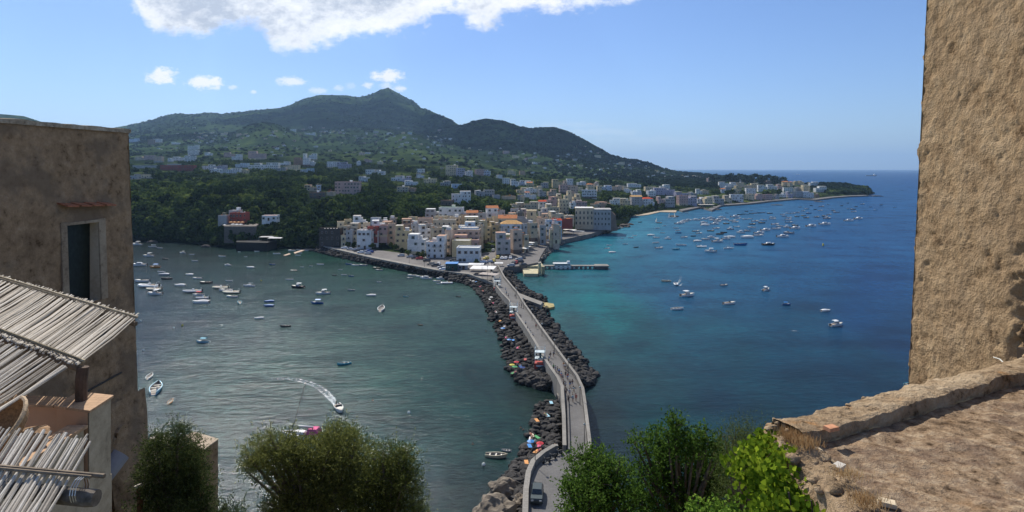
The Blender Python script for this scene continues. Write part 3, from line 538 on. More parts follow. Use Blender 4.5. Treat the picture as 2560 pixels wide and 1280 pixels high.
# px left, px right, px top, px base, colour, roof, turn, distance or -, options, own words
HD = {
'on the waterfront promenade': """
797 850 574 617 s f 0 - T|dark stone tower house with crenellated top and white window surrounds
852 893 577 618 c f 0 - B
892 928 578 623 w f 0 - A|white arcaded house with arches beside the parked cars
928 946 580 619 w f 14 - B
946 970 573 612 w f 0 - B
969 986 562 614 a f 0 - B
985 1027 566 624 y f 6 - B
1018 1066 588 636 w f -4 - B
1065 1113 592 646 w F -4 - B
1112 1132 578 640 a f -14 360 B
1130 1176 604 634 y f 0 352 N
1141 1201 622 660 w f -3 - A|low white building with an arched door behind the blue kiosk
1238 1276 584 645 g F 4 - -|tall plain grey house with two small windows at the street corner
1275 1306 578 637 a f 20 - B
1304 1322 590 632 b f 25 372 B
""",
'among the old town roofs behind the waterfront': """
858 893 560 592 b f 0 400 -
878 912 541 575 w f 0 410 K
857 878 551 575 y F 0 412 -
839 860 556 578 c f 0 408 -
905 925 560 590 c f 0 402 -
918 946 569 592 r F 0 392 -
925 960 553 582 w f 10 405 -
930 975 556 580 o F 0 415 -
948 968 566 592 p T 0 395 -
1000 1044 549 580 o F 0 420 -
1042 1080 548 578 a F 4 425 -
1043 1076 563 600 w f 0 395 K
1075 1106 572 600 b f 0 385 -
1104 1136 568 604 g f 0 378 K
1080 1140 552 584 b f 5 405 -
1085 1118 543 565 c f 0 425 -
1063 1096 524 545 g f 0 455 -
1097 1158 521 544 w G -4 450 K|white house with a pale green roof below the wooded cliff
1128 1144 566 600 c f 0 374 -
1146 1186 557 582 l f 0 392 -
1160 1212 544 575 y f 0 404 -
1124 1150 545 566 b f 0 420 -
1166 1194 532 552 p t 0 440 -
1148 1168 538 556 c f 0 446 -
1213 1246 520 545 w t 12 450 -|white house with a steep orange gable roof in mid town
1195 1216 535 560 g f 0 430 -
1244 1262 528 552 g f 0 440 -
1135 1196 590 620 p F 0 362 B|long pink house with rooftop terrace in the middle of town
1128 1200 577 604 a f -3 372 -
1150 1196 571 588 l f 0 380 -
1194 1208 566 622 b f -32 385 B
1206 1218 556 612 y f -35 410 B
1217 1228 548 602 y f -35 436 B
1200 1222 548 580 b f 0 440 -
1222 1252 556 598 y f 18 420 B
1228 1254 543 575 c f 0 440 -
1246 1292 546 575 b t 0 418 -|orange gabled roof beside the church dome
1252 1304 560 592 l h 0 392 O|pale blue house under a wide ochre hipped roof
1244 1302 588 620 y f 8 378 B
1290 1306 566 590 g f 0 402 -
1303 1318 562 602 g f 22 392 B
1258 1290 534 556 b F 0 445 -
1276 1296 524 546 g f 0 470 -
1296 1331 524 548 p f 0 480 -|pink house with a white terrace roof behind the dome
1318 1344 560 604 b f 25 405 B
1341 1362 550 600 a F 22 420 B
1360 1381 552 597 l f 20 432 B
1378 1405 551 592 l t 18 440 R|pale blue seafront house with a small red gable
1340 1372 536 560 b F 0 455 -
1372 1410 530 552 b f 0 470 -
1397 1432 548 560 r T 0 470 N|long low red-roofed restaurant by the dark garden
1408 1436 540 554 b f 0 500 -
1345 1372 522 545 g f 0 480 -
""",
'in the upper quarter behind the church': """
1275 1312 508 526 b f 0 - -
1310 1347 506 528 b f 0 - -
1346 1366 504 524 w t 0 - R
1362 1392 493 520 p F 0 - -
1364 1398 511 536 c f 6 - B
1396 1422 500 534 c f 6 - B
1382 1404 486 508 b f 0 - -
1410 1430 478 512 c f 8 - -
1344 1366 474 492 g f 0 - -
1368 1392 474 492 a F 0 - -
1380 1404 449 470 y f 0 - -
1403 1418 452 468 a f 0 - -
1416 1433 448 466 w f 0 - -
1398 1420 464 484 p F 0 - -
1420 1445 466 486 a f 4 - -
1428 1440 484 506 b f 0 - -
1432 1452 486 512 c f 0 - -
1455 1494 476 496 w f -10 - K|white hotel with a canted corner above the old town
1466 1484 461 478 c h 0 - -
1442 1466 454 464 w f 0 - -
1424 1440 508 522 w f 0 - -
1440 1470 502 520 p f 0 - -
1476 1520 506 520 b F 0 - -
1500 1528 510 524 o T 0 - N
1290 1320 470 484 b f 0 - -
1319 1342 470 484 w f 0 - -
1334 1356 466 478 c f 0 - -
1352 1372 456 470 g f 0 - -
1256 1274 446 460 w f 0 - -
1276 1296 448 468 w f 6 - -
1295 1312 452 464 l f 0 - -
1312 1334 452 462 w f 0 - -
1269 1289 425 438 c f 0 - -
1298 1313 428 438 o T 0 - -
""",
'on the far bay promenade': """
1525 1552 496 512 w f 0 - -
1550 1578 497 514 c f -8 - -
1577 1606 492 516 g t 0 - O|grey house under a broad orange roof behind the beach
1603 1634 497 518 w h 0 - R|white villa with a bright red roof behind the beach
1643 1661 492 518 p f 0 - -
1660 1688 492 519 g f 12 - B|large grey hotel with arched top floor beside the beach
1694 1721 490 514 p f 0 - B|pink hotel right of the large grey one
1717 1743 491 514 v f 10 - -
1742 1762 494 513 w f 0 - -
1760 1782 493 512 c f 0 - -
1783 1811 490 511 g f 8 - -
1810 1830 489 508 b f 0 - -
1827 1860 487 504 w f 0 - -
1864 1888 486 500 c f 0 - -
1888 1906 485 501 p f 0 - -
1905 1934 487 501 p T 0 - -
1932 1950 486 500 g f 0 - -
1951 1966 482 495 w f 0 - -
1967 1984 480 496 v f 0 - -
1982 2010 479 494 g f 0 - -
2008 2036 479 495 w f 0 - -
2038 2050 484 494 n f 0 - N
""",
'in the second row above the far bay': """
1561 1580 472 482 w f 0 - -
1579 1604 475 490 w f 0 - -
1569 1603 459 470 w f 4 - -
1530 1556 464 477 a f 0 - -
1503 1530 464 476 l f 0 - -
1556 1570 466 476 b f 0 - -
1612 1640 468 480 c f 0 - -
1618 1640 478 494 w f 0 - -
1636 1688 470 488 v f 0 - K|large stepped lilac grey hotel above the beach
1650 1676 462 474 w f 0 - -
1687 1722 480 492 v f 0 - -
1722 1744 481 493 g f 0 - -
1798 1822 455 470 w f 0 - -
1820 1841 456 469 w f 0 - -
1768 1784 446 456 p F 0 - -
1841 1862 457 468 b f 0 - -
1862 1880 464 478 b f 0 - -
1871 1897 459 472 c f 0 - -
1866 1892 472 486 w f 0 - -
1896 1920 463 480 w f 0 - -
1919 1944 462 478 w f 4 - B
1943 1960 461 478 p f 0 - -
1913 1929 452 462 n f 0 - -
1850 1872 448 457 g f 0 - -
1885 1905 449 458 c f 0 - -
1960 1984 470 481 w f 0 - -
2007 2026 463 479 c f 0 - -
2038 2068 466 482 w f 6 - -|bright white villa at the start of the wooded point
2024 2048 455 465 w f 0 - -
1984 2006 468 478 g f 0 - -
""",
'on the plateau above the left cliff': """
325 342 436 449 g f 0 - -
342 384 437 446 c F 0 - -
331 395 414 421 g f 0 - N
337 362 391 401 b f 0 - -
360 384 389 400 p f 0 - -
384 404 392 406 a T 0 - -
419 429 395 405 w f 0 - -
431 457 392 402 w f 0 - -
461 487 390 404 w f 6 - -
469 495 375 388 w f 0 - -
400 440 414 426 r f 0 - -|red house with terrace umbrellas on the cliff plateau
440 484 414 428 r F 0 - B
418 446 410 418 g F 0 - N
505 532 412 424 w f 0 - -
532 562 413 426 v f 0 - -
511 528 381 390 w f 0 - -
524 548 420 431 w f 0 - -
550 598 421 435 w f 0 - -|long white and blue villa on the left plateau
559 582 381 393 p f 0 - -
578 603 386 402 w f -8 - -
620 662 378 399 p f 0 - K|large pink stepped hotel on the left plateau
620 650 408 424 w f 0 - -
648 695 407 424 w f 0 - B
598 622 424 434 c f 0 - -
588 618 408 419 l f 0 - -
690 712 418 432 g f 0 - -
709 746 413 424 c f 0 - -
719 737 423 432 c T 0 - -
734 762 394 414 n F 0 - -
757 772 384 416 w f 0 - -|slim white tower house on the left plateau
772 790 384 400 w f 0 - -
770 786 402 416 w f 0 - -
751 785 421 431 l f 0 - -
817 846 405 420 w f 0 - -
842 876 406 424 v f 4 - -
323 346 346 355 l f 0 - N
369 384 349 362 n f 0 - N
383 403 348 358 w f 0 - -
428 448 355 362 w f 0 - -
469 496 362 374 w f 0 - -
700 722 404 414 w f 0 - -
""",
'on the green slope above the old town': """
837 898 456 490 p f 0 - K|big pink square villa with dark windows on the slope
758 790 463 478 b F 6 - -
788 802 464 478 l f 0 - -
769 812 482 496 n f 0 - -
816 835 480 490 b T 0 - N
914 934 425 438 w f 0 - -
930 962 425 437 w f 0 - -
896 922 441 455 w f 0 - -|small white cube house right above the pink villa
977 1010 440 453 w f 0 - -
1004 1028 441 456 v f 0 - -
1009 1045 452 464 w f 0 - -
1038 1060 435 446 w f 0 - -
1042 1061 423 434 w f 0 - -
1059 1090 448 458 c f 0 - -
992 1020 468 480 b f 0 - -
1014 1038 471 480 o f 0 - -
1101 1134 502 514 n F 0 - -
1127 1177 479 512 w f 5 - -|white three-storey house with small dark windows above the town
1185 1212 477 490 g f 0 - -
1208 1236 476 490 g f 0 - -
1100 1126 453 464 g f 0 - -
1127 1155 461 471 l f 0 - -
1114 1144 414 440 c f 0 - K|tall cream hotel on the skyline of the green slope
1139 1162 421 442 v f 0 - -
1160 1182 426 440 w f 0 - -
1186 1209 424 438 p f 0 - -
1207 1226 425 439 l f 0 - -
1229 1250 488 496 g f 0 - N
1254 1290 491 499 b F 0 - N
908 930 397 406 p f 0 - -
890 902 404 414 w f 0 - -
1240 1256 438 446 w f 0 - -
""",
}
for region, txt in HD.items():
    for ln in txt.strip().split('\n'):
        ln, _, lab = ln.partition('|'); t = ln.split()
        if len(t) < 9: t += ['-'] * (9 - len(t))
        x0, x1, yt, yb = map(float, t[:4])
        house(x0, x1, yt, yb, t[4], t[5], float(t[6]), None if t[7] == '-' else float(t[7]), None, '' if t[8] == '-' else t[8], lab or None, region)
fr = random.Random(17)
for k in range(52):
    px = fr.uniform(870, 1400); Yb = fr.uniform(385, 478); zt_ = fr.uniform(11, 17); w_ = fr.uniform(13, 24)
    if 1222 < px < 1240: continue
    yb_ = HY + (H - 4.5) * F / Yb; yt_ = HY + (H - zt_) * F / Yb
    house(px - w_ / 2, px + w_ / 2, yt_, yb_, fr.choice('cbbcagwwgcy'), fr.choice('ffffFt'), fr.uniform(-14, 22), Yb, None, '', None, 'among the old town roofs behind the waterfront')
k = 0
for _ in range(400):
    if k >= 28: break
    rt = fr.random() < .55; px = fr.uniform(1285, 1500) if rt else fr.uniform(1500, 2010); py = fr.uniform(458, 526) if rt else np.interp(px, *zip(*SHORE)) - fr.uniform(12, 36)
    if any(a - 1 < px < b_ + 1 and t - 2 < py < y + 3 for a, b_, t, y, _ in HRECTS) or (px > 1380 and py > 515): continue
    w_ = fr.uniform(10, 20); house(px - w_ / 2, px + w_ / 2, py - fr.uniform(9, 14), py, fr.choice('cbwwcagwpcy'), fr.choice('ffffFt'), 0, None, None, '', None, 'in the upper quarter behind the church' if rt else 'in the second row above the far bay'); k += 1
# hamlets on the mountain slopes: small pale houses, clustered
rr = random.Random(5); cnt = 0; tries = 0
CL = [(880, 335, 120, 9), (1010, 345, 90, 12), (900, 372, 110, 14), (1060, 372, 90, 16), (740, 333, 90, 6), (560, 345, 120, 10), (640, 372, 130, 10), (1180, 385, 120, 14), (1270, 402, 90, 12), (1380, 410, 90, 9), (1470, 400, 70, 16), (1580, 402, 55, 11), (1620, 418, 45, 9), (1560, 430, 110, 12), (1720, 438, 60, 6), (1500, 372, 40, 16), (950, 398, 160, 14), (420, 372, 80, 8)]
while cnt < 22 and tries < 4000:
    tries += 1; c = rr.choice(CL); px = rr.gauss(c[0], c[2] * .55); py = rr.gauss(c[1], c[3] * .8)
    if not (335 < px < 1690) or py > 436 or py < np.interp(px, *zip(*SKYL)) + 14: continue
    if any(a - 4 < px < b_ + 4 and t - 4 < py < y + 8 for a, b_, t, y, _ in HRECTS): continue
    w = rr.uniform(9, 17); h = w * rr.uniform(.3, .5)
    house(px - w / 2, px + w / 2, py - h, py, rr.choice('wwwwwcgbpla'), rr.choice('ffffT'), rr.uniform(-12, 12), None, (3, 1) if w > 12 else (2, 1), '', None, 'in the mountain hamlets'); cnt += 1
# the smallest, farthest houses of the slopes, past counting
b = MB(); k = 0; tries = 0
CL2 = CL + [(1000, 355, 150, 10), (820, 330, 60, 4), (1480, 385, 60, 12), (1350, 395, 120, 12), (1600, 412, 50, 9), (1100, 345, 60, 12), (520, 350, 90, 8), (700, 350, 140, 16), (1450, 420, 160, 10), (1760, 440, 60, 6), (1700, 444, 60, 5)]
while k < 260 and tries < 6000:
    tries += 1; c = rr.choice(CL2); px = rr.gauss(c[0], c[2] * .6); py = rr.gauss(c[1], c[3] * .9)
    if not (335 < px < 1830) or py > 446 or py < np.interp(px, *zip(*SKYL)) + 8: continue
    if any(a - 2 < px < b_ + 2 and t - 2 < py < y + 4 for a, b_, t, y, _ in HRECTS): continue
    Y = groundY(px, py); w = rr.uniform(4, 9) / F * Y; h = w * rr.uniform(.3, .5); x = (px - CX) / F * Y; z = H - (py - HY) / F * Y; mi = rr.choice([0, 0, 0, 1, 2, 3]); rz = rr.uniform(-.3, .3)
    b.box((x, Y, z + h / 2 - 1), (w, w * .7, h + 2), rz, mi); b.box((x + w * .15, Y, z + h + h * .1), (w * .6, w * .5, h * .25), rz, mi)
    for q_ in (-.25, .1, .33): b.box((x + q_ * w, Y - w * .352, z + h * .5), (w * .1, .1, h * .4), 0, 4)
    k += 1
tag(b.build('far_houses', [wmat('w'), wmat('c'), wmat('g'), wmat('p'), GLASSD]), 'tiny pale houses scattered in their hundreds over the far slopes', 'houses', kind='stuff')
def roofword(r): return {'f': 'flat-roofed', 'F': 'clay-terraced', 'G': 'green-roofed', 'T': 'terracotta-roofed', 't': 'gabled', 'h': 'hip-roofed'}[r]
byreg = {}
for h_ in HLIST: byreg.setdefault(h_[1], []).append(h_)
for reg, hs in byreg.items():
    hs.sort(key=lambda t: t[2]); cntc = {}
    for root, _, px, col, roof, hh, lab, Wm in hs:
        key = (col, roof); cntc[key] = cntc.get(key, 0) + 1
    seen = {}
    for root, _, px, col, roof, hh, lab, Wm in hs:
        root['group'] = 'houses ' + reg
        if lab: root['label'] = lab; continue
        key = (col, roof); seen[key] = seen.get(key, 0) + 1
        place = ('the only one' if cntc[key] == 1 else ordw(seen[key]) + ' such from left') + ' ' + reg
        root['label'] = f"{WC[col][0]} {roofword(roof)} house, {place}"
# church: bell tower with dome
def church():
    Y = 452.0
    root = thing('church', 'old church with a dark ribbed dome beside a square stone bell tower', 'church', PD(1312, 575, Y))
    s = Y / F
    b = MB(); b.box((-10 * s, 6, 10 * s), (44 * s, 14, 36 * s)); b.box((-12 * s, 6, 30 * s), (26 * s, 9, 8 * s)); b.build('wall', wmat('g'), root)
    b = MB(); b.lathe([(12.5 * s, 33 * s), (12 * s, 37 * s), (10 * s, 42 * s), (6.5 * s, 46.5 * s), (2.4 * s, 49 * s), (2.2 * s, 52 * s), (1.0 * s, 54 * s), (.1, 56 * s)], 14, (-12 * s, 6, 0)); dm = b.build('dome', plain('dome_tiles', (.12, .12, .10), .6, .3, 1), root)
    b = MB()
    for k in range(12):
        t = 2 * math.pi * k / 12; b.tube([(-12 * s + r_ * s * math.cos(t), 6 + r_ * s * math.sin(t), z * s) for r_, z in ((12.6, 33), (12.1, 37), (10.1, 42), (6.6, 46.6), (2.5, 49))], .12, 4)
    b.build('rib', CHIM, dm)
    b = MB(); b.box((17 * s, 3, 20 * s), (24 * s, 7, 56 * s)); b.box((17 * s, 3, 34 * s), (25.5 * s, 7.4, 1.4 * s)); b.box((17 * s, 3, 48.5 * s), (26 * s, 7.6, 1.6 * s)); b.build('bell_tower', wmat('c'), root)
    for z in (40 * s, 24 * s): obj('window', WINS[0], root, (17 * s, -.56, z), 0, (1.6, 1, 2.6))
    obj('window', WINS[0], root, (-20 * s, -1.06, 14 * s), 0, (1.6, 1, 2.4))
church()
# big waterfront palazzo on its rock, with the ruined end
def palazzo():
    Y = 505.0; s = Y / F
    root = thing('palazzo', 'massive weathered palazzo with tall windows standing at the water on dark rock', 'palace', PD(1485, 568, Y), R(-6))
    b = MB(); b.box((-24 * s, 8, 20 * s), (46 * s, 16, 52 * s)); b.box((-24 * s, 8, 46.6 * s), (48 * s, 17, 1.6 * s)); b.build('front_wing', wmat('b'), root)
    b = MB(); b.box((20 * s, 9, 18 * s), (44 * s, 18, 50 * s)); b.box((20 * s, 9, 44 * s), (46 * s, 19, 1.6 * s)); b.build('sea_wing', wmat('g'), root)
    b = MB(); b.add([(42 * s, 0, -9 * s), (58 * s, 2, -9 * s), (60 * s, 14, -9 * s), (42 * s, 17, -9 * s), (42 * s, 1, 40 * s), (54 * s, 3, 28 * s), (55 * s, 13, 30 * s), (42 * s, 16, 41 * s)], [(3, 2, 1, 0), (4, 5, 6, 7), (0, 1, 5, 4), (1, 2, 6, 5), (2, 3, 7, 6), (3, 0, 4, 7)]); b.build('ruined_end', wmat('n'), root)
    for i in range(5):
        for j in range(3): obj('window', WINS[0], root, ((-44 + 9.6 * i) * s, -.02, (10 + 13 * j) * s), 0, (1.3, 1, 2.6))
    for i in range(5):
        for j in range(3): obj('window', WINS[0], root, ((3 + 8.5 * i) * s, -.02, (8 + 13 * j) * s), 0, (1.2, 1, 2.2))
    b = MB(); b.box((-24 * s, 8, 47.9 * s), (44 * s, 14.5, .8 * s)); b.build('roof', FLATW, root)
palazzo()
# ------------------------------------------------------------------ trees
BARK = plain('bark', (.09, .07, .055), .95, .35, 3)
LEAFD = foliage('leaves_dark', (.014, .026, .012), (.034, .054, .020), (.07, .10, .034), .2, .15, .9)
LEAFG = foliage('leaves_green', (.030, .050, .014), (.075, .110, .030), (.15, .19, .05), .22, .15, .9)
LEAFL = foliage('leaves_light', (.05, .075, .02), (.11, .15, .04), (.20, .24, .07), .22, .15, .9)
def crown(seed, shape='round', ncl=26, nq=11, q=.13):
    r = np.random.default_rng(seed); V = []; 
    for c in range(ncl):
        d = r.normal(size=3); d /= np.linalg.norm(d); rad = r.uniform(.45, .88)
        cc = d * rad
        if shape == 'pine': cc = np.array([cc[0] * 1.15, cc[1] * 1.15, abs(cc[2]) * .38 + .35])
        elif shape == 'cypress': cc = np.array([cc[0] * .26, cc[1] * .26, cc[2] * 1.0 * (1 if c % 2 else .8)])
        else: cc[2] *= .8
        cr = r.uniform(.2, .36) * (.55 if shape == 'cypress' else 1)
        for k in range(nq):
            e = r.normal(size=3); e /= np.linalg.norm(e); e[2] = e[2] * .8 + .15
            p = cc + e * cr; n = e + r.normal(size=3) * .5; n /= np.linalg.norm(n)
            t = np.cross(n, r.normal(size=3)); t /= np.linalg.norm(t); u = np.cross(n, t); s = q * r.uniform(.7, 1.5)
            V += [p - t * s - u * s, p + t * s - u * s * .6, p + t * s * .7 + u * s, p - t * s + u * s * .8]
    V = np.array(V); F_ = np.arange(len(V)).reshape(-1, 4)
    return V, F_
PROT = []
for k, (nm, shp, mt, h0) in enumerate([('broadleaf_tree', 'round', LEAFG, 0), ('broadleaf_tree', 'round', LEAFD, 0), ('broadleaf_tree', 'round', LEAFL, 0), ('umbrella_pine', 'pine', LEAFD, 0), ('cypress', 'cypress', LEAFD, 0)]):
    V, F_ = crown(20 + k, shp); V[:, 2] += 1.0
    cm = npmesh('crown', V, F_, mt)
    b = MB(); b.tube([(0, 0, -.8), (.02, .01, .2), (0, .03, .8), (.05, 0, 1.2)], [.09, .07, .05, .02], 6)
    for a in range(4): b.tube([(0, .02, .4 + .1 * a), (math.cos(a * 1.7) * .45, math.sin(a * 1.7) * .45, 1.0)], [.04, .015], 4)
    PROT.append((nm, cm, b.mesh('trunk', BARK)))
def blocked(px, py):
    return any(a < px < b_ and t < py < y + 3 for a, b_, t, y, _ in HRECTS)
TREES = []; tr = random.Random(3)
def townlike(px, t):
    return (800 < px < 1500 and t < 2.15) or (px >= 1500 and t < 1.9)
pts = []
lo = {1: .35}
n_try = 0
while len(pts) < 31000 and n_try < 90000:
    n_try += 1
    px = tr.uniform(318, 2172); t = tr.uniform(.3, 7.9)
    if townlike(px, t): continue
    pts.append((px, t))
pa = np.array(pts); LYp, LZp = terr_levels(pa[:, 0]); fl = pa[:, 1].astype(int); fr = pa[:, 1] - fl
Yp = LYp[fl, np.arange(len(pa))] * (1 - fr) + LYp[fl + 1, np.arange(len(pa))] * fr
Xp = (pa[:, 0] - CX) / F * Yp; Zp = terrz(pa[:, 0], Yp); PYp = HY + (H - Zp) / Yp * F
dens = fbm(Xp / 95, Yp / 130 + 3, 4)
dens = np.where(Yp > 1300, fbm(Xp / 300, Yp / 520, 4), dens)
keep = (dens > np.where(fl < 2, -.6, np.where(Yp > 1300, np.where(Yp > 2300, -.45, -.12), .07))) | (np.random.default_rng(4).random(len(pa)) < .2)
size = np.where(Yp < 1300, 2.0 + 4.2 * np.random.default_rng(5).random(len(pa)) ** 1.6, np.random.default_rng(6).uniform(3.2, 7.0, len(pa)) * np.clip(Yp / 2200, .9, 1.7))
_r8 = np.random.default_rng(8); keep = keep & ~((fl < 1) & (pa[:, 0] > 480) & (_r8.random(len(pa)) < .5))
order = [i for i in range(len(pa)) if keep[i] and not blocked(pa[i, 0], PYp[i]) and (Zp[i] > .6)]
# what hides a house in front: skip trees standing less than 25 m before one
def fronts(i):
    px, py, y = pa[i, 0], PYp[i], Yp[i]
    top = py - size[i] * 2 / y * F
    return any(a < px < b_ and top < t + .5 * (yb - t) and py > yb and y < Yh and y > Yh - 90 for a, b_, t, yb, Yh in HRECTS)
_r9 = random.Random(9)
order = [i for i in order if not fronts(i) or (pa[i, 0] < 1130 and PYp[i] < 445 and _r9.random() < .35)]
score = sorted(order, key=lambda i: -size[i] / Yp[i])
near = set(score[:235]); rest = [i for i in order if i not in near]
zones = [(0, 560, 'on the dark cliff over the left bay'), (560, 820, 'on the terraces beyond the left bay'), (820, 1100, 'on the slope behind the dark tower'), (1100, 1300, 'on the slope behind the old town'), (1300, 1560, 'in the wood behind the upper quarter'), (1560, 2200, 'in the wood behind the far promenade')]
TCOUNT = {}
def place_tree(k, x, y, z, s, label, group='trees on the hillside', sz=None):
    nm, cm, tm = PROT[k]; r = thing(nm, label, 'tree', (x, y, z), tr.uniform(0, 6.28), group); r.scale = (s, s, s if sz is None else sz)
    obj('crown', cm, r); obj('trunk', tm, r); return r
nearl = sorted(near, key=lambda i: pa[i, 0])
for i in nearl:
    k = tr.choice([0, 0, 1, 1, 2, 3]) if Yp[i] > 500 else tr.choice([0, 1, 1, 1])  # nearest cliff trees take darker leaves, putting the cliff's shade into colour
    if Yp[i] > 560 and tr.random() < .05: k = 4
    zn = next(z[2] for z in zones if z[0] <= pa[i, 0] < z[1])
    w = ['bright green rounded tree', 'dark green rounded tree', 'broad green leafy tree', 'dark umbrella pine', 'slim dark cypress'][k]
    TCOUNT[(w, zn)] = TCOUNT.get((w, zn), 0) + 1
    place_tree(k, Xp[i], Yp[i], Zp[i] - .3, size[i] * (1.0 if k != 4 else .8), f"{w}, {ordw(TCOUNT[(w, zn)])} from the left {zn}", sz=size[i] * (1.6 if k == 4 else 1.25 if k == 3 else 1))
# the far wood reads as one mass
def instancer(name, pts, rots, scs, protos, label=None):
    me = bpy.data.meshes.new(name); me.vertices.add(len(pts)); me.vertices.foreach_set('co', np.asarray(pts, np.float32).ravel())
    for an, dat in (('s', scs), ('r', rots)):
        a = me.attributes.new(an, 'FLOAT', 'POINT'); a.data.foreach_set('value', np.asarray(dat, np.float32))
    return me
def wood_mesh(idx, ncl, nq, q, bri=1):
    big = []; base = [crown(60 + k, 'round', ncl, nq, q) for k in range(6)]; rg = np.random.default_rng(9)
    for i in idx:
        V, F_ = base[rg.integers(6)]; a = rg.uniform(0, 6.28); c_, s_ = math.cos(a), math.sin(a)
        M = np.array([[c_, -s_, 0], [s_, c_, 0], [0, 0, 1]]) * size[i] * rg.uniform(.75, 1.2)
        if Yp[i] > 1300: M[2] *= .6
        big.append(V @ M.T + np.array([Xp[i], Yp[i], Zp[i] + size[i] * (.55 if Yp[i] < 1300 else .25)]))
    V = np.concatenate(big); return V, np.arange(len(V)).reshape(-1, 4)
nw = [i for i in rest if Yp[i] < 1300]; fw_ = [i for i in rest if Yp[i] >= 1300]
V, F_ = wood_mesh(nw, 14, 9, .17)
wd = obj('wood', npmesh('wood', V, F_, foliage('wood_leaves', (.020, .038, .012), (.070, .105, .028), (.19, .235, .06), .3, .016, .9, .75)))
tag(wd, 'green woods, gardens and scrub round the villas above the bay', 'woodland', kind='stuff')
V, F_ = wood_mesh(fw_, 7, 6, .34)
wd = obj('wood', npmesh('wood', V, F_, foliage('far_wood_leaves', (.010, .020, .010), (.026, .044, .018), (.07, .10, .032), .1, .006, .9, .8)))
tag(wd, 'distant dark green woods covering the mountain and the farther slopes', 'woodland', kind='stuff')
MAN = [(955, 616, 2.2, 0), (966, 614, 2.4, 1), (977, 620, 2.0, 2), (990, 626, 2.2, 0), (1003, 632, 1.7, 1), (1020, 638, 1.8, 2), (1058, 646, 2.2, 0), (1046, 643, 1.8, 1), (870, 618, 2, 0), (884, 620, 2.2, 1), (930, 622, 2, 0), (1192, 664, 1.8, 0), (1400, 572, 3.4, 1), (1411, 573, 3.2, 1), (1423, 573, 3.4, 1), (1432, 566, 3.2, 0), (1418, 562, 3.4, 1), (1438, 560, 3.2, 0), (1396, 562, 3, 0), (1545, 540, 4.2, 2), (1560, 536, 4.2, 0), (1576, 533, 4.2, 2), (1592, 530, 4.4, 0), (1608, 528, 4.2, 2), (1625, 525, 4.4, 0), (1640, 524, 4.4, 1), (1655, 521, 4, 0), (1534, 540, 4.2, 1), (1522, 528, 4.5, 0), (622, 556, 4.6, 0), (634, 560, 4.2, 1), (560, 586, 4.2, 1), (548, 580, 4, 0)]
for k, (px, py, s_, kd) in enumerate(MAN):
    Y = (H - 3.2) * F / (py - HY) if px > 800 and py > 555 else groundY(px, py); wz = 'on the promenade by the white houses' if 800 < px < 1100 else 'in the square at the causeway head' if px < 1250 else 'in the seafront garden past the old town' if px < 1500 else 'behind the beach' if px > 1500 else 'round the red restaurant'
    if px < 800: wz = 'round the red restaurant'
    TCOUNT[('m', wz)] = TCOUNT.get(('m', wz), 0) + 1
    place_tree(kd, (px - CX) / F * Y, Y, H - (py - HY) / F * Y, s_, f"{['green leafy tree', 'dark leafy tree', 'pale green tree'][kd]} {wz}, {ordw(TCOUNT[('m', wz)])} of them", 'trees among the houses')
for k, (px, tp) in enumerate([(1822, 434), (1832, 429), (1843, 430), (1854, 433), (1865, 434), (1876, 435), (1888, 432), (1899, 434), (1911, 436), (1922, 434), (1934, 436), (1946, 438), (1957, 440), (1966, 445), (1810, 438), (1798, 440), (1780, 434)]):
    Y = 1500 + (k * 37) % 120; zb = gz(px, Y); zt_ = H - (tp - HY) / F * Y; s_ = (zt_ - zb) / 2.1
    place_tree(1 if k % 3 else 3, (px - CX) / F * Y, Y, zb, s_ * .8, f"tall dark tree on the skyline of the low headland, {ordw(sorted([1822, 1832, 1843, 1854, 1865, 1876, 1888, 1899, 1911, 1922, 1934, 1946, 1957, 1966, 1810, 1798, 1780]).index(px) + 1)} from the left", 'tall trees on the headland skyline', sz=s_)
print('houses', len(HLIST), 'trees', len(near), 'wood', len(rest))
# ------------------------------------------------------------------ quays, causeway, breakwaters
def pave(name, col, s=0.6):
    if name in MATS: return MATS[name]
    m, nt = newmat(name); a = tex(nt, .12, 6, .7); b = tex(nt, s * 4, 4, .7)
    br = tex(nt, s, kind='ShaderNodeTexBrick'); br.inputs['Color1'].default_value = (1, 1, 1, 1); br.inputs['Color2'].default_value = (.85, .85, .85, 1); br.inputs['Mortar'].default_value = (.6, .6, .6, 1); br.inputs['Scale'].default_value = s
    c = ramp(nt, a.outputs[0], [(.3, tuple(x * .7 for x in col)), (.5, col), (.7, tuple(x * 1.2 for x in col))])
    c = mixc(nt, .6, c, br.outputs[0], 'MULTIPLY'); c = mixc(nt, .4, c, ramp(nt, b.outputs[0], [(.3, (.6, .6, .6)), (.6, (1, 1, 1))]), 'MULTIPLY')
    MATS[name] = finish(m, nt, c, .85, b.outputs[0], .2, .02, .2); return MATS[name]
PAVE = pave('basalt_paving', (.155, .148, .142), .5); PAVEL = pave('pale_concrete', (.27, .25, .22), .4); PAVET = pave('town_paving', (.17, .155, .145), .5)
def rockmat(name, lo, mid, hi):
    m, nt = newmat(name); a = tex(nt, .9, 7, .7); b = tex(nt, 5, 5, .7); g = N(nt, 'ShaderNodeNewGeometry')
    f = math_(nt, 'ADD', math_(nt, 'MULTIPLY', a.outputs[0], .55), math_(nt, 'MULTIPLY', g.outputs['Random Per Island'], .45))
    c = ramp(nt, f, [(.22, lo), (.55, mid), (.86, hi)])
    return finish(m, nt, c, .9, b.outputs[0], .5, .08, .2)
LAVA = rockmat('dark_lava_rock', (.012, .012, .012), (.028, .026, .025), (.085, .077, .07)); TUFA = rockmat('pale_tufa_rock', (.10, .08, .06), (.30, .25, .19), (.52, .45, .36)); BRKW = rockmat('grey_brown_rock', (.05, .042, .036), (.15, .125, .105), (.38, .34, .29))
zq = 3.2
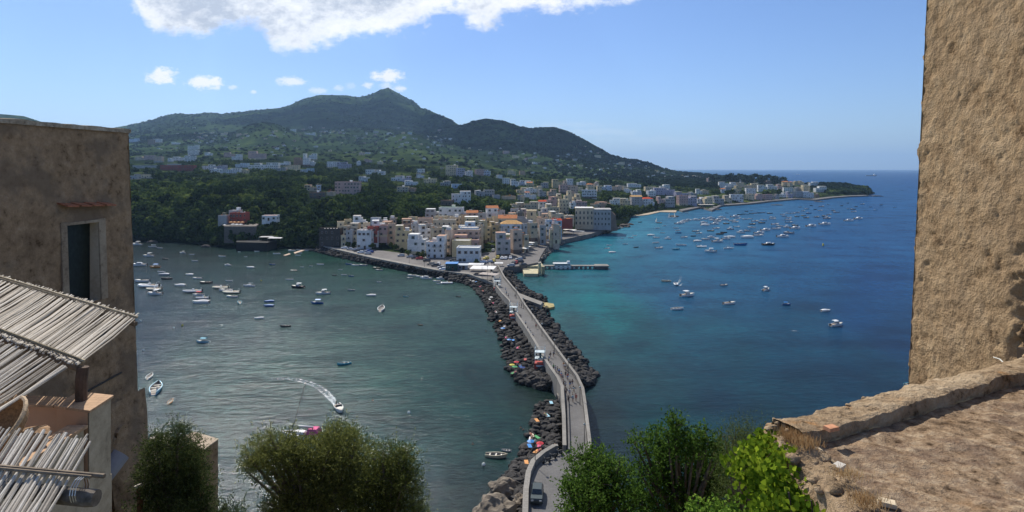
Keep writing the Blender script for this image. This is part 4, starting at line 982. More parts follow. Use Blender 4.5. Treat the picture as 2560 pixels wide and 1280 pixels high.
poly = [P(a, b, zq) for a, b in [(796, 613), (841, 625), (887, 636), (934, 647), (1000, 660), (1089, 677), (1174, 688), (1237, 711), (1250, 690), (1262, 668), (1300, 665), (1345, 656), (1352, 640), (1364, 620), (1380, 608), (1412, 598), (1478, 584), (1530, 568), (1528, 556), (1440, 550), (1380, 545), (1250, 548), (1130, 560), (1000, 575), (880, 592), (806, 602)]]
b = MB(); b.prism(poly, -2, zq); struct(b.build('quay', PAVET))
# pale coping strip along the promenade edge
sw = [P(a, b_, zq) for a, b_ in [(796, 613), (841, 625), (887, 636), (934, 647), (1000, 660), (1089, 677), (1174, 688), (1237, 711)]]
b = MB(); b.wall(sw, zq - .5, zq + .55, .6); o = b.build('promenade_wall', PAVEL); tag(o, 'low pale stone wall edging the promenade above the lava rocks', 'sea wall')
b = MB(); b.prism([sw[i] + Vector((0, 1.0, 0)) for i in range(8)] + [sw[i] + Vector((-.3, 7.0 if i < 7 else 8, 0)) for i in range(7, -1, -1)], zq - .2, zq + .012); struct(b.build('promenade_pavement', PAVEL))
ZR = 4.0
LEFT = [(1226, 662), (1237, 712), (1257, 738), (1276, 758), (1296, 794), (1320, 829), (1341, 863), (1362, 900), (1381, 930), (1398, 954), (1409, 977), (1414, 1053), (1416, 1128)]
RIGHT = [(1243, 667), (1259, 697), (1281, 724), (1291, 735), (1311, 769), (1333, 800), (1343, 815), (1372, 856), (1394, 887), (1420, 923), (1439, 949), (1453, 980), (1458, 1017), (1468, 1105), (1474, 1200), (1478, 1330)]
CURVE = [(1392, 1128), (1365, 1144), (1340, 1166), (1328, 1195), (1322, 1240), (1320, 1340)]
lp = [P(a, b_, ZR) for a, b_ in LEFT]; rp = [P(a, b_, ZR) for a, b_ in RIGHT]; cp = [P(a, b_, ZR) for a, b_ in CURVE]
b = MB(); b.prism([p.to_2d() for p in lp + cp] + [p.to_2d() for p in rp[::-1]], -2, ZR); struct(b.build('causeway_road', PAVE))
def gapwall(name, pts, th, h, label, extra=None):
    b = MB(); b.wall(pts, -1.5, ZR + h, th)
    b.wall([p for p in pts], ZR + h, ZR + h + .12, th + .16)
    o = b.build(name, PAVEL); tag(o, label, 'parapet wall'); return o
gapwall('parapet_wall', [p + Vector((-.35, 0, 0)) for p in lp[:12]] + [lp[12] + Vector((-.35, 0, 0))], .55, 1.0, 'stone parapet along the left side of the causeway, above the sunbathers')
gapwall('parapet_wall', [p + Vector((.35, 0, 0)) for p in rp], .5, .9, 'stone parapet along the right side of the causeway with the lamp posts')
gapwall('parapet_wall', [P(1399, 1128, ZR) + Vector((-.3, .2, 0))] + [p + Vector((-.45, .1, 0)) for p in cp], .7, .95, 'curved stone parapet round the small square at the near end')
# raised bench and rail inside the near left parapet
b = MB(); b.wall([P(1419, 1000, ZR), P(1421, 1053, ZR), P(1423, 1130, ZR)], ZR, ZR + .5, .35); tag(b.build('stone_bench', PAVE), 'long low stone bench beside the near left parapet', 'bench')
# arch under the causeway
A0 = P(1399, 972, 2.0)
b = MB(); pts_o = []
for k in range(11):
    t = math.pi * k / 10; pts_o.append((math.cos(t) * 2.0, math.sin(t) * 2.6 - .6))
dirv = (lp[9] - lp[10]).normalized()
base = (lp[9] + lp[10]) / 2 + Vector((-.75, 0, 0)); base.z = 0
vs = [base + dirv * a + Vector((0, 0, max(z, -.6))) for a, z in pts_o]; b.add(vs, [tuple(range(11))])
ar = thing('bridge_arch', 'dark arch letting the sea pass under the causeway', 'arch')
b.build('shade_sheet', plain('arch_shade', (.012, .012, .012), .9), ar)  # flat dark sheet painted in for the shade under the arch
b = MB(); b.tube(vs, .22, 5); b.build('arch_ring', PAVEL, ar)
# side jetty
b = MB(); jp = [P(a, b_, 3.0) for a, b_ in [(1283, 727), (1357, 755), (1352, 762), (1291, 740)]]; b.prism([p.to_2d() for p in jp], -1, 3.0); struct(b.build('jetty', PAVEL))
b = MB(); jp = [P(a, b_, .9) for a, b_ in [(1352, 754), (1384, 759), (1386, 766), (1374, 769), (1350, 766)]]; b.prism([p.to_2d() for p in jp], -1, .9); struct(b.build('jetty_landing', plain('ochre_concrete', (.38, .30, .12), .8, .25, .6)))
# square at the far end of the causeway, steps
# long concrete pier with open arches
def pier():
    root = thing('pier', 'long straight concrete pier on square piles with a wide head', 'pier', P(1350, 668, 1.6))
    z = 1.9; a = P(1348, 664, z); e = P(1508, 664, z); o_ = root.location
    b = MB(); b.box(((a.x + e.x) / 2 - o_.x, a.y - o_.y + 1, z - .25 - o_.z), (e.x - a.x, 3.4, .5)); hx = P(1488, 664, z).x; b.box(((hx + e.x) / 2 - o_.x + 1.5, a.y - o_.y + 1.5, z - .2 - o_.z), (e.x - hx + 3, 6.5, .62)); b.build('deck', PAVEL, root)
    for k in range(13):
        b = MB(); b.box((a.x + (hx - a.x) * (k + .3) / 12.4 - o_.x, a.y - o_.y + .3, .5 - o_.z), (1.1, 2.4, 2.4)); b.build('pile', PAVET, root)
    b = MB(); b.box(((hx + e.x) / 2 - o_.x + 1.5, a.y - o_.y + 1.6, .4 - o_.z), (e.x - hx + 2, 5.6, 2.4)); b.build('pier_head', PAVET, root)
pier()
YEL = plain('yellowed_concrete', (.50, .44, .27), .8, .25, .5)
b = MB(); b.prism([P(a, c, 1.6).to_2d() for a, c in [(1306, 672), (1345, 672), (1345, 684), (1310, 684)]], -1, 1.6)
b.prism([P(a, c, 2.2).to_2d() for a, c in [(1318, 655), (1350, 652), (1358, 664), (1318, 666)]], -1, 2.2); struct(b.build('landing_stage', YEL))
o_ = thing('loading_gate', 'pale stepped concrete gate standing at the landing stage', 'gate', P(1349, 680, 1.6))
b = MB(); b.box((0, 0, 1.6), (1.4, 3.4, 6)); b.box((1.9, 2, .6), (1.6, 2, 4)); b.build('wall', YEL, o_)
b = MB(); b.box((0, 0, 4.75), (1.7, 3.7, .3)); b.build('coping', PAVEL, o_)
# boulders
def boulder(seed, n=1):
    import bmesh
    bm = bmesh.new(); bmesh.ops.create_icosphere(bm, subdivisions=n, radius=1.0); r = random.Random(seed)
    ax = Vector((r.gauss(0, 1), r.gauss(0, 1), r.gauss(0, 1))).normalized()
    for v in bm.verts:
        v.co *= 1 + r.uniform(-.22, .18)
        for d_, k in ((ax, .72), (Vector((0, 0, 1)), .7), (ax.cross(Vector((0, 1, .2))).normalized(), .78)):
            t = v.co.dot(d_)
            if abs(t) > k: v.co -= d_ * (abs(t) - k) * math.copysign(1, t) * .9
    me = bpy.data.meshes.new('boulder'); bm.to_mesh(me); V = np.array([v.co for v in bm.verts]); Fc = np.array([[v.index for v in f.verts] for f in bm.faces]); bm.free()
    return me, V, Fc
BLD = [boulder(k, 1) for k in range(6)]
def strip(A_, B_, n, za, zb, s0, s1, rnd, px=True):
    """rocks between polyline A (seawall side, height za) and B (waterline, height zb), both in photo pixels, by matching fraction"""
    out = []
    A3 = [P(x, y, za) for x, y in A_]; B3 = [P(x, y, 0) for x, y in B_]
    def at(pl, t):
        t *= len(pl) - 1; i = min(int(t), len(pl) - 2); return pl[i].lerp(pl[i + 1], t - i)
    ar = sum(((A3[min(i + 1, len(A3) - 1)] - A3[i]).length) for i in range(len(A3)))
    for _ in range(n):
        t = rnd.random(); u = rnd.random(); a = at(A3, t); b_ = at(B3, t); p = a.lerp(b_, u); p.z = za * (1 - u) * .85 + zb * u + rnd.uniform(-.3, .25)
        out.append((p, rnd.uniform(s0, s1) * rnd.choice((.7, 1, 1, 1.25))))
    return out
rk = random.Random(12)
MASS_A = ([(1174, 690), (1237, 713), (1257, 739), (1276, 760), (1296, 796), (1320, 833), (1341, 868), (1362, 905), (1378, 932), (1382, 950)],
          [(1150, 706), (1181, 719), (1197, 737), (1211, 756), (1217, 786), (1244, 832), (1258, 884), (1270, 925), (1293, 958), (1362, 973)])
MASS_B = ([(1396, 1003), (1398, 1030), (1398, 1060), (1398, 1100), (1388, 1128), (1356, 1143), (1330, 1166), (1318, 1196), (1314, 1240), (1310, 1300)],
          [(1372, 1002), (1345, 1015), (1332, 1045), (1326, 1075), (1310, 1108), (1295, 1140), (1276, 1170), (1262, 1192), (1236, 1215), (1225, 1290)])
MASS_C = ([(1250, 672), (1262, 697), (1284, 724), (1300, 745), (1314, 769), (1346, 815), (1375, 856), (1398, 887), (1424, 923), (1443, 950)],
          [(1282, 672), (1300, 703), (1322, 727), (1364, 742), (1368, 776), (1400, 828), (1424, 853), (1448, 884), (1490, 938), (1480, 962)])
PROM = ([(796, 614), (841, 626), (887, 637), (934, 648), (1000, 661), (1089, 678), (1174, 690)], [(782, 628), (830, 640), (887, 653), (934, 662), (1000, 675), (1089, 692), (1152, 708)])
SHR = ([(1352, 648), (1364, 620), (1380, 608), (1412, 598), (1478, 584), (1530, 568)], [(1346, 660), (1372, 636), (1392, 618), (1418, 605), (1484, 592), (1560, 570)])
mB = strip(*MASS_B, 520, 2.6, .1, .5, 1.05, rk); mA = strip(*MASS_A, 1250, 2.8, .1, .7, 1.35, rk); mC = strip(*MASS_C, 900, 2.8, .1, .7, 1.4, rk)
pr = strip(*PROM, 620, 2.9, .2, 1.0, 1.9, rk); sh_ = strip(*SHR, 620, 2.6, .1, .8, 1.5, rk)
def mound(A_, B_, za, name):
    A3 = [P(x, y, za) for x, y in A_]; B3 = [P(x, y, 0) for x, y in B_]
    k = 24; v = []
    for q_ in range(len(A3)):
        for z, p in ((-1.5, A3[q_]), (za - .9, A3[q_]), (-.55, B3[q_]), (-1.6, B3[q_])): v.append((p.x, p.y, z))
    f = [(4 * i_ + a, 4 * i_ + 4 + a, 4 * i_ + 5 + a, 4 * i_ + 1 + a) for i_ in range(len(A3) - 1) for a in range(3)]
    bb = MB(); bb.add(v, f); return bb
bb = MB()
for m_ in (MASS_A, MASS_B, MASS_C, PROM, SHR):
    q_ = mound(*m_, 2.6, ''); bb.add(q_.v, q_.f)
struct(bb.build('shore_rubble', LAVA))
def rocks_stuff(name, lst, mat, label):
    VV, FF, n0 = [], [], 0
    for p, s in lst:
        _, V, Fc = BLD[rk.randrange(6)]; a, b_ = rk.uniform(0, 6.28), rk.uniform(-.5, .5)
        M = np.array(Matrix.Rotation(a, 3, 'Z') @ Matrix.Rotation(b_, 3, 'X')) * np.array([s * rk.uniform(.8, 1.3), s * rk.uniform(.7, 1.1), s * rk.uniform(.6, .95)])
        VV.append(V @ M.T + np.array(p)); FF.append(Fc + n0); n0 += len(V)
    o = obj(name, npmesh(name, np.concatenate(VV), np.concatenate(FF), mat)); tag(o, label, 'rocks', kind='stuff')
mB.sort(key=lambda t: -t[1] / t[0].y); mA.sort(key=lambda t: -t[1] / t[0].y); mC.sort(key=lambda t: -t[1] / t[0].y)
rocks_stuff('breakwater_rocks', mB[190:] + mA[50:] + mC[40:] + pr, LAVA, 'heaped dark lava rocks of the breakwaters on both sides of the causeway')
rocks_stuff('shore_rocks', sh_, BRKW, 'pale and brown boulders heaped along the seafront right of the town')
for lst, lab in ((mB[:190], 'large dark lava boulder heaped beside the near square where people sunbathe'), (mA[:50], 'dark lava boulder of the left breakwater below the parapet'), (mC[:40], 'dark lava boulder at the tip of the right breakwater')):
    for p, s in lst:
        o = obj('boulder', BLD[rk.randrange(6)][0], None, p); o.rotation_euler = (rk.uniform(-.4, .4), rk.uniform(-.4, .4), rk.uniform(0, 6.3)); o.scale = (s * rk.uniform(.85, 1.3), s * rk.uniform(.75, 1.1), s * rk.uniform(.6, .95))
        if not o.data.materials: o.data.materials.append(LAVA)
        tag(o, lab, 'boulder', lab.replace('large dark', 'dark'))
def crag(name, pts, mat, label, seed):
    for i_, (px, py, z, rx, ry, rz_) in enumerate(pts):
        import bmesh
        bm = bmesh.new(); bmesh.ops.create_icosphere(bm, subdivisions=4, radius=1)
        for v in bm.verts:
            n_ = MN.fractal(v.co * 1.7 + Vector((seed + i_, 0, 0)), .9, 2.1, 5); v.co *= 1 + .3 * n_
        me = bpy.data.meshes.new(name); bm.to_mesh(me); bm.free(); me.materials.append(mat)
        o = obj(name, me, None, P(px, py, z)); o.scale = (rx, ry, rz_); tag(o, label[i_], 'rock')
crag('tufa_rock', [(1256, 1232, 1.2, 2.6, 2.0, 2.2), (1236, 1290, 1.6, 3.2, 3.0, 2.8), (1302, 1262, 1.5, 1.3, 1.5, 1.5)], TUFA, ['pale craggy tufa rock at the water below the curved parapet', 'larger pale tufa rock cut by the lower edge of the view', 'small pale rock between dark boulders and the curved parapet'], 3)
crag('islet', [(1686, 542, 0, 5.5, 4, 1.6), (1942, 513, 0, 9, 4, 1.3), (2047, 505, 0, 9, 4, 1.2), (1790, 525, 0, 9, 4, 1.4), (2190, 491, 0, 14, 5, 2), (1562, 566, .3, 5, 6, 2.4), (1575, 562, 0, 3.5, 3, 1.6), (515, 617, .3, 3, 2, 1.6), (380, 606, .2, 4, 2, 1.4)], BRKW,
     ['low dark islet beside the two small white sails', 'low dark rock awash off the far pink houses', 'low dark rock awash off the end of the far promenade', 'flat dark rock awash by the far stilt house', 'dark rock awash off the tip of the point', 'rough dark rock under the ruined end of the palazzo', 'low reef running out from the palazzo rock', 'grey rock at the foot of the left cliff', 'pale rocks at the waterline next to the tall left wall'], 9)
# beach
b = MB(); b.prism([P(a, c, 1.0).to_2d() for a, c in [(1580, 539), (1600, 538), (1620, 536), (1650, 529), (1690, 530), (1692, 523), (1660, 519), (1620, 521), (1585, 528)]], -1, .7); struct(b.build('beach', plain('beach_sand', (.42, .33, .23), .9, .2, .5)))
b = MB(); fp = [(1706, 527), (1751, 517.5), (1780, 525), (1803, 513.5), (1873, 508.5), (1926, 502.5), (1996, 496.5), (2040, 499), (2082, 493.5), (2119, 490.5), (2172, 488.5)]
b.prism([P(a, c, 2.2).to_2d() for a, c in fp] + [(P(a, c, 2.2) + Vector((2, 22, 0))).to_2d() for a, c in fp[::-1]], -1.2, 2.2); struct(b.build('far_promenade', PAVET))
# ------------------------------------------------------------------ kiosks, sheds, canopies
def flatshed(name, x0, x1, yt, yb, wallm, roofm, label, cat, Y=None, ov=.5, d=6.0):
    Y = Y or (H - zq) * F / (yb - HY); s = Y / F; w = (x1 - x0) * s; h = (yb - yt) * s
    r = thing(name, label, cat, ((((x0 + x1) / 2) - CX) * s, Y, zq)); b = MB(); b.box((0, d / 2, h / 2), (w, d, h)); b.build('wall', wallm, r)
    b = MB(); b.box((0, d / 2, h + .1), (w + ov, d + ov, .22)); b.build('roof', roofm, r)
    obj('door', DOOR, r, (w * .1, -.02, 1.05), 0, (1.2, 1, 2.1)); obj('window', WINS[0], r, (-w * .28, -.02, h * .55), 0, (1.2, 1, 1.0)); return r
BLUEP = plain('blue_paint', (.04, .22, .55), .5); GRN = plain('dark_green_paint', (.03, .07, .06), .6); CANV = plain('white_canvas', (.74, .72, .68), .9, .1, .5); GREYP = plain('grey_paint', (.34, .36, .40), .6)
flatshed('kiosk', 1114, 1143, 660, 677, GRN, BLUEP, 'dark green kiosk with a bright blue roof on the promenade', 'kiosk')
flatshed('hut', 1145, 1168, 664, 674, GREYP, plain('zinc', (.42, .46, .52), .5), 'small grey metal hut next to the blue-roofed kiosk', 'hut')
def canopy(px, py, w, d, h, mat, label, rz=0, z0=zq, cat='canopy'):
    r = thing('canopy', label, cat, P(px, py, z0), rz)
    b = MB(); b.add([(-w / 2, -d / 2, h), (w / 2, -d / 2, h), (w / 2, d / 2, h + .15), (-w / 2, d / 2, h + .15), (0, 0, h + .5)], [(0, 1, 4), (1, 2, 4), (2, 3, 4), (3, 0, 4), (3, 2, 1, 0)]); b.build('roof_cloth', mat, r)
    for sx_ in (-1, 1):
        for sy_ in (-1, 1): b = MB(); b.tube([(sx_ * (w / 2 - .15), sy_ * (d / 2 - .15), 0), (sx_ * (w / 2 - .15), sy_ * (d / 2 - .15), h)], .06, 4); b.build('post', FRAMEW, r)
canopy(1208, 684, 12, 9, 3.0, CANV, 'large white flat canopy of the restaurant at the causeway head', R(-8)); canopy(1222, 700, 9, 5, 2.8, plain('beige_canvas', (.42, .36, .31), .9), 'beige awning between the white canopy and the sea wall', R(-25)); canopy(1190, 676, 8, 5, 3.2, CANV, 'white awning left of the large restaurant canopy', R(-5))
for k, (px, py) in enumerate([(1312, 632), (1317, 627), (1322, 622), (1327, 617), (1333, 612), (1338, 608)]): canopy(px, py, 5.0, 3.4, 2.8, CANV, f'white market canopy, {ordw(k + 1)} from the near end of the seafront row', R(-40))
canopy(1419, 584, 13, 8, 3, CANV, 'broad white tent beside the dark seafront garden', R(-25)); canopy(1447, 586, 9, 3, 2.6, plain('slate_awning', (.25, .27, .29), .8), 'grey awning on the seafront past the white tent', R(-20)); canopy(1247, 665, 4.5, 3.4, 1.6, CANV, 'small white rounded tent at the head of the causeway'); canopy(1301, 628, 6, 5, 3.0, plain('slate_awning', (.25, .27, .29), .8), 'dark grey awning at the foot of the grey corner house')
# red restaurant on the left cliff
hr = house(573, 612, 534, 556, 'r', 'f', -8, 438, (4, 2), 'B', 'red restaurant building with white-framed windows on the left cliff'); hr2 = house(545, 566, 540, 556, 'g', 'f', 0, 436, None, 'N', 'grey-green shed left of the red restaurant'); hr3 = house(572, 596, 527, 540, 'g', 'f', 0, 448, None, '', 'grey upper house behind the red restaurant'); hr4 = house(652, 690, 540, 552, 'w', 'F', 6, 438, None, '', 'low white and brown house right of the red restaurant')
for h_ in (hr, hr2, hr3, hr4): h_['group'] = 'houses on the left cliff'
def slab(name, pts, z0, z1, mat): b = MB(); b.prism([p.to_2d() for p in pts], z0, z1); return struct(b.build(name, mat))
zt = H - (562 - HY) / F * 430
slab('restaurant_terrace', [P(560, 572, zt - 2), P(640, 572, zt - 2), P(650, 556, zt), P(560, 556, zt)], zt - 12, zt - .2, BRKW)
slab('lower_terrace', [P(590, 620, 1.5), P(668, 622, 1.5), P(700, 612, 1.5), P(690, 596, 4.5), P(600, 594, 4.5)], -1, 5.5, LAVA)
canopy(672, 601, 12, 5, 2.5, plain('grey_sheet', (.35, .34, .33), .7), 'wide flat grey roof of the sea restaurant below the cliff', 0, 5.5); canopy(688, 603, 9, 4, 2.2, CANV, 'white sheet roof beside the wide grey one', 0, 5.5)
# far stilt house
o_ = thing('stilt_house', 'flat-roofed bathing house on dark stilts over the far shallows', 'bathing house', P(1768, 523, 0)); b = MB(); b.box((0, 4, 4.6), (17, 8, 2.2)); b.build('wall', GRN, o_); b = MB(); b.box((0, 4, 6.0), (20, 10, .4)); b.build('roof', FLAT, o_)
for k in range(6): b = MB(); b.box((-7.5 + 3 * k, .5, 1.2), (.5, .5, 5)); b.build('stilt', BARK, o_)
# floating pontoons by the dark tower
b = MB(); b.prism([P(a, c, .5).to_2d() for a, c in [(734, 631), (762, 622), (790, 621), (790, 623.5), (765, 624.5), (737, 634)]], -.3, .5); tag(b.build('pontoon', plain('wood_deck', (.48, .34, .24), .8)), 'brown wooden bathing pontoon running out below the dark tower', 'pontoon')
b = MB(); b.prism([P(a, c, .5).to_2d() for a, c in [(708, 638), (723, 633), (727, 635), (713, 639)]], -.3, .5); tag(b.build('pontoon', plain('wood_deck', (.48, .34, .24), .8)), 'short detached wooden raft off the bathing pontoon', 'raft')
# parasols
def parasol_mesh():
    t = thing('parasol', '', 'parasol'); b = MB(); v = [(1.5 * math.cos(k * math.pi / 4), 1.5 * math.sin(k * math.pi / 4), 2.0) for k in range(8)] + [(0, 0, 2.55)]
    b.add(v, [(k, (k + 1) % 8, 8) for k in range(8)] + [tuple(range(8))[::-1]]); b.build('shade', CANV, t); b = MB(); b.tube([(0, 0, 0), (0, 0, 2.1)], .04, 4); b.build('pole', FRAMEW, t); return t
PAR = parasol_mesh(); first = True
PC = {'w': ('white', CANV), 'b': ('bright blue', BLUEP), 'r': ('red', plain('red_cloth', (.5, .04, .05), .8)), 'g': ('green', plain('green_cloth', (.08, .32, .12), .8)), 'y': ('yellow', plain('yellow_cloth', (.6, .5, .1), .8)), 'n': ('navy blue', plain('navy_cloth', (.03, .06, .2), .8)), 'o': ('orange', plain('orange_cloth', (.65, .3, .1), .8)), 'p': ('pink', plain('pink_cloth', (.65, .12, .25), .8))}
PLIST = [(582, 568, 'w', zt, 'on the red restaurant terrace'), (592, 568, 'w', zt, 'on the red restaurant terrace'), (602, 568, 'w', zt, 'on the red restaurant terrace'), (577, 562, 'o', zt, 'on the red restaurant terrace'), (586, 562, 'o', zt, 'on the red restaurant terrace'), (596, 562, 'o', zt, 'on the red restaurant terrace'), (606, 562, 'o', zt, 'on the red restaurant terrace'), (561, 569, 'w', zt - 2, 'below the red restaurant'), (586, 581, 'w', 10, 'below the red restaurant'), (596, 583, 'w', 9, 'below the red restaurant'),
         (1257, 828, 'b', 2, 'on the rocks of the left breakwater'), (1273, 857, 'b', 2, 'on the rocks of the left breakwater'), (1291, 914, 'r', 2, 'on the rocks of the left breakwater'), (1280, 921, 'y', 2, 'on the rocks of the left breakwater'), (1287, 926, 'g', 2, 'on the rocks of the left breakwater'), (1306, 928, 'n', 2, 'on the rocks of the left breakwater'), (1350, 1121, 'r', 2, 'on the near boulders'), (1327, 1116, 'b', 1.5, 'on the near boulders'), (1228, 749, 'w', 2, 'on the rocks of the left breakwater'), (1183, 708, 'w', 2, 'on the rocks of the left breakwater'), (1163, 541, 'p', 14, 'in front of the white house with the green roof')]
pc = {}
for px, py, c, z, where in PLIST:
    pc[(c, where)] = pc.get((c, where), 0) + 1
tot = dict(pc); pc = {}
for px, py, c, z, where in PLIST:
    pc[(c, where)] = pc.get((c, where), 0) + 1
    lab = f"{PC[c][0]} parasol {where}" + ('' if tot[(c, where)] == 1 else f", {ordw(pc[(c, where)])} such from left")
    if first: PAR.location = P(px, py, z); PAR['label'] = lab; PAR['group'] = 'open parasols'; recolor(kid(PAR.children, 'shade'), 0, PC[c][1]); first = False
    else: r_, ks = dup(PAR, P(px, py, z), 0, lab, 'open parasols', .5 if py > 700 else .95); recolor(kid(ks, 'shade'), 0, PC[c][1])
# lamp posts
b = MB(); b.tube([(0, 0, 0), (0, 0, .4), (0, 0, 3.6)], [.11, .07, .045], 6); pm = b.mesh('post', RAIL); b = MB(); b.lathe([(.05, 0), (.2, .12), (.22, .35), (.08, .5), (.02, .55)], 8); lm = b.mesh('lantern', plain('lamp_glass', (.5, .5, .45), .3))
LP_ = [(1247, 680, 'head of the causeway'), (1291, 744, 'junction with the jetty'), (1309, 772, 'shallow bend past the jetty'), (1330, 801, 'middle of the causeway'), (1355, 841, 'stretch level with the lifeguard frames'), (1386, 884, 'wall beside the two walkers'), (1421, 937, 'corner where the causeway widens'), (1450, 1012, 'straight near stretch'), (1461, 1112, 'tree tops')]
for px, py, w_ in LP_:
    r = thing('street_lamp', 'thin dark street lamp on the right parapet by the ' + w_, 'street lamp', P(px, py, ZR), 0, 'lamps along the causeway'); obj('post', pm, r); obj('lantern', lm, r, (0, 0, 3.55))
r = thing('street_lamp', 'thin dark street lamp on the curved parapet of the near square', 'street lamp', P(1338, 1166, ZR), 0, 'lamps along the causeway'); obj('post', pm, r, None, 0, (1, 1, 1.15)); obj('lantern', lm, r, (0, 0, 4.1))
for k, (px, py) in enumerate([(1023, 658), (1061, 667), (1205, 700), (1219, 706)]):
    r = thing('street_lamp', f'thin street lamp on the promenade, {ordw(k + 1)} from the dark tower', 'street lamp', P(px, py, zq), 0, 'lamps along the promenade'); obj('post', pm, r, None, 0, (1, 1, 2.0)); obj('lantern', lm, r, (0, 0, 7.1))
# red-based steel lighting towers standing on the rocks
REDP = plain('red_paint', (.45, .07, .05), .5); STEEL = plain('pale_steel', (.55, .62, .62), .5)
for px, py, h_, w_ in [(1243, 729, 7.0, 'nearest the old town'), (1284, 800, 6.5, 'in the middle'), (1350, 922, 6.2, 'nearest the castle')]:
    r = thing('scaffold_tower', 'red-based scaffold tower with pale steel platforms beside the causeway, ' + w_, 'scaffold tower', P(px, py, 1.8), R(-8), 'scaffold towers along the causeway')
    b = MB(); b.box((0, 0, .9), (2.9, 2.2, 1.7)); b.box((0, -1.13, 1.1), (1.9, .06, .5), mi=1); b.build('base', [REDP, STEEL], r)
    for sx_ in (-1, 1):
        for sy_ in (-1, 1): b = MB(); b.tube([(sx_ * 1.3, sy_ * 1.0, 1.7), (sx_ * 1.3, sy_ * 1.0, h_)], .055, 4); b.build('upright', STEEL, r)
    for z in (2.9, 4.6):
        b = MB(); b.box((0, 0, z), (2.7, 2.1, .12)); b.box((0, -1.0, z + .9), (2.7, .06, .08)); b.box((0, 1.0, z + .9), (2.7, .06, .08)); b.box((-1.3, 0, z + .9), (.06, 2, .08)); b.box((1.3, 0, z + .9), (.06, 2, .08)); b.build('platform', STEEL, r)
    b = MB(); b.box((.1, 0, 3.6), (.5, .6, 1.3)); b.build('control_box', GRN, r)
# ------------------------------------------------------------------ cars
TYRE = plain('tyre_rubber', (.02, .02, .02), .8); RIM = plain('wheel_rim', (.4, .4, .42), .35, metal=.6); LAMPG = plain('headlight_glass', (.75, .75, .72), .15); TAIL = plain('tail_light', (.4, .02, .02), .3); CGL = plain('car_glass', (.015, .02, .025), .08, .1, 1, .8)
def paint(n, c): return plain('car_paint_' + n, c, .28, .05, .5, .6)
def car_proto():
    t = thing('parked_car', '', 'car')
    prof = [(-2.15, .35), (-2.2, .75), (-2.05, .98), (-1.1, 1.06), (-.45, 1.52), (1.35, 1.58), (2.0, 1.12), (2.15, .9), (2.15, .35)]
    b = MB(); n = len(prof); v = []
    for s, k in ((-1, 1), (1, 1)):
        for x, z in prof: v.append((x, s * (.86 if z < 1.0 else .70), z))
    v2 = [(x, -.88 if z < 1.1 else -.68, z) for x, z in prof] + [(x, .88 if z < 1.1 else .68, z) for x, z in prof]
    b.add(v2, [tuple(range(n)), tuple(range(n, 2 * n))[::-1]] + [(i_, n + i_, n + (i_ + 1) % n, (i_ + 1) % n) for i_ in range(n)])
    bo = b.build('body', paint('white', (.75, .75, .75)), t)
    b = MB(); b.add([(-1.06, -.72, 1.08), (-1.06, .72, 1.08), (-.5, .62, 1.49), (-.5, -.62, 1.49)], [(0, 3, 2, 1)]); b.v = [(x - .03, y, z + .03) for x, y, z in b.v]; b.build('windscreen', CGL, t)
    b = MB(); b.add([(1.38, -.62, 1.56), (1.38, .62, 1.56), (1.98, .72, 1.14), (1.98, -.72, 1.14)], [(0, 3, 2, 1)]); b.v = [(x + .03, y, z + .02) for x, y, z in b.v]; b.build('rear_window', CGL, t)
    for s in (-1, 1):
        b = MB(); b.add([(-.85, s * .8, 1.1), (1.75, s * .8, 1.13), (1.25, s * .71, 1.47), (-.42, s * .71, 1.44)], [(0, 1, 2, 3) if s < 0 else (3, 2, 1, 0)]); b.build('side_window', CGL, t)
        b = MB(); b.box((-2.16, s * .62, .74), (.1, .36, .18)); b.build('headlight', LAMPG, t)
        b = MB(); b.box((2.14, s * .68, .86), (.08, .25, .22)); b.build('tail_light', TAIL, t)
    for x in (-1.35, 1.35):
        for s in (-1, 1):
            b = MB(); pts_ = [(x + .33 * math.cos(k * math.pi / 6), z_) for k in range(12) for z_ in (0,)]
            b.tube([(x, s * .70, .33), (x, s * .92, .33)], .33, 12); w_ = b.build('wheel', TYRE, t); b = MB(); b.tube([(x, s * .9, .33), (x, s * .94, .33)], .19, 10); b.build('rim', RIM, w_)
    return t
CAR = car_proto(); CC = {'w': ('white', (.75, .75, .75)), 's': ('silver', (.42, .43, .45)), 'd': ('dark grey', (.045, .05, .055)), 'y': ('yellow', (.62, .48, .06)), 'r': ('red', (.4, .03, .03)), 'b': ('blue', (.04, .10, .32)), 'g': ('beige', (.45, .38, .28)), 'k': ('dark green-grey', (.045, .06, .06))}
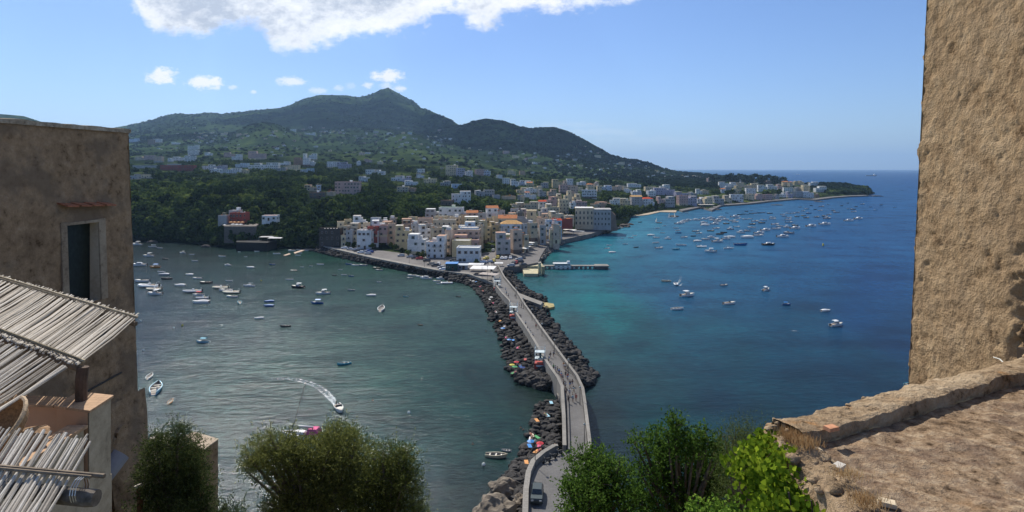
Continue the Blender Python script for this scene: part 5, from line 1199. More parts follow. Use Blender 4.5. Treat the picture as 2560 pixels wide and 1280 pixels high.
CARS = [(1244, 646, 'n', 80, 'y'), (1255, 648, 'w', 85, 'w'), (1264, 648, 'w', 85, 'w'), (1276, 647, 'w', 88, 'w'), (1223, 657, 'w', 10, 's'), (1234, 655, 'w', 80, 'y'), (1215, 648, 'w', 60, 'y'), (1298, 650, 'w', 20, 's'), (1309, 646, 'w', 80, 'd'), (1283, 661, 'w', 70, 'd'), (1290, 659, 'w', 80, 'r'), (1278, 666, 'w', 0, 's'), (1300, 657, 'w', 15, 'd'), (1308, 665, 'w', 10, 'd'), (1207, 658, 'w', 5, 'w'),
        (1025, 644, '', 8, 's'), (1037, 647, '', 8, 'd'), (1049, 649, '', 8, 'r'), (1067, 654, '', 8, 'd'), (1077, 662, '', 5, 'g'), (1088, 666, '', 10, 'd'), (1097, 663, '', 90, 'w'), (1104, 671, '', 10, 's'), (1108, 676, '', 10, 'w'), (1133, 653, '', 20, 'd'), (1138, 658, '', 15, 'd'),
        (861, 622, '', 5, 'w'), (875, 625, '', 5, 's'), (888, 626, '', 5, 's'), (893, 629, '', 5, 'd'), (902, 633, '', 5, 'w'), (912, 632, '', 5, 's'), (918, 630, '', 5, 'b'), (926, 632, '', 5, 'b'), (920, 636, '', 5, 's'), (1230, 608, '', 88, 'w'), (1231, 618, '', 88, 'd'), (1233, 628, '', 88, 's'), (1003, 641, '', 8, 's')]
def carzone(px): return 'by the white arcaded house' if px < 960 else 'on the promenade before the white houses' if px < 1145 else 'in the square at the causeway head'
seen = {}; tot = {}
for c_ in CARS: tot[(c_[4], carzone(c_[0]))] = tot.get((c_[4], carzone(c_[0])), 0) + 1
for c_ in sorted(CARS):
    px, py, _, ang, col = c_; k_ = (col, carzone(px)); seen[k_] = seen.get(k_, 0) + 1
    lab = f"{CC[col][0]} car parked {carzone(px)}" + ('' if tot[k_] == 1 else f", {ordw(seen[k_])} such from left")
    r_, ks = dup(CAR, P(px, py, zq if py < 700 else ZR), R(ang), lab, 'cars parked in the old town'); recolor(kid(ks, 'body'), 0, paint(CC[col][0], CC[col][1]))
CAR.location = P(1343, 1246, ZR); CAR.rotation_euler.z = R(84); CAR.scale = (1, 1, 1.12); CAR['label'] = 'dark green-grey people carrier parked against the curved parapet of the near square'; recolor(kid(CAR.children, 'body'), 0, paint('dark green', CC['k'][1]))
# ------------------------------------------------------------------ scooters
def scooter():
    t = thing('scooter', '', 'scooter')
    b = MB()
    for x in (-.6, .6): b.tube([(x, -.06, .24), (x, .06, .24)], .24, 10)
    b.build('wheel', TYRE, t)
    b = MB(); b.box((.35, 0, .55), (.75, .28, .36), taper=.8); b.box((-.1, 0, .34), (.5, .3, .1)); b.box((-.42, 0, .62), (.12, .36, .66), taper=.7); b.build('body', paint('dark grey', CC['d'][1]), t)
    b = MB(); b.box((.3, 0, .8), (.66, .28, .12)); b.build('saddle', TYRE, t); b = MB(); b.tube([(-.5, 0, .4), (-.38, 0, 1.05)], .03, 5); b.tube([(-.38, -.3, 1.05), (-.38, .3, 1.05)], .025, 5); b.build('handlebar', RAIL, t); return t
SC = scooter()
SCL = [(1398, 1138, 40, 'beside the end of the left parapet'), (1381, 1148, 30, 'in the middle of the curved parapet row'), (1366, 1158, 25, 'at the lamp post side of the curved parapet row'), (1334, 1222, 70, 'just behind the dark people carrier')]
for k, (px, py, a, w_) in enumerate(SCL):
    if k == 0: SC.location = P(px, py, ZR); SC.rotation_euler.z = R(a); SC['label'] = 'dark motor scooter parked ' + w_; SC['group'] = 'scooters in the near square'
    else: dup(SC, P(px, py, ZR), R(a), 'dark motor scooter parked ' + w_, 'scooters in the near square')
# ------------------------------------------------------------------ boats
BW = plain('boat_white', (.78, .77, .74), .35, .05, 1, .5)
BC = {'w': ('white', BW), 'c': ('cream', plain('boat_cream', (.66, .58, .42), .4, .1)), 'g': ('grey', plain('boat_grey', (.38, .40, .43), .5, .1)), 'd': ('dark-hulled', plain('boat_dark', (.03, .03, .035), .5, .2)), 'b': ('blue', plain('boat_blue', (.03, .14, .36), .5, .15)),
      't': ('turquoise', plain('boat_turquoise', (.05, .34, .44), .5, .15)), 'l': ('light blue', plain('boat_light_blue', (.30, .52, .62), .5, .1)), 'o': ('orange', plain('boat_orange', (.62, .24, .05), .5, .15)), 'n': ('brown wooden', plain('boat_wood', (.22, .11, .05), .5, .2))}
DECKW = plain('deck_pale', (.62, .58, .50), .6, .12); INNER = plain('boat_inner', (.30, .27, .23), .7, .2); MOTOR = plain('outboard_black', (.03, .03, .03), .4); WSC = plain('tinted_windscreen', (.02, .03, .04), .1, .1, 1, .8); CUSH = plain('cushion', (.45, .35, .26), .8); CHR = plain('steel_rail', (.6, .6, .6), .3, metal=.8)
def hullmesh(L_, B_, D_, full=.8, rake=.12, mat=None, name='hull', inner=.85, floor=.15, transom=.82):
    ns = 9; b = MB(); rows = []
    for i in range(ns + 1):
        t = i / ns; x = -L_ / 2 + L_ * t
        hb = B_ / 2 * (transom + (1 - transom) * min(1, t / .35)) * (1 - max(0, (t - .45) / .55) ** 2.2 * .985)
        sz = D_ * (.85 + .35 * t ** 2); kz = -.18 * D_ if t < .85 else -.18 * D_ + (t - .85) / .15 * D_ * .5
        xr = x + (rake * L_ * max(0, t - .8) / .2 * .35)
        w_ = .07 * B_
        rows.append([(x, 0, kz), (x, hb * .72, kz + .12 * D_), (xr, hb, sz), (xr, max(hb - w_, .005), sz), (x - (.04 * L_ if i == ns else 0), max(hb * inner - w_, .004), floor * D_ + (.1 * D_ if t > .7 else 0)), (x - (.04 * L_ if i == ns else 0), 0, floor * D_ + (.1 * D_ if t > .7 else 0))])
    k = 6; v = []
    for r in rows: v += r + [(a, -c, d) for a, c, d in r]
    f, m = [], []
    for i in range(ns):
        for j in range(k - 1):
            a, c = i * 12 + j, (i + 1) * 12 + j
            f.append((a, a + 1, c + 1, c)); m.append(0 if j < 3 else 1); f.append((a + 6, c + 6, c + 7, a + 7)); m.append(0 if j < 3 else 1)
    f.append((0, 6, 7, 8, 9, 10, 11, 5, 4, 3, 2, 1)); m.append(0)
    b.v = v; b.f = f; b.m = m; return b
def boat_motor(cabin=False, yacht=False):
    t = thing('motorboat', '', 'boat'); L_ = 6.2
    hullmesh(L_, 2.2, .85).build('hull', [BW, INNER], t)
    b = MB(); b.add([(.5, -.92, .86), (.5, .92, .86), (1.9, .72, .98), (3.0, .1, 1.08), (3.0, -.1, 1.08), (1.9, -.72, .98), (1.6, 0, 1.12), (.5, 0, .98)], [(0, 7, 6, 5), (7, 1, 2, 6), (6, 2, 3), (6, 3, 4), (6, 4, 5)]); b.f = [f[::-1] for f in b.f]; b.build('foredeck', DECKW if not yacht else BW, t)
    b = MB(); b.add([(.5, -.85, .86), (.5, .85, .86), (.1, .75, 1.35), (.1, -.75, 1.35)], [(0, 1, 2, 3), (3, 2, 1, 0)]); b.build('windscreen', WSC, t)
    b = MB(); b.box((-1.7, 0, .5), (.6, 1.5, .35)); b.box((-.5, .45, .5), (.5, .5, .5)); b.box((-.5, -.45, .5), (.5, .5, .5)); b.build('seat', CUSH, t)
    b = MB(); b.box((-3.25, 0, .75), (.4, .35, .75), taper=.8); b.box((-3.3, 0, .1), (.15, .12, .7)); b.build('outboard_motor', MOTOR, t)
    if cabin:
        b = MB(); b.box((.1, 0, 1.2), (1.5, 1.4, .7), taper=.82); b.build('cabin', BW, t); b = MB(); b.box((.1, 0, 1.28), (1.52, 1.34, .34), taper=.92); b.build('cabin_window', WSC, t)
        b = MB(); b.box((-.5, 0, 2.05), (2.1, 1.5, .1)); b.build('canopy', BW, t); b = MB()
        for sx_ in (-1.4, .4):
            for s in (-.65, .65): b.tube([(sx_, s, .9), (sx_, s, 2.05)], .03, 4)
        b.build('canopy_frame', CHR, t)
    if yacht:
        b = MB(); b.box((.2, 0, 1.2), (2.6, 1.5, .5), taper=.75); b.build('cabin', BW, t); b = MB(); b.box((.25, 0, 1.2), (2.5, 1.46, .22), taper=.88); b.build('cabin_window', WSC, t)
    return t
def boat_rib():
    t = thing('inflatable_boat', '', 'boat'); b = MB()
    for s in (-1, 1): b.tube([(-3, s * .85, .42), (1.2, s * .85, .45), (2.3, s * .55, .55), (2.95, s * .08, .66)], [.26, .27, .25, .2], 8)
    b.build('tube_collar', BW, t); b = MB(); b.add([(-2.8, -.7, .28), (-2.8, .7, .28), (1.3, .7, .3), (2.5, .1, .45), (2.5, -.1, .45), (1.3, -.7, .3)], [(0, 1, 2, 3, 4, 5)[::-1]]); b.build('floor', DECKW, t)
    b = MB(); b.box((-.2, 0, .75), (.6, .6, .9), taper=.8); b.build('console', BW, t); b = MB(); b.box((-1.2, 0, .6), (.7, .9, .5)); b.build('seat', CUSH, t)
    b = MB(); b.box((-3.05, 0, .75), (.4, .4, .8), taper=.8); b.build('outboard_motor', MOTOR, t)
    b = MB(); b.tube([(-2.6, -.6, .6), (-2.6, -.55, 1.5), (-2.6, .55, 1.5), (-2.6, .6, .6)], .04, 4); b.build('roll_bar', CHR, t); return t
def boat_row():
    t = thing('rowing_boat', '', 'boat'); hullmesh(5.0, 1.9, .75, transom=.55).build('hull', [BW, INNER], t)
    for x in (-1.4, 0, 1.2): b = MB(); b.box((x, 0, .5), (.3, 1.5, .06)); b.build('thwart', DECKW, t)
    return t
def boat_cover():
    t = thing('covered_boat', '', 'boat'); hullmesh(6.0, 2.1, .8).build('hull', [BW, INNER], t)
    b = MB(); v = []
    n = 10
    for i in range(n + 1):
        q_ = i / n; x = -2.9 + 5.9 * q_; hb = 1.0 * (.85 + .15 * min(1, q_ / .35)) * (1 - max(0, (q_ - .45) / .55) ** 2.2 * .97); z = .78 + .2 * q_ * q_; tp = .5 * math.sin(math.pi * min(1, q_ * 1.1 + .12)) ** .7 if q_ * 1.1 + .12 < 1 else .02
        v += [(x, -hb, z), (x, -hb * .6, z + tp * .8), (x, 0, z + tp), (x, hb * .6, z + tp * .8), (x, hb, z)]
    b.add(v, [(5 * i + j, 5 * i + 5 + j, 5 * i + 6 + j, 5 * i + 1 + j) for i in range(n) for j in range(4)]); b.build('cover', CANV, t, smooth=True); return t
def boat_canopy():
    t = thing('canopied_boat', '', 'boat'); hullmesh(5.4, 2.0, .8, transom=.6).build('hull', [BW, INNER], t)
    b = MB(); b.add([(-1.6, -.8, 1.75), (.8, -.8, 1.75), (.8, .8, 1.75), (-1.6, .8, 1.75), (-1.5, 0, 2.05), (.7, 0, 2.05)], [(0, 1, 5, 4), (2, 3, 4, 5), (0, 4, 3), (1, 2, 5), (3, 2, 1, 0)]); b.build('canopy', BLUEP, t)
    b = MB()
    for x in (-1.5, .7):
        for s in (-.75, .75): b.tube([(x, s, .7), (x, s, 1.78)], .03, 4)
    b.build('canopy_frame', CHR, t); b = MB(); b.box((1.4, 0, .7), (1.2, 1.1, .12)); b.build('foredeck', DECKW, t); return t
def boat_sail(sail=False):
    t = thing('sailing_boat', '', 'boat'); hullmesh(7.0, 2.1, .85, transom=.6).build('hull', [BW, INNER], t); b = MB(); b.box((.3, 0, .95), (2.6, 1.1, .4), taper=.8); b.build('cabin', BW, t)
    b = MB(); b.tube([(.6, 0, .6), (.6, 0, 10)], [.05, .03], 5); b.build('mast', RAIL, t); b = MB(); b.tube([(.6, 0, 1.8), (-2.4, 0, 1.8)], .05, 4); b.build('boom', RAIL, t)
    b = MB(); b.tube([(.5, 0, 2.0), (-2.3, 0, 1.98)], .14, 6) if not sail else b.add([(.5, 0, 2), (-2.3, .3, 2), (.5, 0, 9.5), (-.9, .35, 4.5)], [(0, 1, 3), (0, 3, 2), (3, 1, 0), (2, 3, 0)]); b.build('sail', CANV, t); return t
BP = {'m': boat_motor(), 'c': boat_motor(True), 'y': boat_motor(False, True), 'r': boat_rib(), 'w': boat_row(), 'v': boat_cover(), 'k': boat_canopy(), 's': boat_sail(), 'S': boat_sail(True)}
BL_ = {'m': 6.2, 'c': 6.2, 'y': 6.2, 'r': 6.0, 'w': 5.0, 'v': 6.0, 'k': 5.4, 's': 7, 'S': 7}
BN = {'m': 'motorboat', 'c': 'cabin boat with hard top', 'y': 'cabin cruiser', 'r': 'inflatable motorboat', 'w': 'open rowing boat', 'v': 'covered boat', 'k': 'boat under a cloth canopy', 's': 'sailing boat with bare mast', 'S': 'small boat with a raised white sail'}
USED = {}
BT = ("""
343 612 26 c w|384 613 11 w w|381 618 19 w g|399 621 15 w g|372 641 27 c w|413 648 17 w d|457 633 16 c w|479 637 12 w w|487 653 15 w w|555 642 18 w w|598 630 7 w w|642 629 12 w w|614 642 8 w w|692 635 17 w w|570 664 18 y w|626 670 20 v w|681 662 15 w b|349 664 34 y w|388 669 26 k o|403 681 19 w w|410 688 26 v g|417 698 26 w d|356 704 34 m w|372 718 54 r w|385 725 38 r c|388 736 38 c w|474 688 21 v w|494 697 23 m w|515 708 28 m d|450 715 28 v w|481 731 46 r g|496 739 30 k w|506 747 34 r g|503 758 42 v w|573 703 17 w w|551 721 40 r c|565 727 32 m w|578 733 43 r c|581 743 28 m w|623 716 30 s w|599 758 14 w t 120|673 755 24 v b|672 766 26 v b|648 797 22 v w 195|724 700 18 w w|735 678 18 m c|745 719 34 c d|714 817 25 w d 190|507 856 33 k l|861 911 30 w t 210|808 735 32 c w 200|793 759 31 k b|878 726 18 w g|928 740 24 v w|948 706 12 w w|953 775 16 w w 95|1015 742 14 w t|1051 813 12 w n|777 666 9 w w|801 662 18 w w|851 675 11 w w|872 661 16 w b|889 664 20 m w|908 664 20 m g|942 671 20 m d|948 676 18 m g|734 676 15 w c|1031 690 24 m w|1025 696 16 m g|1050 692 20 m w|1066 697 30 y w|1103 698 24 y w|1092 704 20 m w|1117 709 30 r w|1098 710 16 w w|730 627 18 m w|747 625 12 w w|764 627 14 w w|749 633 12 w w|745 639 12 w w|836 689 12 w d|860 688 14 w w|755 668 10 w w|878 691 14 w b|1146 742 12 w d
""", """
1600 556 9 w d|1648 558 12 m d|1641 556 8 S w|1673 545 9 S w|1686 545 9 S w|1661 565 8 w w|1643 571 10 w w|1656 583 12 w w|1587 590 10 w w|1555 597 8 w w|1577 595 12 w w|1563 611 12 w w|1590 619 11 w d|1522 614 11 w w|1518 622 12 m w|1531 632 16 v w|1628 589 16 v w|1640 595 15 m w|1669 598 15 c w|1640 608 15 w w|1648 621 18 m w|1690 571 12 w w|1695 577 12 w w|1696 583 14 w b|1690 624 17 w t|1703 614 22 w w|1711 594 15 m w|1733 591 11 w d|1740 579 16 m g|1748 584 14 m w|1777 578 15 m d|1791 572 16 m w|1744 604 18 v w|1763 599 18 m w|1778 595 19 y w|1754 618 22 r w|1776 630 25 c w|1794 605 25 c w|1800 586 18 w d|1809 582 15 w d|1815 598 19 c w|1828 594 20 v w|1822 622 21 s w|1851 613 29 w b|1851 583 19 c w|1867 595 28 v w|1867 578 15 m g|1875 569 12 m w|1717 533 10 w w|1697 560 18 y w|1704 558 17 y w|1710 555 18 y w|1720 552 17 y w|1741 551 18 y w|1759 549 17 y w|1778 547 18 y w|1782 552 18 m w|1794 555 17 m w|1796 551 18 y w|1804 545 17 y w|1813 550 15 y w|1759 558 17 y w|1763 564 20 v w|1787 561 19 y w|1815 560 14 m d|1831 553 17 m w|1839 556 15 m w|1838 543 20 y w|1845 547 13 m w|1825 574 16 c g|1842 568 14 m w|1862 549 13 m w|1875 548 12 m w|1665 704 22 w c|1718 740 33 c w 20|1810 714 17 m g 15|1823 760 29 m w 15|1693 774 28 w w 10
1915 726 20 c w 40|1966 762 18 k b 0|2064 778 22 v w 12|2091 814 33 c w 20|1921 613 27 y d|1957 593 26 y w|1971 584 24 m g|1896 590 22 m w|1898 584 22 y w|1914 577 23 y w|1988 572 24 y w|1941 573 20 m w|1949 566 16 m w|1966 569 16 c w|1938 562 18 m w|1987 564 14 m d|1973 557 16 m l|2028 567 24 y w|2062 562 24 y w|2122 553 20 y w|2146 548 20 y w|2068 547 17 c g|2016 545 12 m d|2042 543 12 m g|2061 541 13 m d|2073 537 10 m g|1904 558 15 m d|1881 561 14 m d|1880 570 16 m w|1908 551 15 m w|1888 554 16 m w|1932 548 15 m w|1931 544 13 m w|1971 550 14 m w|1973 545 13 m w|1960 541 10 m g|1957 537 11 m w|1969 534 10 m w|1983 534 11 m w|1994 532 10 m g|1992 542 11 m d|2008 540 11 m n|2021 534 12 m b|2008 528 9 m g|2016 523 10 m g|2038 524 8 w d|2051 527 10 m w|2054 517 12 m g|2083 527 9 m d|2090 532 14 m g|2104 515 8 w d|2121 523 8 m g|2132 524 11 m n|2135 530 12 m w|2156 511 10 m g|2188 526 9 m l|2203 513 8 w d|2236 519 7 w g|1924 534 12 m d|1866 529 8 w d|1879 527 7 w g|1817 533 7 w d|1848 537 10 w d|1858 536 10 w d|1868 536 10 w g|1878 535 10 w d|1888 534 11 w g|1898 533 10 w d|1908 532 10 w g|2000 518 8 w g|2028 514 7 w d|2070 512 7 w g|2140 517 8 w d|2176 518 7 w g|2120 508 6 w d""")
allb = []; br = random.Random(21)
for zi, txt in enumerate(BT if isinstance(BT, tuple) else (BT,)):
    for e in txt.replace('\n', '|').split('|'):
        t_ = e.split()
        if len(t_) >= 5: allb.append((float(t_[0]), float(t_[1]), float(t_[2]), t_[3], t_[4], float(t_[5]) if len(t_) > 5 else None, zi))
def bzone(px, py, zi):
    if zi == 0: return 'off the dark left cliff' if py < 645 else 'in the packed left moorings' if px < 700 and py < 770 else 'by the promenade rocks' if py < 712 and px > 840 else 'out in the left bay'
    return 'in the open right bay' if py > 640 else 'off the seafront palazzo' if px < 1680 else 'among the inner right moorings' if px < 1850 else 'among the outer right moorings' if px < 2000 else 'far out towards the point'
tot = {}; 
for e in allb: k_ = (e[4], e[3], bzone(e[0], e[1], e[6])); tot[k_] = tot.get(k_, 0) + 1
seen = {}; first_used = set()
for px, py, ln, ty, col, hd, zi in sorted(allb):
    zn = bzone(px, py, zi); k_ = (col, ty, zn); seen[k_] = seen.get(k_, 0) + 1
    Y = H * F / (py - HY); hd = (180 + br.uniform(-9, 14) if zi == 0 else (0 if br.random() < .6 else 180) + br.uniform(-4, 14)) if hd is None else hd
    Lm = ln / F * Y / max(.35, abs(math.cos(R(hd)))) * (1.0 if zi == 0 else 1.15); s = Lm / BL_[ty]
    lab = f"{BC[col][0]} {BN[ty]} {zn}" + ('' if tot[k_] == 1 else f", {ordw(seen[k_])} such from left"); grp = 'boats ' + zn
    if ty not in first_used:
        first_used.add(ty); r_ = BP[ty]; r_.location = P(px, py, 0); r_.rotation_euler.z = R(hd); r_.scale = (s, s, s); r_['label'] = lab; r_['group'] = grp; ks = list(r_.children)
        KIDS[r_.name] = [(c, list(c.children)) for c in r_.children]
    else: r_, ks = dup(BP[ty], P(px, py, 0), R(hd), lab, grp, s)
    nm = 'tube_collar' if ty == 'r' else 'hull'
    recolor(kid(ks, nm), 0, BC[col][1])
    if ty == 'v': recolor(kid(ks, 'cover'), 0, {'b': BC['b'][1], 'g': BC['g'][1]}.get(col, CANV))
    if ty == 'k': recolor(kid(ks, 'canopy'), 0, {'w': PC['r'][1], 'l': BC['t'][1]}.get(col, BLUEP))
# nearer boats, described one by one
def special(ty, px, py, Lm, hd, col, label, pitch=None):
    r_, ks = dup(BP[ty], P(px, py, 0), R(hd), label, None, Lm / BL_[ty])
    if 'group' in r_.keys(): del r_['group']
    if kid: recolor(kid(ks, 'tube_collar' if ty == 'r' else 'hull'), 0, BC[col][1])
    return r_, ks
special('w', 374, 944, 4.0, 105, 'w', 'small white dinghy tied ahead of the light blue fishing boat')
r_, ks = special('w', 390, 976, 7.4, 112, 'l', 'light blue and white open fishing boat with a person aboard near the left wall')
special('w', 426, 1006, 2.6, 100, 'o', 'tiny orange dinghy towed behind the light blue fishing boat')
special('m', 847, 1024, 5.4, -62, 'w', 'white speedboat throwing a curved wake across the left bay')
special('r', 1690, 712, 5.0, -100, 'w', 'speeding boat with a foamy forked wake in the right bay')
special('w', 1240, 1142, 4.2, -8, 'c', 'cream open boat floating off the near boulders'); special('w', 1266, 1128, 2.0, 170, 'g', 'tiny grey dinghy beside the cream open boat')
special('w', 2071, 1034, 3.0, 22, 'w', 'white rowing boat just beyond the right parapet'); special('w', 2276, 963, 3.6, 10, 't', 'turquoise boat half hidden behind the tall right wall')
r_, ks = special('s', 752, 1094, 8.2, 172, 'w', 'white sailing yacht with a pink cover half hidden behind the olive tree')
kid(ks, 'mast').rotation_euler.y = R(-17); kid(ks, 'mast').location.x = 1.4
b = MB(); b.box((-2.4, 0, 1.4), (2.2, 1.9, .9), taper=.7); b.build('cockpit_cover', PC['p'][1], r_)
# island ferry at the pier
def ferry():
    r = thing('excursion_boat', 'white two-deck excursion boat lying alongside the long pier', 'boat', P(1411, 672, 0)); s = 15.5 / 6
    b = hullmesh(15.5, 4.2, 1.5, transom=.8); b.build('hull', [BW, DECKW], r); b = MB(); b.box((-1.2, 0, 2.2), (9, 3.3, 1.6), taper=.96); b.build('saloon', BW, r); b = MB(); b.box((-1.2, 0, 2.4), (8.4, 3.36, .6)); b.build('saloon_window', WSC, r)
    b = MB(); b.box((-1.6, 0, 3.1), (9.4, 3.6, .14)); b.build('upper_deck', BW, r); b = MB(); b.box((2.2, 0, 3.7), (1.8, 2.2, 1.1), taper=.85); b.build('wheelhouse', BW, r)
    b = MB(); b.tube([(-6, -1.7, 3.2), (-6, -1.7, 4.0), (1, -1.7, 4.0)], .04, 4); b.tube([(-6, 1.7, 3.2), (-6, 1.7, 4.0), (1, 1.7, 4.0)], .04, 4); b.build('rail', CHR, r)
ferry()
def ship(name, px, py, ln, label, dark):
    Y = H * F / (py - HY); Lm = ln / F * Y; r = thing(name, label, 'ship', P(px, py, 0)); b = hullmesh(Lm, Lm * .15, Lm * .07 if dark else Lm * .09); b.build('hull', [BC['d'][1] if dark else BW, DECKW], r)
    b = MB(); b.box((-Lm * .36 if not dark else Lm * .3, 0, Lm * .1), (Lm * .14, Lm * .12, Lm * .1)); b.box((Lm * .3, 0, Lm * .17), (Lm * .04, Lm * .04, Lm * .07)) if dark else 0; b.build('superstructure', BW, r)
ship('cargo_ship', 2178, 440, 27, 'dark cargo ship near the horizon', True); ship('ferry', 1995, 436.5, 9, 'tiny white ferry trailing a long white wake below the horizon', False)
# buoys
b = MB(); b.lathe([(.05, -.3), (.35, -.1), (.4, .15), (.22, .4), (.05, .5)], 10); bm_ = b.mesh('buoy', CANV)
for px, py, c, lab in [(434, 820, 'w', 'white mooring buoy left of the yellow one below the packed moorings'), (456, 814, 'y', 'yellow mooring buoy below the packed left moorings'), (358, 876, 'w', 'white buoy close to the edge of the tall left wall'), (352, 803, 'w', 'white float just past the reed roof tip'), (653, 702, 'y', 'small yellow buoy between the left moorings and the open bay'), (1022, 1032, 'w', 'white buoy in the open water left of the near boulders'), (2058, 614, 'y', 'tall yellow marker buoy in the deep right bay'), (1209, 1162, 'w', 'white float near the cream open boat')]:
    o = obj('buoy', bm_, None, P(px, py, .1)); recolor(o, 0, PC[c][1]); o.scale = (.9, .9, .9) if py > 650 else (1.6, 1.6, 3.6); tag(o, lab, 'buoy')
# foam: wakes as thin broken froth lying on the water
m, nt = newmat('sea_foam'); n_ = tex(nt, .9, 6, .7); n2_ = tex(nt, 5, 4, .7); at = N(nt, 'ShaderNodeAttribute', attribute_name='edge')
f_ = math_(nt, 'ADD', math_(nt, 'MULTIPLY', n_.outputs[0], .7), math_(nt, 'MULTIPLY', n2_.outputs[0], .45)); f_ = math_(nt, 'ADD', f_, math_(nt, 'MULTIPLY', at.outputs['Fac'], .75))
mr = N(nt, 'ShaderNodeMapRange'); L(nt, f_, mr.inputs[0]); mr.inputs[1].default_value = .95; mr.inputs[2].default_value = 1.35; mr.inputs[4].default_value = .8
df = N(nt, 'ShaderNodeBsdfDiffuse'); df.inputs[0].default_value = (.75, .8, .8, 1); tp = N(nt, 'ShaderNodeBsdfTransparent'); mx = N(nt, 'ShaderNodeMixShader'); L(nt, mr.outputs[0], mx.inputs[0]); L(nt, tp.outputs[0], mx.inputs[1]); L(nt, df.outputs[0], mx.inputs[2]); oo = N(nt, 'ShaderNodeOutputMaterial'); L(nt, mx.outputs[0], oo.inputs[0]); FOAM = m
def wake(pts, label, gain=1.0):
    """pts: px, py, half width m, strength"""
    v, f, at_ = [], [], []
    P3 = [(P(a, c, .03), w, s) for a, c, w, s in pts]
    for i, (p, w, s) in enumerate(P3):
        d = (P3[min(i + 1, len(P3) - 1)][0] - P3[max(0, i - 1)][0]).normalized(); nn = Vector((-d.y, d.x, 0))
        for k, e in ((-1, 0), (-.4, 1), (0, .8), (.4, 1), (1, 0)): v.append(p + nn * w * k); at_.append(e * s * gain * .86)
    for i in range(len(P3) - 1):
        for k in range(4): f.append((5 * i + k, 5 * i + k + 1, 5 * i + 6 + k, 5 * i + 5 + k))
    b = MB(); b.add(v, f); o = b.build('foam_wake', FOAM); a = o.data.attributes.new('edge', 'FLOAT', 'POINT'); a.data.foreach_set('value', at_); tag(o, label, 'foam', kind='stuff')
wake([(845, 1018, .5, 1.1), (832, 1000, 1.5, 1.0), (815, 982, 1.9, .85), (795, 967, 1.9, .75), (772, 957, 1.8, .82), (745, 950, 1.7, .78), (715, 946, 1.5, .74), (690, 947, 1.3, .7), (660, 944, 1.1, .62)], 'curved white wake trailing behind the speedboat')
wake([(1690, 714, .4, 1.1), (1699, 703, 1.0, .8), (1703, 692, 1.1, .6), (1699, 680, 1.0, .35), (1692, 672, .8, .15)], 'pale wake behind the speeding boat in the right bay'); wake([(1684, 712, .4, .9), (1700, 714, .7, 1.0), (1708, 706, .6, .5)], 'bow spray of the speeding boat'); wake([(1990, 436.5, 8, 1.2), (1965, 436.8, 6, .6), (1945, 437, 4, .3)], 'long thin wake behind the tiny ferry')
wake([(2000, 828, .5, .5), (1985, 827, .5, .9), (1965, 826, .4, .4)], 'short streak of foam in the right bay')
# ------------------------------------------------------------------ people
def skin(verts, edges, radii, root=0, sub=1):
    me = bpy.data.meshes.new('sk'); me.from_pydata(verts, edges, []); o = bpy.data.objects.new('sk', me); COL.objects.link(o)
    mod = o.modifiers.new('s', 'SKIN'); sv = me.skin_vertices[0].data if me.skin_vertices else None
    if sv is None:
        bpy.context.view_layer.objects.active = o
        bm_new = None
    for i, r_ in enumerate(radii): me.skin_vertices[0].data[i].radius = r_ if isinstance(r_, tuple) else (r_, r_)
    me.skin_vertices[0].data[root].use_root = True
    sb = o.modifiers.new('b', 'SUBSURF'); sb.levels = sub; sb.render_levels = sub
    dg = bpy.context.evaluated_depsgraph_get(); dg.update(); out = bpy.data.meshes.new_from_object(o.evaluated_get(dg)); bpy.data.objects.remove(o); bpy.data.meshes.remove(me)
    out.polygons.foreach_set('use_smooth', [True] * len(out.polygons)); out.materials.clear(); return out
SKIN_ = plain('skin', (.36, .20, .13), .6, .05); HAIRM = plain('hair_dark', (.03, .02, .015), .8)
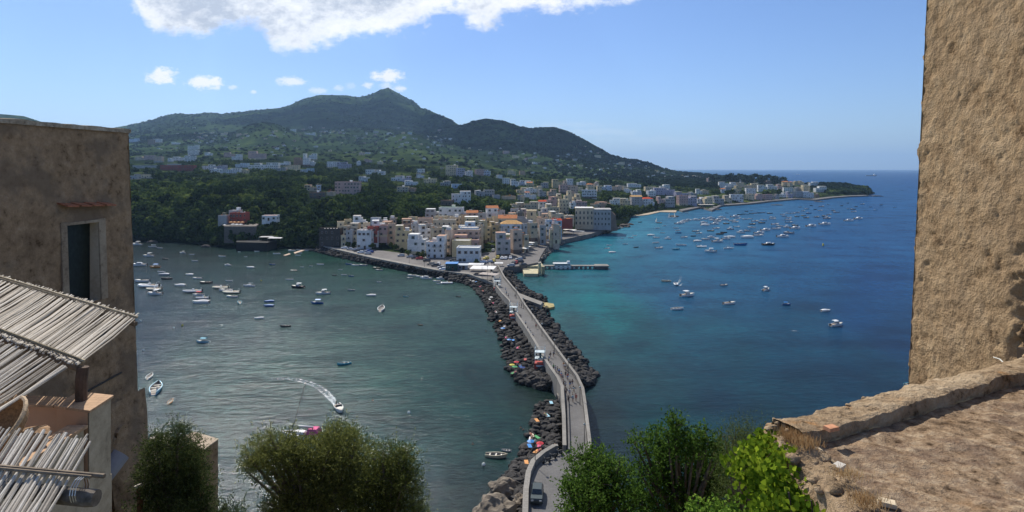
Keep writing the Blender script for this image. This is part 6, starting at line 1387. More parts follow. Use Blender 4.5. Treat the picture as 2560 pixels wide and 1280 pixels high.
def figure(pose):
    if pose == 'stand': hipL, kneeL, ankL, toeL = (.09, 0, .92), (.11, -.02, .5), (.12, .02, .08), (.13, -.14, .03); hipR, kneeR, ankR, toeR = (-.09, 0, .92), (-.11, -.02, .5), (-.12, .02, .08), (-.13, -.14, .03); armL = [(.19, 0, 1.42), (.25, .01, 1.13), (.26, -.06, .88), (.26, -.09, .80)]; armR = [(-.19, 0, 1.42), (-.25, .01, 1.13), (-.26, -.06, .88), (-.26, -.09, .80)]
    elif pose == 'walk': hipL, kneeL, ankL, toeL = (.09, 0, .92), (.10, -.22, .54), (.11, -.26, .1), (.11, -.42, .07); hipR, kneeR, ankR, toeR = (-.09, 0, .92), (-.1, .08, .5), (-.11, .36, .16), (-.11, .25, .05); armL = [(.19, 0, 1.42), (.25, .14, 1.16), (.24, .16, .9), (.24, .15, .82)]; armR = [(-.19, 0, 1.42), (-.25, -.08, 1.15), (-.23, -.26, .95), (-.23, -.31, .9)]
    else: return None
    v = [(0, 0, .96), (0, .01, 1.15), (0, .01, 1.38), (0, 0, 1.5), (0, -.01, 1.58), (0, -.02, 1.72), (0, -.01, 1.78)] + [hipL, kneeL, ankL, toeL, hipR, kneeR, ankR, toeR] + armL + armR
    e = [(0, 1), (1, 2), (2, 3), (3, 4), (4, 5), (5, 6), (0, 7), (7, 8), (8, 9), (9, 10), (0, 11), (11, 12), (12, 13), (13, 14), (2, 15), (15, 16), (16, 17), (17, 18), (2, 19), (19, 20), (20, 21), (21, 22)]
    r = [(.15, .10), (.13, .09), (.15, .10), .055, .055, (.085, .10), .06] + [.085, .06, .042, .03] * 2 + [.055, .042, .032, .03] * 2
    body = skin(v, e, r); body.materials.append(SKIN_)
    sh = skin([v[0], v[1], v[2], (0, 0, 1.47), v[15], v[16], v[19], v[20]], [(0, 1), (1, 2), (2, 3), (2, 4), (4, 5), (2, 6), (6, 7)], [(.165, .115), (.145, .105), (.17, .115), (.07, .07), .07, .055, .07, .055]); sh.materials.append(CANV)
    st_ = skin([v[0], v[7], tuple(np.array(v[7]) * .45 + np.array(v[8]) * .55), v[11], tuple(np.array(v[11]) * .45 + np.array(v[12]) * .55)], [(0, 1), (1, 2), (0, 3), (3, 4)], [(.17, .12), .105, .09, .105, .09]); st_.materials.append(BLUEP)
    b = MB(); b.lathe([(.02, 1.585), (.085, 1.62), (.105, 1.7), (.095, 1.78), (.05, 1.83), (.01, 1.84)], 8, (0, .02, 0)); hr_ = b.mesh('hair', HAIRM)
    return body, sh, st_, hr_
FIG = {'stand': figure('stand'), 'walk': figure('walk')}
CL_ = {'w': ('white', CANV), 'd': ('dark', MOTOR), 'r': ('red', REDP), 'b': ('blue', BLUEP), 'l': ('light blue', BC['l'][1]), 'g': ('grey', GREYP), 'k': ('green', PC['g'][1]), 'p': ('pink', PC['p'][1]), 'o': ('orange', PC['o'][1]), 'n': ('beige', BC['c'][1])}
def person(px, py, z, pose, top, bot, label, rz=None, group='people on the causeway'):
    r = thing('person', label, 'person', P(px, py, z), br.uniform(0, 6.28) if rz is None else R(rz), group); r.scale = (.97,) * 3
    bd, sh, st_, hr_ = FIG[pose]; obj('body', bd, r)
    if top: o = obj('shirt', sh, r); recolor(o, 0, CL_[top][1])
    if bot: o = obj('shorts', st_, r); recolor(o, 0, CL_[bot][1])
    obj('hair', hr_, r); return r
PW = """1409 968 walk d d|1413 972 stand w d|1431 966 walk d g|1425 968 stand d b|1419 950 stand r b|1414 944 stand d d|1403 946 stand b r|1398 938 stand b d|1394 933 walk d g|1407 952 walk g d|1421 1009 stand d d|1432 1005 stand l g|1440 1003 stand r r|1434 984 walk l n|1415 988 walk d d|1424 990 stand w g|1376 895 walk d d|1384 892 stand g d|1373 902 stand w b|1371 908 walk n d|1409 921 stand o w|1413 925 stand w d|1418 929 stand d d|1389 930 stand g w|1384 926 stand k d|1314 815 stand w d|1319 829 stand g n|1324 835 stand w g|1327 840 stand l d|1332 846 stand w d|1302 800 walk d d|1340 822 walk r d|1288 745 stand d d|1299 768 stand w d|1304 770 stand d g|1264 728 walk w b|1266 738 stand l d|1271 744 stand w d|1250 703 walk d d|1252 708 stand w g|1244 676 walk d d|1240 672 stand r d|1235 664 stand w d|1276 762 walk g d"""
ks_ = PW.replace('\n', '|').split('|'); tot = {}; seen = {}
def pz(py): return 'by the near widening' if py > 980 else 'in the crowd over the arch' if py > 915 else 'near the last scaffold tower' if py > 880 else 'on the middle causeway' if py > 780 else 'where the jetty leaves the causeway' if py > 735 else 'at the town end of the causeway'
L__ = [e.split() for e in ks_]
for e in L__: k_ = (e[2], e[3], e[4], pz(float(e[1]))); tot[k_] = tot.get(k_, 0) + 1
for e in sorted(L__, key=lambda e: float(e[0])):
    k_ = (e[2], e[3], e[4], pz(float(e[1]))); seen[k_] = seen.get(k_, 0) + 1
    person(float(e[0]), float(e[1]), ZR, e[2], e[3], e[4], f"person in {CL_[e[3]][0]} top, {CL_[e[4]][0]} shorts {'walking' if e[2] == 'walk' else 'standing'} {k_[3]}" + ('' if tot[k_] == 1 else f", {ordw(seen[k_])} such"))
# sunbathers and towels on the rocks
b = MB(); b.box((0, 0, 0), (.7, 1.6, .03)); tw = b.mesh('towel', CANV)
spots = [(1207, 727, 'r'), (1224, 748, 'w'), (1232, 757, 'p'), (1240, 766, 'b'), (1240, 780, 'w'), (1250, 802, 'o'), (1262, 816, 'w'), (1278, 829, 'w'), (1266, 843, 'p'), (1283, 850, 'b'), (1295, 869, 'p'), (1270, 875, 'o'), (1300, 914, 'b'), (1313, 898, 'r'), (1283, 932, 'k'), (1345, 955, 'w'), (1344, 916, 'r'), (1378, 1006, 'l'), (1368, 1038, 'l'), (1342, 1050, 'o'), (1331, 1088, 'n'), (1342, 1092, 'k'), (1327, 1096, 'w'), (1348, 1113, 'p'), (1341, 1128, 'o'), (1324, 1114, 'b'), (1390, 1117, 'n'), (1316, 1155, 'o'), (1175, 700, 'w'), (1190, 704, 'b'), (1201, 716, 'p')]
tot = {}; seen = {}
def sz_(py): return 'the near boulders' if py > 980 else 'the left breakwater by the arch' if py > 840 else 'the middle of the left breakwater' if py > 760 else 'the rocks nearest the old town'
for px, py, c in spots: tot[(c, sz_(py))] = tot.get((c, sz_(py)), 0) + 1
def lying(): 
    bd, sh, st_, hr_ = FIG['stand']; return bd
for i, (px, py, c) in enumerate(spots):
    if i % 4 == 3 and py < 960: continue
    k_ = (c, sz_(py)); seen[k_] = seen.get(k_, 0) + 1; p = P(px, py, 2.35); a = br.uniform(-.6, .6)
    o = obj('towel', tw, None, p, a); recolor(o, 0, CL_[c][1]); tag(o, f"{CL_[c][0]} beach towel on {k_[1]}" + ('' if tot[k_] == 1 else f", {ordw(seen[k_])} such from the far end"), 'towel', 'towels on the rocks')
    if i % 2 == 0:
        r = thing('person', f"sunbather lying on the {CL_[c][0]} towel on {k_[1]}" + ('' if tot[k_] == 1 else f", {ordw(seen[k_])} such towel"), 'person', p + Vector((0, -.85 * math.cos(a), .14)), 0, 'sunbathers on the rocks')
        r.rotation_euler = (R(-88), 0, a); obj('body', FIG['stand'][0], r); o = obj('shorts', FIG['stand'][2], r); recolor(o, 0, CL_['rbdkp'[i % 5]][1]); obj('hair', FIG['stand'][3], r)
for px, py, lab in [(1182, 1128, 'swimmer in the water left of the cream open boat'), (1302, 1086, 'swimmer just off the near boulders'), (1308, 1091, 'second swimmer close to the near boulders'), (932, 1016, 'swimmer alone in the left bay'), (1215, 838, 'swimmer beside the left breakwater')]:
    r = thing('person', lab, 'person', P(px, py, -1.35)); obj('body', FIG['stand'][0], r); obj('hair', FIG['stand'][3], r)
r = thing('person', 'person in dark clothes aboard the light blue fishing boat', 'person', P(393, 982, .2), 1); [obj(n_, m_, r) for n_, m_ in zip(('body', 'shirt', 'shorts', 'hair'), FIG['stand'])]; r.scale = (.8, .8, .8)
r = thing('person', 'person steering the white speedboat in the left bay', 'person', P(845, 1022, .1), -1); [obj(n_, m_, r) for n_, m_ in zip(('body', 'shirt', 'shorts', 'hair'), FIG['stand'])]; r.scale = (.75, .75, .75)
# ------------------------------------------------------------------ near masonry
def stonemat(name, lo, mid, hi, pit=.5, stain=None, sc=1.0, bstr=.8, bd=.06, orange=0.0):
    m, nt = newmat(name); big = tex(nt, .45 * sc, 6, .65); med = tex(nt, 3.0 * sc, 8, .7); fin = tex(nt, 22 * sc, 6, .7)
    vor = tex(nt, 5.5 * sc, kind='ShaderNodeTexVoronoi')
    f = math_(nt, 'ADD', math_(nt, 'MULTIPLY', big.outputs[0], .5), math_(nt, 'MULTIPLY', med.outputs[0], .5))
    c = ramp(nt, f, [(.36, lo), (.5, mid), (.62, hi)])
    p = ramp(nt, med.outputs[0], [(.33, (.42, .40, .38)), (.43, (1, 1, 1))]); c = mixc(nt, pit, c, p, 'MULTIPLY')
    c = mixc(nt, .35, c, ramp(nt, fin.outputs[0], [(.3, (.6, .6, .6)), (.7, (1.15, 1.15, 1.15))]), 'MULTIPLY')
    if name == 'sunlit_tuff_wall':
        v2 = tex(nt, 3.2, kind='ShaderNodeTexVoronoi'); c = mixc(nt, ramp(nt, math_(nt, 'ADD', v2.outputs[0], math_(nt, 'MULTIPLY', fin.outputs[0], .25)), [(.19, (.8, .8, .8)), (.27, (0, 0, 0))]), c, (.11, .085, .065))
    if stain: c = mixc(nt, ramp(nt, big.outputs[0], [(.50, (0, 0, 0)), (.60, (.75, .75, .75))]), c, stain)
    if orange: 
        o2 = tex(nt, 1.6 * sc, 4, .6); c = mixc(nt, ramp(nt, o2.outputs[0], [(.60, (0, 0, 0)), (.72, (orange,) * 3)]), c, (.50, .24, .08))
    h = math_(nt, 'ADD', math_(nt, 'MULTIPLY', med.outputs[0], 1.0), math_(nt, 'ADD', math_(nt, 'MULTIPLY', fin.outputs[0], .25), math_(nt, 'MULTIPLY', vor.outputs[0], .3)))
    return finish(m, nt, c, .95, h, bstr, bd, .1)
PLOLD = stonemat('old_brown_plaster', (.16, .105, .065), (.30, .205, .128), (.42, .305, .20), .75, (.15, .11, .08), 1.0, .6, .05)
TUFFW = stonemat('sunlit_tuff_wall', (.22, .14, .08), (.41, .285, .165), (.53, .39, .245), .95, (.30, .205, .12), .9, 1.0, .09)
TERR = stonemat('worn_terrace_screed', (.08, .052, .034), (.33, .23, .145), (.64, .50, .34), 1.0, (.14, .09, .065), 2.8, 1.0, .04, .12)
COPE = stonemat('rubble_coping', (.20, .14, .085), (.43, .31, .195), (.58, .45, .30), .85, None, 2.2, 1.0, .07, .5)
def gridmesh(name, fn, nu, nv, mat, skip=None, amp=.0, freq=1.0, nrm=Vector((1, 0, 0)), parent=None, amp2=0.0):
    v = []; 
    for i in range(nu + 1):
        for j in range(nv + 1):
            p = fn(i / nu, j / nv)
            if amp: 
                q_ = p * freq; d = MN.fractal(q_, .8, 2.0, 5) * amp
                if amp2: d += -max(0, MN.noise(q_ * 1.9 + Vector((7, 3, 1))) - .25) * amp2
                p = p + nrm * d
            v.append(p)
    f = []
    for i in range(nu):
        for j in range(nv):
            if skip and skip((i + .5) / nu, (j + .5) / nv): continue
            a = i * (nv + 1) + j; f.append((a, a + nv + 1, a + nv + 2, a + 1))
    b = MB(); b.add(v, f); return b.build(name, mat, parent, smooth=True)
# left: the shaded flank of an old building, running away from the viewer
root = thing('castle_building', 'tall old brown plastered building in shade with a dark doorway, filling the left edge', 'building', (0, 0, 0))
XF = lambda y, z: -15.42 + (y - 18) * .106 - (z - (H + 1.5)) * .036
Y0, Y1, ZT, ZB = 12.0, 23.25, H + 1.5, H - 22.0
D0, D1, DT, DB = 20.25, 21.6, H - 1.92, H - 4.7
NU, NV = 90, 150
snap = lambda t, a, b_, n: a + (b_ - a) * t
yv = sorted(list(np.linspace(Y0, D0, 60)) + list(np.linspace(D0, D1, 12))[1:] + list(np.linspace(D1, Y1, 18))[1:]); zv = sorted(list(np.linspace(ZB, DB, 70)) + list(np.linspace(DB, DT, 26))[1:] + list(np.linspace(DT, ZT, 40))[1:])
v, f = [], []
for y in yv:
    for z in zv:
        p = Vector((XF(y, z), y, z)); inh = min(abs(y - D0), abs(y - D1), abs(z - DT), 9)
        d = MN.fractal(p * .9, .9, 2, 5) * .05 - max(0, MN.noise(p * 2.3) - .35) * .12
        if D0 - .25 < y < D1 + .25 and DB - .2 < z < DT + .2: d = 0
        e = MN.noise(Vector((1, 2, z * 1.3))) * .06 if y == yv[-1] else 0
        v.append((p.x + d, y + e, z))
nz = len(zv)
for i in range(len(yv) - 1):
    for j in range(nz - 1):
        ym, zm = (yv[i] + yv[i + 1]) / 2, (zv[j] + zv[j + 1]) / 2
        if D0 < ym < D1 and DB < zm < DT: continue
        a = i * nz + j; f.append((a, a + nz, a + nz + 1, a + 1))
b = MB(); b.add(v, f); k0 = len(b.v); yl = Y1 + .02
b.add([(XF(Y1, ZB), Y1, ZB), (XF(Y1, ZT), Y1, ZT), (-24, Y1, ZT), (-24, Y1, ZB), (XF(Y0, ZT), Y0, ZT), (-24, Y0, ZT)], [(0, 3, 2, 1), (4, 1, 2, 5)])
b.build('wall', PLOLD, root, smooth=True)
b = MB()  # doorway recess
xi = XF(D0, DT) - .16
q_ = [(XF(D0, DB), D0, DB), (XF(D1, DB), D1, DB), (XF(D1, DT), D1, DT), (XF(D0, DT), D0, DT), (xi, D0, DB), (xi, D1, DB), (xi, D1, DT), (xi, D0, DT)]
b.add(q_, [(1, 5, 6, 2), (0, 3, 7, 4), (3, 2, 6, 7), (0, 4, 5, 1)]); b.build('door_reveal', plaster('reveal_cream', (.55, .46, .34)), root)
b = MB(); b.add([(xi + .02, D0, DB), (xi + .02, D1, DB), (xi + .02, D1, DT), (xi + .02, D0, DT)], [(0, 1, 2, 3)]); b.build('door', plain('doorway_shade', (.012, .018, .014), .5, .4, 6), root)  # near-black panel paints the shade inside the doorway recess
b = MB(); e = .05
for (ya, yb_, za, zb_) in ((D0 - .24, D0, DB, DT + .12), (D1, D1 + .30, DB, DT + .12), (D0, D1, DT, DT + .10)):
    vs = [(XF(y, z) + x, y, z) for x in (0, e) for y, z in ((ya, za), (yb_, za), (yb_, zb_), (ya, zb_))]; b.add(vs, [(4, 5, 6, 7), (0, 4, 7, 3), (1, 2, 6, 5), (3, 7, 6, 2), (0, 1, 5, 4)])
b.build('door_surround', stonemat('surround_plaster', (.20, .15, .11), (.30, .235, .17), (.38, .31, .23), .4, None, 1.5, .4, .03), root)
b = MB()
for k in range(4):
    y = 19.95 + k * .55; z = H - 1.22 - .02 * k; x = XF(y, z)
    b.add([(x - .02, y, z + .10), (x - .02, y + .52, z + .06), (x + .34, y + .54, z - .04), (x + .34, y + .02, z), (x - .02, y, z + .05), (x - .02, y + .52, z + .01), (x + .34, y + .54, z - .09), (x + .34, y + .02, z - .05)], [(3, 2, 1, 0), (4, 5, 6, 7), (3, 7, 6, 2), (0, 4, 7, 3), (1, 2, 6, 5)])
b.build('tile_hood', plain('hood_tiles', (.34, .13, .07), .9, .3, 6), root)
b = MB(); nseg = 30; rr_ = random.Random(4); tops = []
for k in range(nseg + 1):
    y = Y0 + (Y1 - Y0 + .05) * k / nseg; x = XF(y, ZT); z = ZT + rr_.uniform(-.025, .025)
    tops.append([(x + .07 + rr_.uniform(-.02, .02), y, ZT - .12), (x + .08 + rr_.uniform(-.02, .02), y, z + .03), (x - .5, y, z + .06)])
vs = [p for t in tops for p in t]; b.add(vs, [(3 * k + j, 3 * k + 3 + j, 3 * k + 4 + j, 3 * k + 1 + j) for k in range(nseg) for j in range(2)]); b.build('coping', stonemat('coping_mortar_lit', (.20, .16, .12), (.36, .30, .23), (.52, .45, .36), .6, None, 3, .8, .04), root)  # kept paler than the wall, the lit top edge put into colour
# buttress, niche and chute low down on the flank
b = MB(); zs = [H - 8.6, H - 9.6, H - 10.8, H - 12, H - 13.4, H - 15, H - 18]; off = [0.02, .12, .32, .72, 1.15, 1.6, 2.5]
vs = []
for z, o_ in zip(zs, off):
    for y, k in ((21.6, .25), (22.2, .7), (22.9, .95), (23.3, 1.0), (23.6, .2)): vs.append((XF(y, z) + o_ * k + .03 + rr_.uniform(-.03, .03), y, z))
b.add(vs, [(5 * i + j, 5 * i + 5 + j, 5 * i + 6 + j, 5 * i + 1 + j) for i in range(6) for j in range(4)]); b.build('buttress', PLOLD, root)
NC = Vector((XF(22.25, H - 10.05) + .06, 22.25, H - 10.05))
b = MB(); pts_ = [Vector((.0, .36 * math.cos(t), .45 * math.sin(t))) for t in np.linspace(0, math.pi, 9)] + [Vector((0, -.36, -.6)), Vector((0, .36, -.6))]
b.add([NC + p for p in pts_], [tuple(range(11))]); ni = b.build('niche', plain('niche_shade', (.02, .015, .012), .95), root)  # flat dark face stands for the shade inside the recess
b = MB(); b.tube([NC + p * 1.12 for p in pts_[:9]], .1, 5); b.build('niche_rim', PLOLD, ni)
b = MB(); b.tube([(XF(22, H - 10.6) + .2, 22.0, H - 10.45), (XF(21, H - 11) + .0, 21.3, H - 11.1), (XF(20, H - 12) - .15, 20.4, H - 11.9)], .34, 12); b.build('chute', plain('chute_grey', (.24, .225, .235), .7, .12, 2), root, smooth=True)
b = MB()
for za, zb_ in ((H - 6.4, H - 5.9), (H - 8.0, H - 7.6)): b.tube([(XF(17, za) + .05, 17, za), (XF(22.4, zb_) + .05, 22.4, zb_)], .035, 5)
b.build('wall_cable', plain('cable_dark', (.05, .045, .04), .8), root)
r_ = thing('drain_pipe', 'short rusty pipe with a pale collar standing below the building flank', 'pipe', PD(349, 1218, 18.5)); b = MB(); b.tube([(0, 0, 0), (.08, -.1, -.6), (.25, -.3, -2.2)], .085, 8); b.build('pipe', plain('rust', (.16, .07, .04), .8), r_); b = MB(); b.tube([(-.02, .01, .0), (-.04, .02, .07)], .13, 10); b.build('collar', CHIM, r_)
# terrace below, with peach parapet
root = thing('terrace_house', 'house terrace with peach parapet, clay coping and a stained beige outer wall', 'terrace', (0, 0, 0))
BEI = stonemat('stained_beige_render', (.30, .25, .18), (.46, .385, .28), (.56, .475, .36), .25, (.30, .25, .17), 1.0, .25, .02); PEACH = plain('peach_render', (.62, .36, .21), .85, .08, .8)
ZP, ZL, ZF = H - 4.16, H - 4.40, H - 5.6
b = MB(); b.prism([(-13, 4.2), (-7.35, 4.2), (-7.35, 11.02), (-13, 11.3)], H - 16, ZF); b.box((-7.47, 7.2, (ZF + ZL - .05) / 2), (.24, 6.2, ZL - .05 - ZF)); b.build('outer_wall', BEI, root)
b = MB(); b.prism([(-8.08, 11.18), (-7.355, 11.0), (-7.30, 10.36), (-8.0, 10.56)], ZF, ZP - .04); b.build('pier', BEI, root)
b = MB(); b.add([(-8.0, 10.55, ZF), (-7.31, 10.35, ZF), (-7.31, 10.35, ZP - .04), (-8.0, 10.55, ZP - .04)], [(0, 1, 2, 3)]); b.v = [(x, y - .012, z) for x, y, z in b.v]; b.build('pier_face', PEACH, root)
b = MB(); b.prism([(-12.9, 11.5), (-8.0, 10.86), (-8.0, 10.6), (-12.9, 11.2)], ZF, ZP - .04); b.build('parapet', PEACH, root)
CLAY = pave('clay_coping', (.62, .40, .24), 2.2)
b = MB(); b.prism([(-8.12, 11.22), (-7.32, 11.03), (-7.26, 10.32), (-8.03, 10.53)], ZP - .04, ZP); b.prism([(-12.9, 11.55), (-8.11, 10.93), (-8.06, 10.54), (-12.9, 11.12)], ZP - .04, ZP - .003); b.box((-7.45, 7.25, ZL - .02), (.34, 6.1, .05)); b.build('coping', CLAY, root)
b = MB(); b.prism([(-12.9, 4.3), (-7.6, 4.3), (-7.6, 10.5), (-12.9, 11.1)], ZF, ZF + .02); b.build('terrace_floor', CLAY, root)
# reed pergolas
REED = None
m, nt = newmat('weathered_reed'); g = N(nt, 'ShaderNodeNewGeometry'); n_ = tex(nt, 6, 5, .7); n2_ = tex(nt, 40, 3, .6)
f_ = math_(nt, 'ADD', math_(nt, 'MULTIPLY', g.outputs['Random Per Island'], .6), math_(nt, 'MULTIPLY', n_.outputs[0], .4)); c = ramp(nt, f_, [(.15, (.27, .235, .19)), (.45, (.50, .44, .36)), (.85, (.70, .64, .55))]); c = mixc(nt, .5, c, ramp(nt, n2_.outputs[0], [(.35, (.7, .68, .65)), (.55, (1, 1, 1))]), 'MULTIPLY')
REED = finish(m, nt, c, .8, n2_.outputs[0], .2, .01, .2)
POLE = plain('grey_pole', (.20, .155, .11), .9, .3, 6); BATT = plain('batten_cane', (.42, .34, .22), .8, .25, 8)
def mat_of_canes(b, A0, A1, B0, B1, n, r, rnd, over=(.25, .5), under=(.1, .25), sag=.04):
    for i in range(n):
        s = (i + rnd.uniform(-.3, .3)) / (n - 1); a = A0.lerp(A1, s); c = B0.lerp(B1, s + rnd.uniform(-.012, .012)); d = (c - a).normalized()
        p0 = a - d * rnd.uniform(*under); p1 = c + d * rnd.uniform(*over); md = p0.lerp(p1, .5) + Vector((rnd.uniform(-.03, .03), 0, -sag * rnd.random())); up = Vector((0, 0, rnd.uniform(0, r * 2.2))); rr2 = r * rnd.uniform(.65, 1.15)
        b.tube([p0 + up, p0.lerp(md, .5) + up, md + up, md.lerp(p1, .5) + up, p1 + up], [rr2, rr2 * 1.03, rr2 * .97, rr2 * .92, rr2 * .8], 5)
rn = random.Random(8)
t = thing('reed_pergola', 'sunlit slatted reed roof on a brown post over the peach terrace', 'pergola', (0, 0, 0))
L0, L1, U0, U1 = PD(-260, 736, 11.9), PD(203, 910, 10.8), PD(-120, 664, 15.2), PD(340, 800, 14.3)
b = MB(); mat_of_canes(b, L0, L1, U0, U1, 128, .020, rn); b.build('reed_mat', REED, t)
M0, M1 = PD(-300, 742, 11.5), PD(166, 918, 10.55); K0, K1 = PD(-560, 930, 9.4), PD(-60, 1070, 8.6)
b = MB(); mat_of_canes(b, K0, K1, M0 - Vector((0, 0, .05)), M1 - Vector((0, 0, .05)), 112, .020, rn, (.0, .15), (.1, .3)); b.build('reed_mat', REED, t)
b = MB(); up = Vector((0, 0, .075))
for a, c, k in ((L0, L1, .04), (U0, U1, .02), (L0, L1, -.0)): b.tube([a + up, c + up + (c - a).normalized() * k * 2], .027, 6)
b.tube([U0 + up + Vector((.0, -.12, 0)), U1.lerp(U0, .35) + up + Vector((0, -.1, 0))], .02, 5); b.build('batten', BATT, t)
b = MB(); dn = Vector((0, 0, -.1)); b.tube([U0 + dn, U1 + dn], .06, 7); b.tube([L0 + dn, L1 + dn + Vector((.02, 0, 0))], .06, 7); b.build('beam', POLE, t)
pb_ = Vector((-7.74, 10.78, ZP)); b = MB(); b.tube([pb_, pb_ + Vector((0, 0, .35)), Vector((-7.72, 10.8, L1.z - .05))], .095, 10); b.build('post', plain('brown_post', (.10, .065, .045), .85, .25, 5), t)
t = thing('reed_pergola', 'closer reed roof with thicker canes and a log beam at the lower left corner', 'pergola', (0, 0, 0))
T0, T1, Q0, Q1 = PD(-170, 1078, 8.0), PD(226, 1112, 7.5), PD(-330, 1290, 6.9), PD(88, 1345, 6.35)
b = MB(); mat_of_canes(b, Q0, Q1, T0, T1, 66, .0195, rn, (-.02, .16), (.0, .1), .02); b.build('reed_mat', REED, t)
W0, W1 = Q0.lerp(T0, .56), Q1.lerp(T1, .56)
b = MB(); b.tube([W0 + Vector((0, 0, .09)), W1 + Vector((.42, 0, .07))], .026, 6); b.tube([W0 + Vector((0, -.05, .10)), W1 + Vector((.3, -.05, .085))], .018, 6); b.build('batten', POLE, t)
b = MB(); b.tube([W0 + Vector((0, -.1, -.12)), W1 + Vector((.30, -.1, -.13)), W1 + Vector((.40, -.1, -.13))], [.09, .095, .09], 12); b.build('beam', plain('log_beam', (.14, .115, .09), .9, .35, 9), t)
b = MB()
for k in range(3): 
    c_ = W1 + Vector((.16 + k * .03, -.08, -.02)); b.tube([c_ + Vector((0, .12 * math.cos(a), .14 * math.sin(a) - .03)) for a in np.linspace(0, 6.28, 11)], .006, 4)
b.build('wire_tie', CHR, t)
# wicker chair
t = thing('wicker_chair', 'round wicker basket chair on the peach terrace under the reed roof', 'chair', PD(-6, 1068, 9.2)); t.rotation_euler = (R(38), R(-30), 0)
WICK = plain('wicker', (.34, .20, .10), .8, .3, 25); b = MB()
pr_ = [(.05, -.28), (.22, -.25), (.38, -.15), (.47, 0)]; n = 20
vs = [(r * math.cos(2 * math.pi * j / n), r * math.sin(2 * math.pi * j / n), z) for r, z in pr_ for j in range(n)]; b.add(vs, [(i * n + j, i * n + (j + 1) % n, (i + 1) * n + (j + 1) % n, (i + 1) * n + j) for i in range(3) for j in range(n)]); b.build('seat_shell', WICK, t)
b = MB(); b.tube([(.47 * math.cos(a), .47 * math.sin(a), 0) for a in np.linspace(0, 2 * math.pi, 25)], .032, 6); b.build('rim', plain('wicker_rim', (.50, .36, .22), .8, .3, 25), t)
b = MB(); b.lathe([(.3, -.62), (.2, -.45), (.12, -.3)], 12); b.build('base', WICK, t)
# bastion lower left
t = thing('bastion', 'squat stone bastion with a tiled top behind the left olive tree', 'bastion', (0, 0, 0)); zt2 = H - 13.2
tp = [PD(486, 1082, 30), PD(545, 1100, 29.2), PD(508, 1127, 28.1), PD(440, 1106, 29)]; b = MB(); b.prism([(p.x, p.y) for p in tp], 18, zt2); b.build('wall', PLOLD, t)
b = MB(); c0 = sum((Vector((p.x, p.y, 0)) for p in tp), Vector()) / 4; b.prism([tuple((Vector((p.x, p.y, 0)) * 1.03 - c0 * .03).to_2d()) for p in tp], zt2, zt2 + .06); b.build('roof', pave('dusty_tiles', (.42, .34, .25), 2), t)
b = MB(); tp = [PD(372, 1095, 31), PD(400, 1080, 31.5), PD(424, 1088, 31), PD(424, 1108, 30)]; b.prism([(p.x, p.y) for p in tp], 18, H - 13.9); tag(b.build('terrace_slab', pave('pale_slab', (.40, .35, .29), 1)), 'small pale flat roof between the left building and the bastion', 'roof')
# right: sunlit tuff wall
root = thing('tuff_wall', 'tall rough sunlit tuff wall filling the right edge', 'wall', (0, 0, 0))
fx = lambda y, z: 6.80 + .046 * (z - H) * -1 * -1 + (10.0 - y) * .0
def fw(u, v_):
    y = 10.02 - 5.3 * u; z = H - 7 + 13.5 * v_; e = 0
    p = Vector((6.80 + .048 * (z - H), y, z))
    if y < 8.15 and H - 3.9 < z < H - .8:
        k_ = min(1, (8.15 - y) * 4) * min(1, (z - H + 3.9) * 3, (H - .8 - z) * 3); p.x += k_ * (MN.fractal(Vector((y * 3.2, z * 4.5, 1)), .8, 2, 4) * .16 + .05)
    if u == 0: p.y += MN.noise(Vector((3, z * 2.0, 0))) * .09 + MN.fractal(Vector((9, z * 5.0, 0)), .8, 2, 4) * .05
    return p
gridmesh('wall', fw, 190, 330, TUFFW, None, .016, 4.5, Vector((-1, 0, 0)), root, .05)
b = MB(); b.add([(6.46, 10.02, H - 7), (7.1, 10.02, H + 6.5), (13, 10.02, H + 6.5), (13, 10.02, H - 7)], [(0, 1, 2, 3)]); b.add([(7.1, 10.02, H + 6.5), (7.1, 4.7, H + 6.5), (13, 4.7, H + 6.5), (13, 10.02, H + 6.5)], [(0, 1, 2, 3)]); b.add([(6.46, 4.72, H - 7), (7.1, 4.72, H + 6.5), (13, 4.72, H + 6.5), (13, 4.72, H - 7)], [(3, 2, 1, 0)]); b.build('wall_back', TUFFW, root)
def stones(name, pts, mat, parent, rnd, n=2):
    VV, FF, k0 = [], [], 0
    bl = [boulder(40 + k, 2) for k in range(4)]
    for p, s in pts:
        _, V, Fc = bl[rnd.randrange(4)]; M = np.array(Matrix.Rotation(rnd.uniform(0, 6.3), 3, 'Z') @ Matrix.Rotation(rnd.uniform(-.6, .6), 3, 'X')) * np.array([s, s * rnd.uniform(.6, 1), s * rnd.uniform(.5, .9)])
        VV.append(V @ M.T + np.array(p)); FF.append(Fc + k0); k0 += len(V)
    return obj(name, npmesh(name, np.concatenate(VV), np.concatenate(FF), mat), parent)
pts_ = []
for k in range(130):
    z = rn.uniform(-3.7, -.95); w_ = (z + .95) / -2.75
    y = 7.9 + rn.uniform(-.35, .2) + w_ * .12; pts_.append((Vector((6.80 + rn.uniform(-.06, .08) + .048 * z, y, H + z)), rn.uniform(.05, .17)))
b = MB(); b.box((6.55, 7.35, H - 3.0), (.35, .45, 1.5)); b.build('shade_block', plain('shade_block_dark', (.05, .035, .025), .95), root)  # solid dark box standing in for the shade of the broken recess
t = thing('cable', 'thin pale cable curling down beside the broken edge of the tuff wall', 'cable'); b = MB(); b.tube([PD(2484, 893, 7.6), PD(2500, 898, 7.4), PD(2520, 918, 7.1), PD(2534, 945, 6.9), PD(2548, 957, 6.8), PD(2575, 955, 6.7)], .008, 5); b.build('wire', plain('pale_cable', (.6, .58, .52), .5), t)
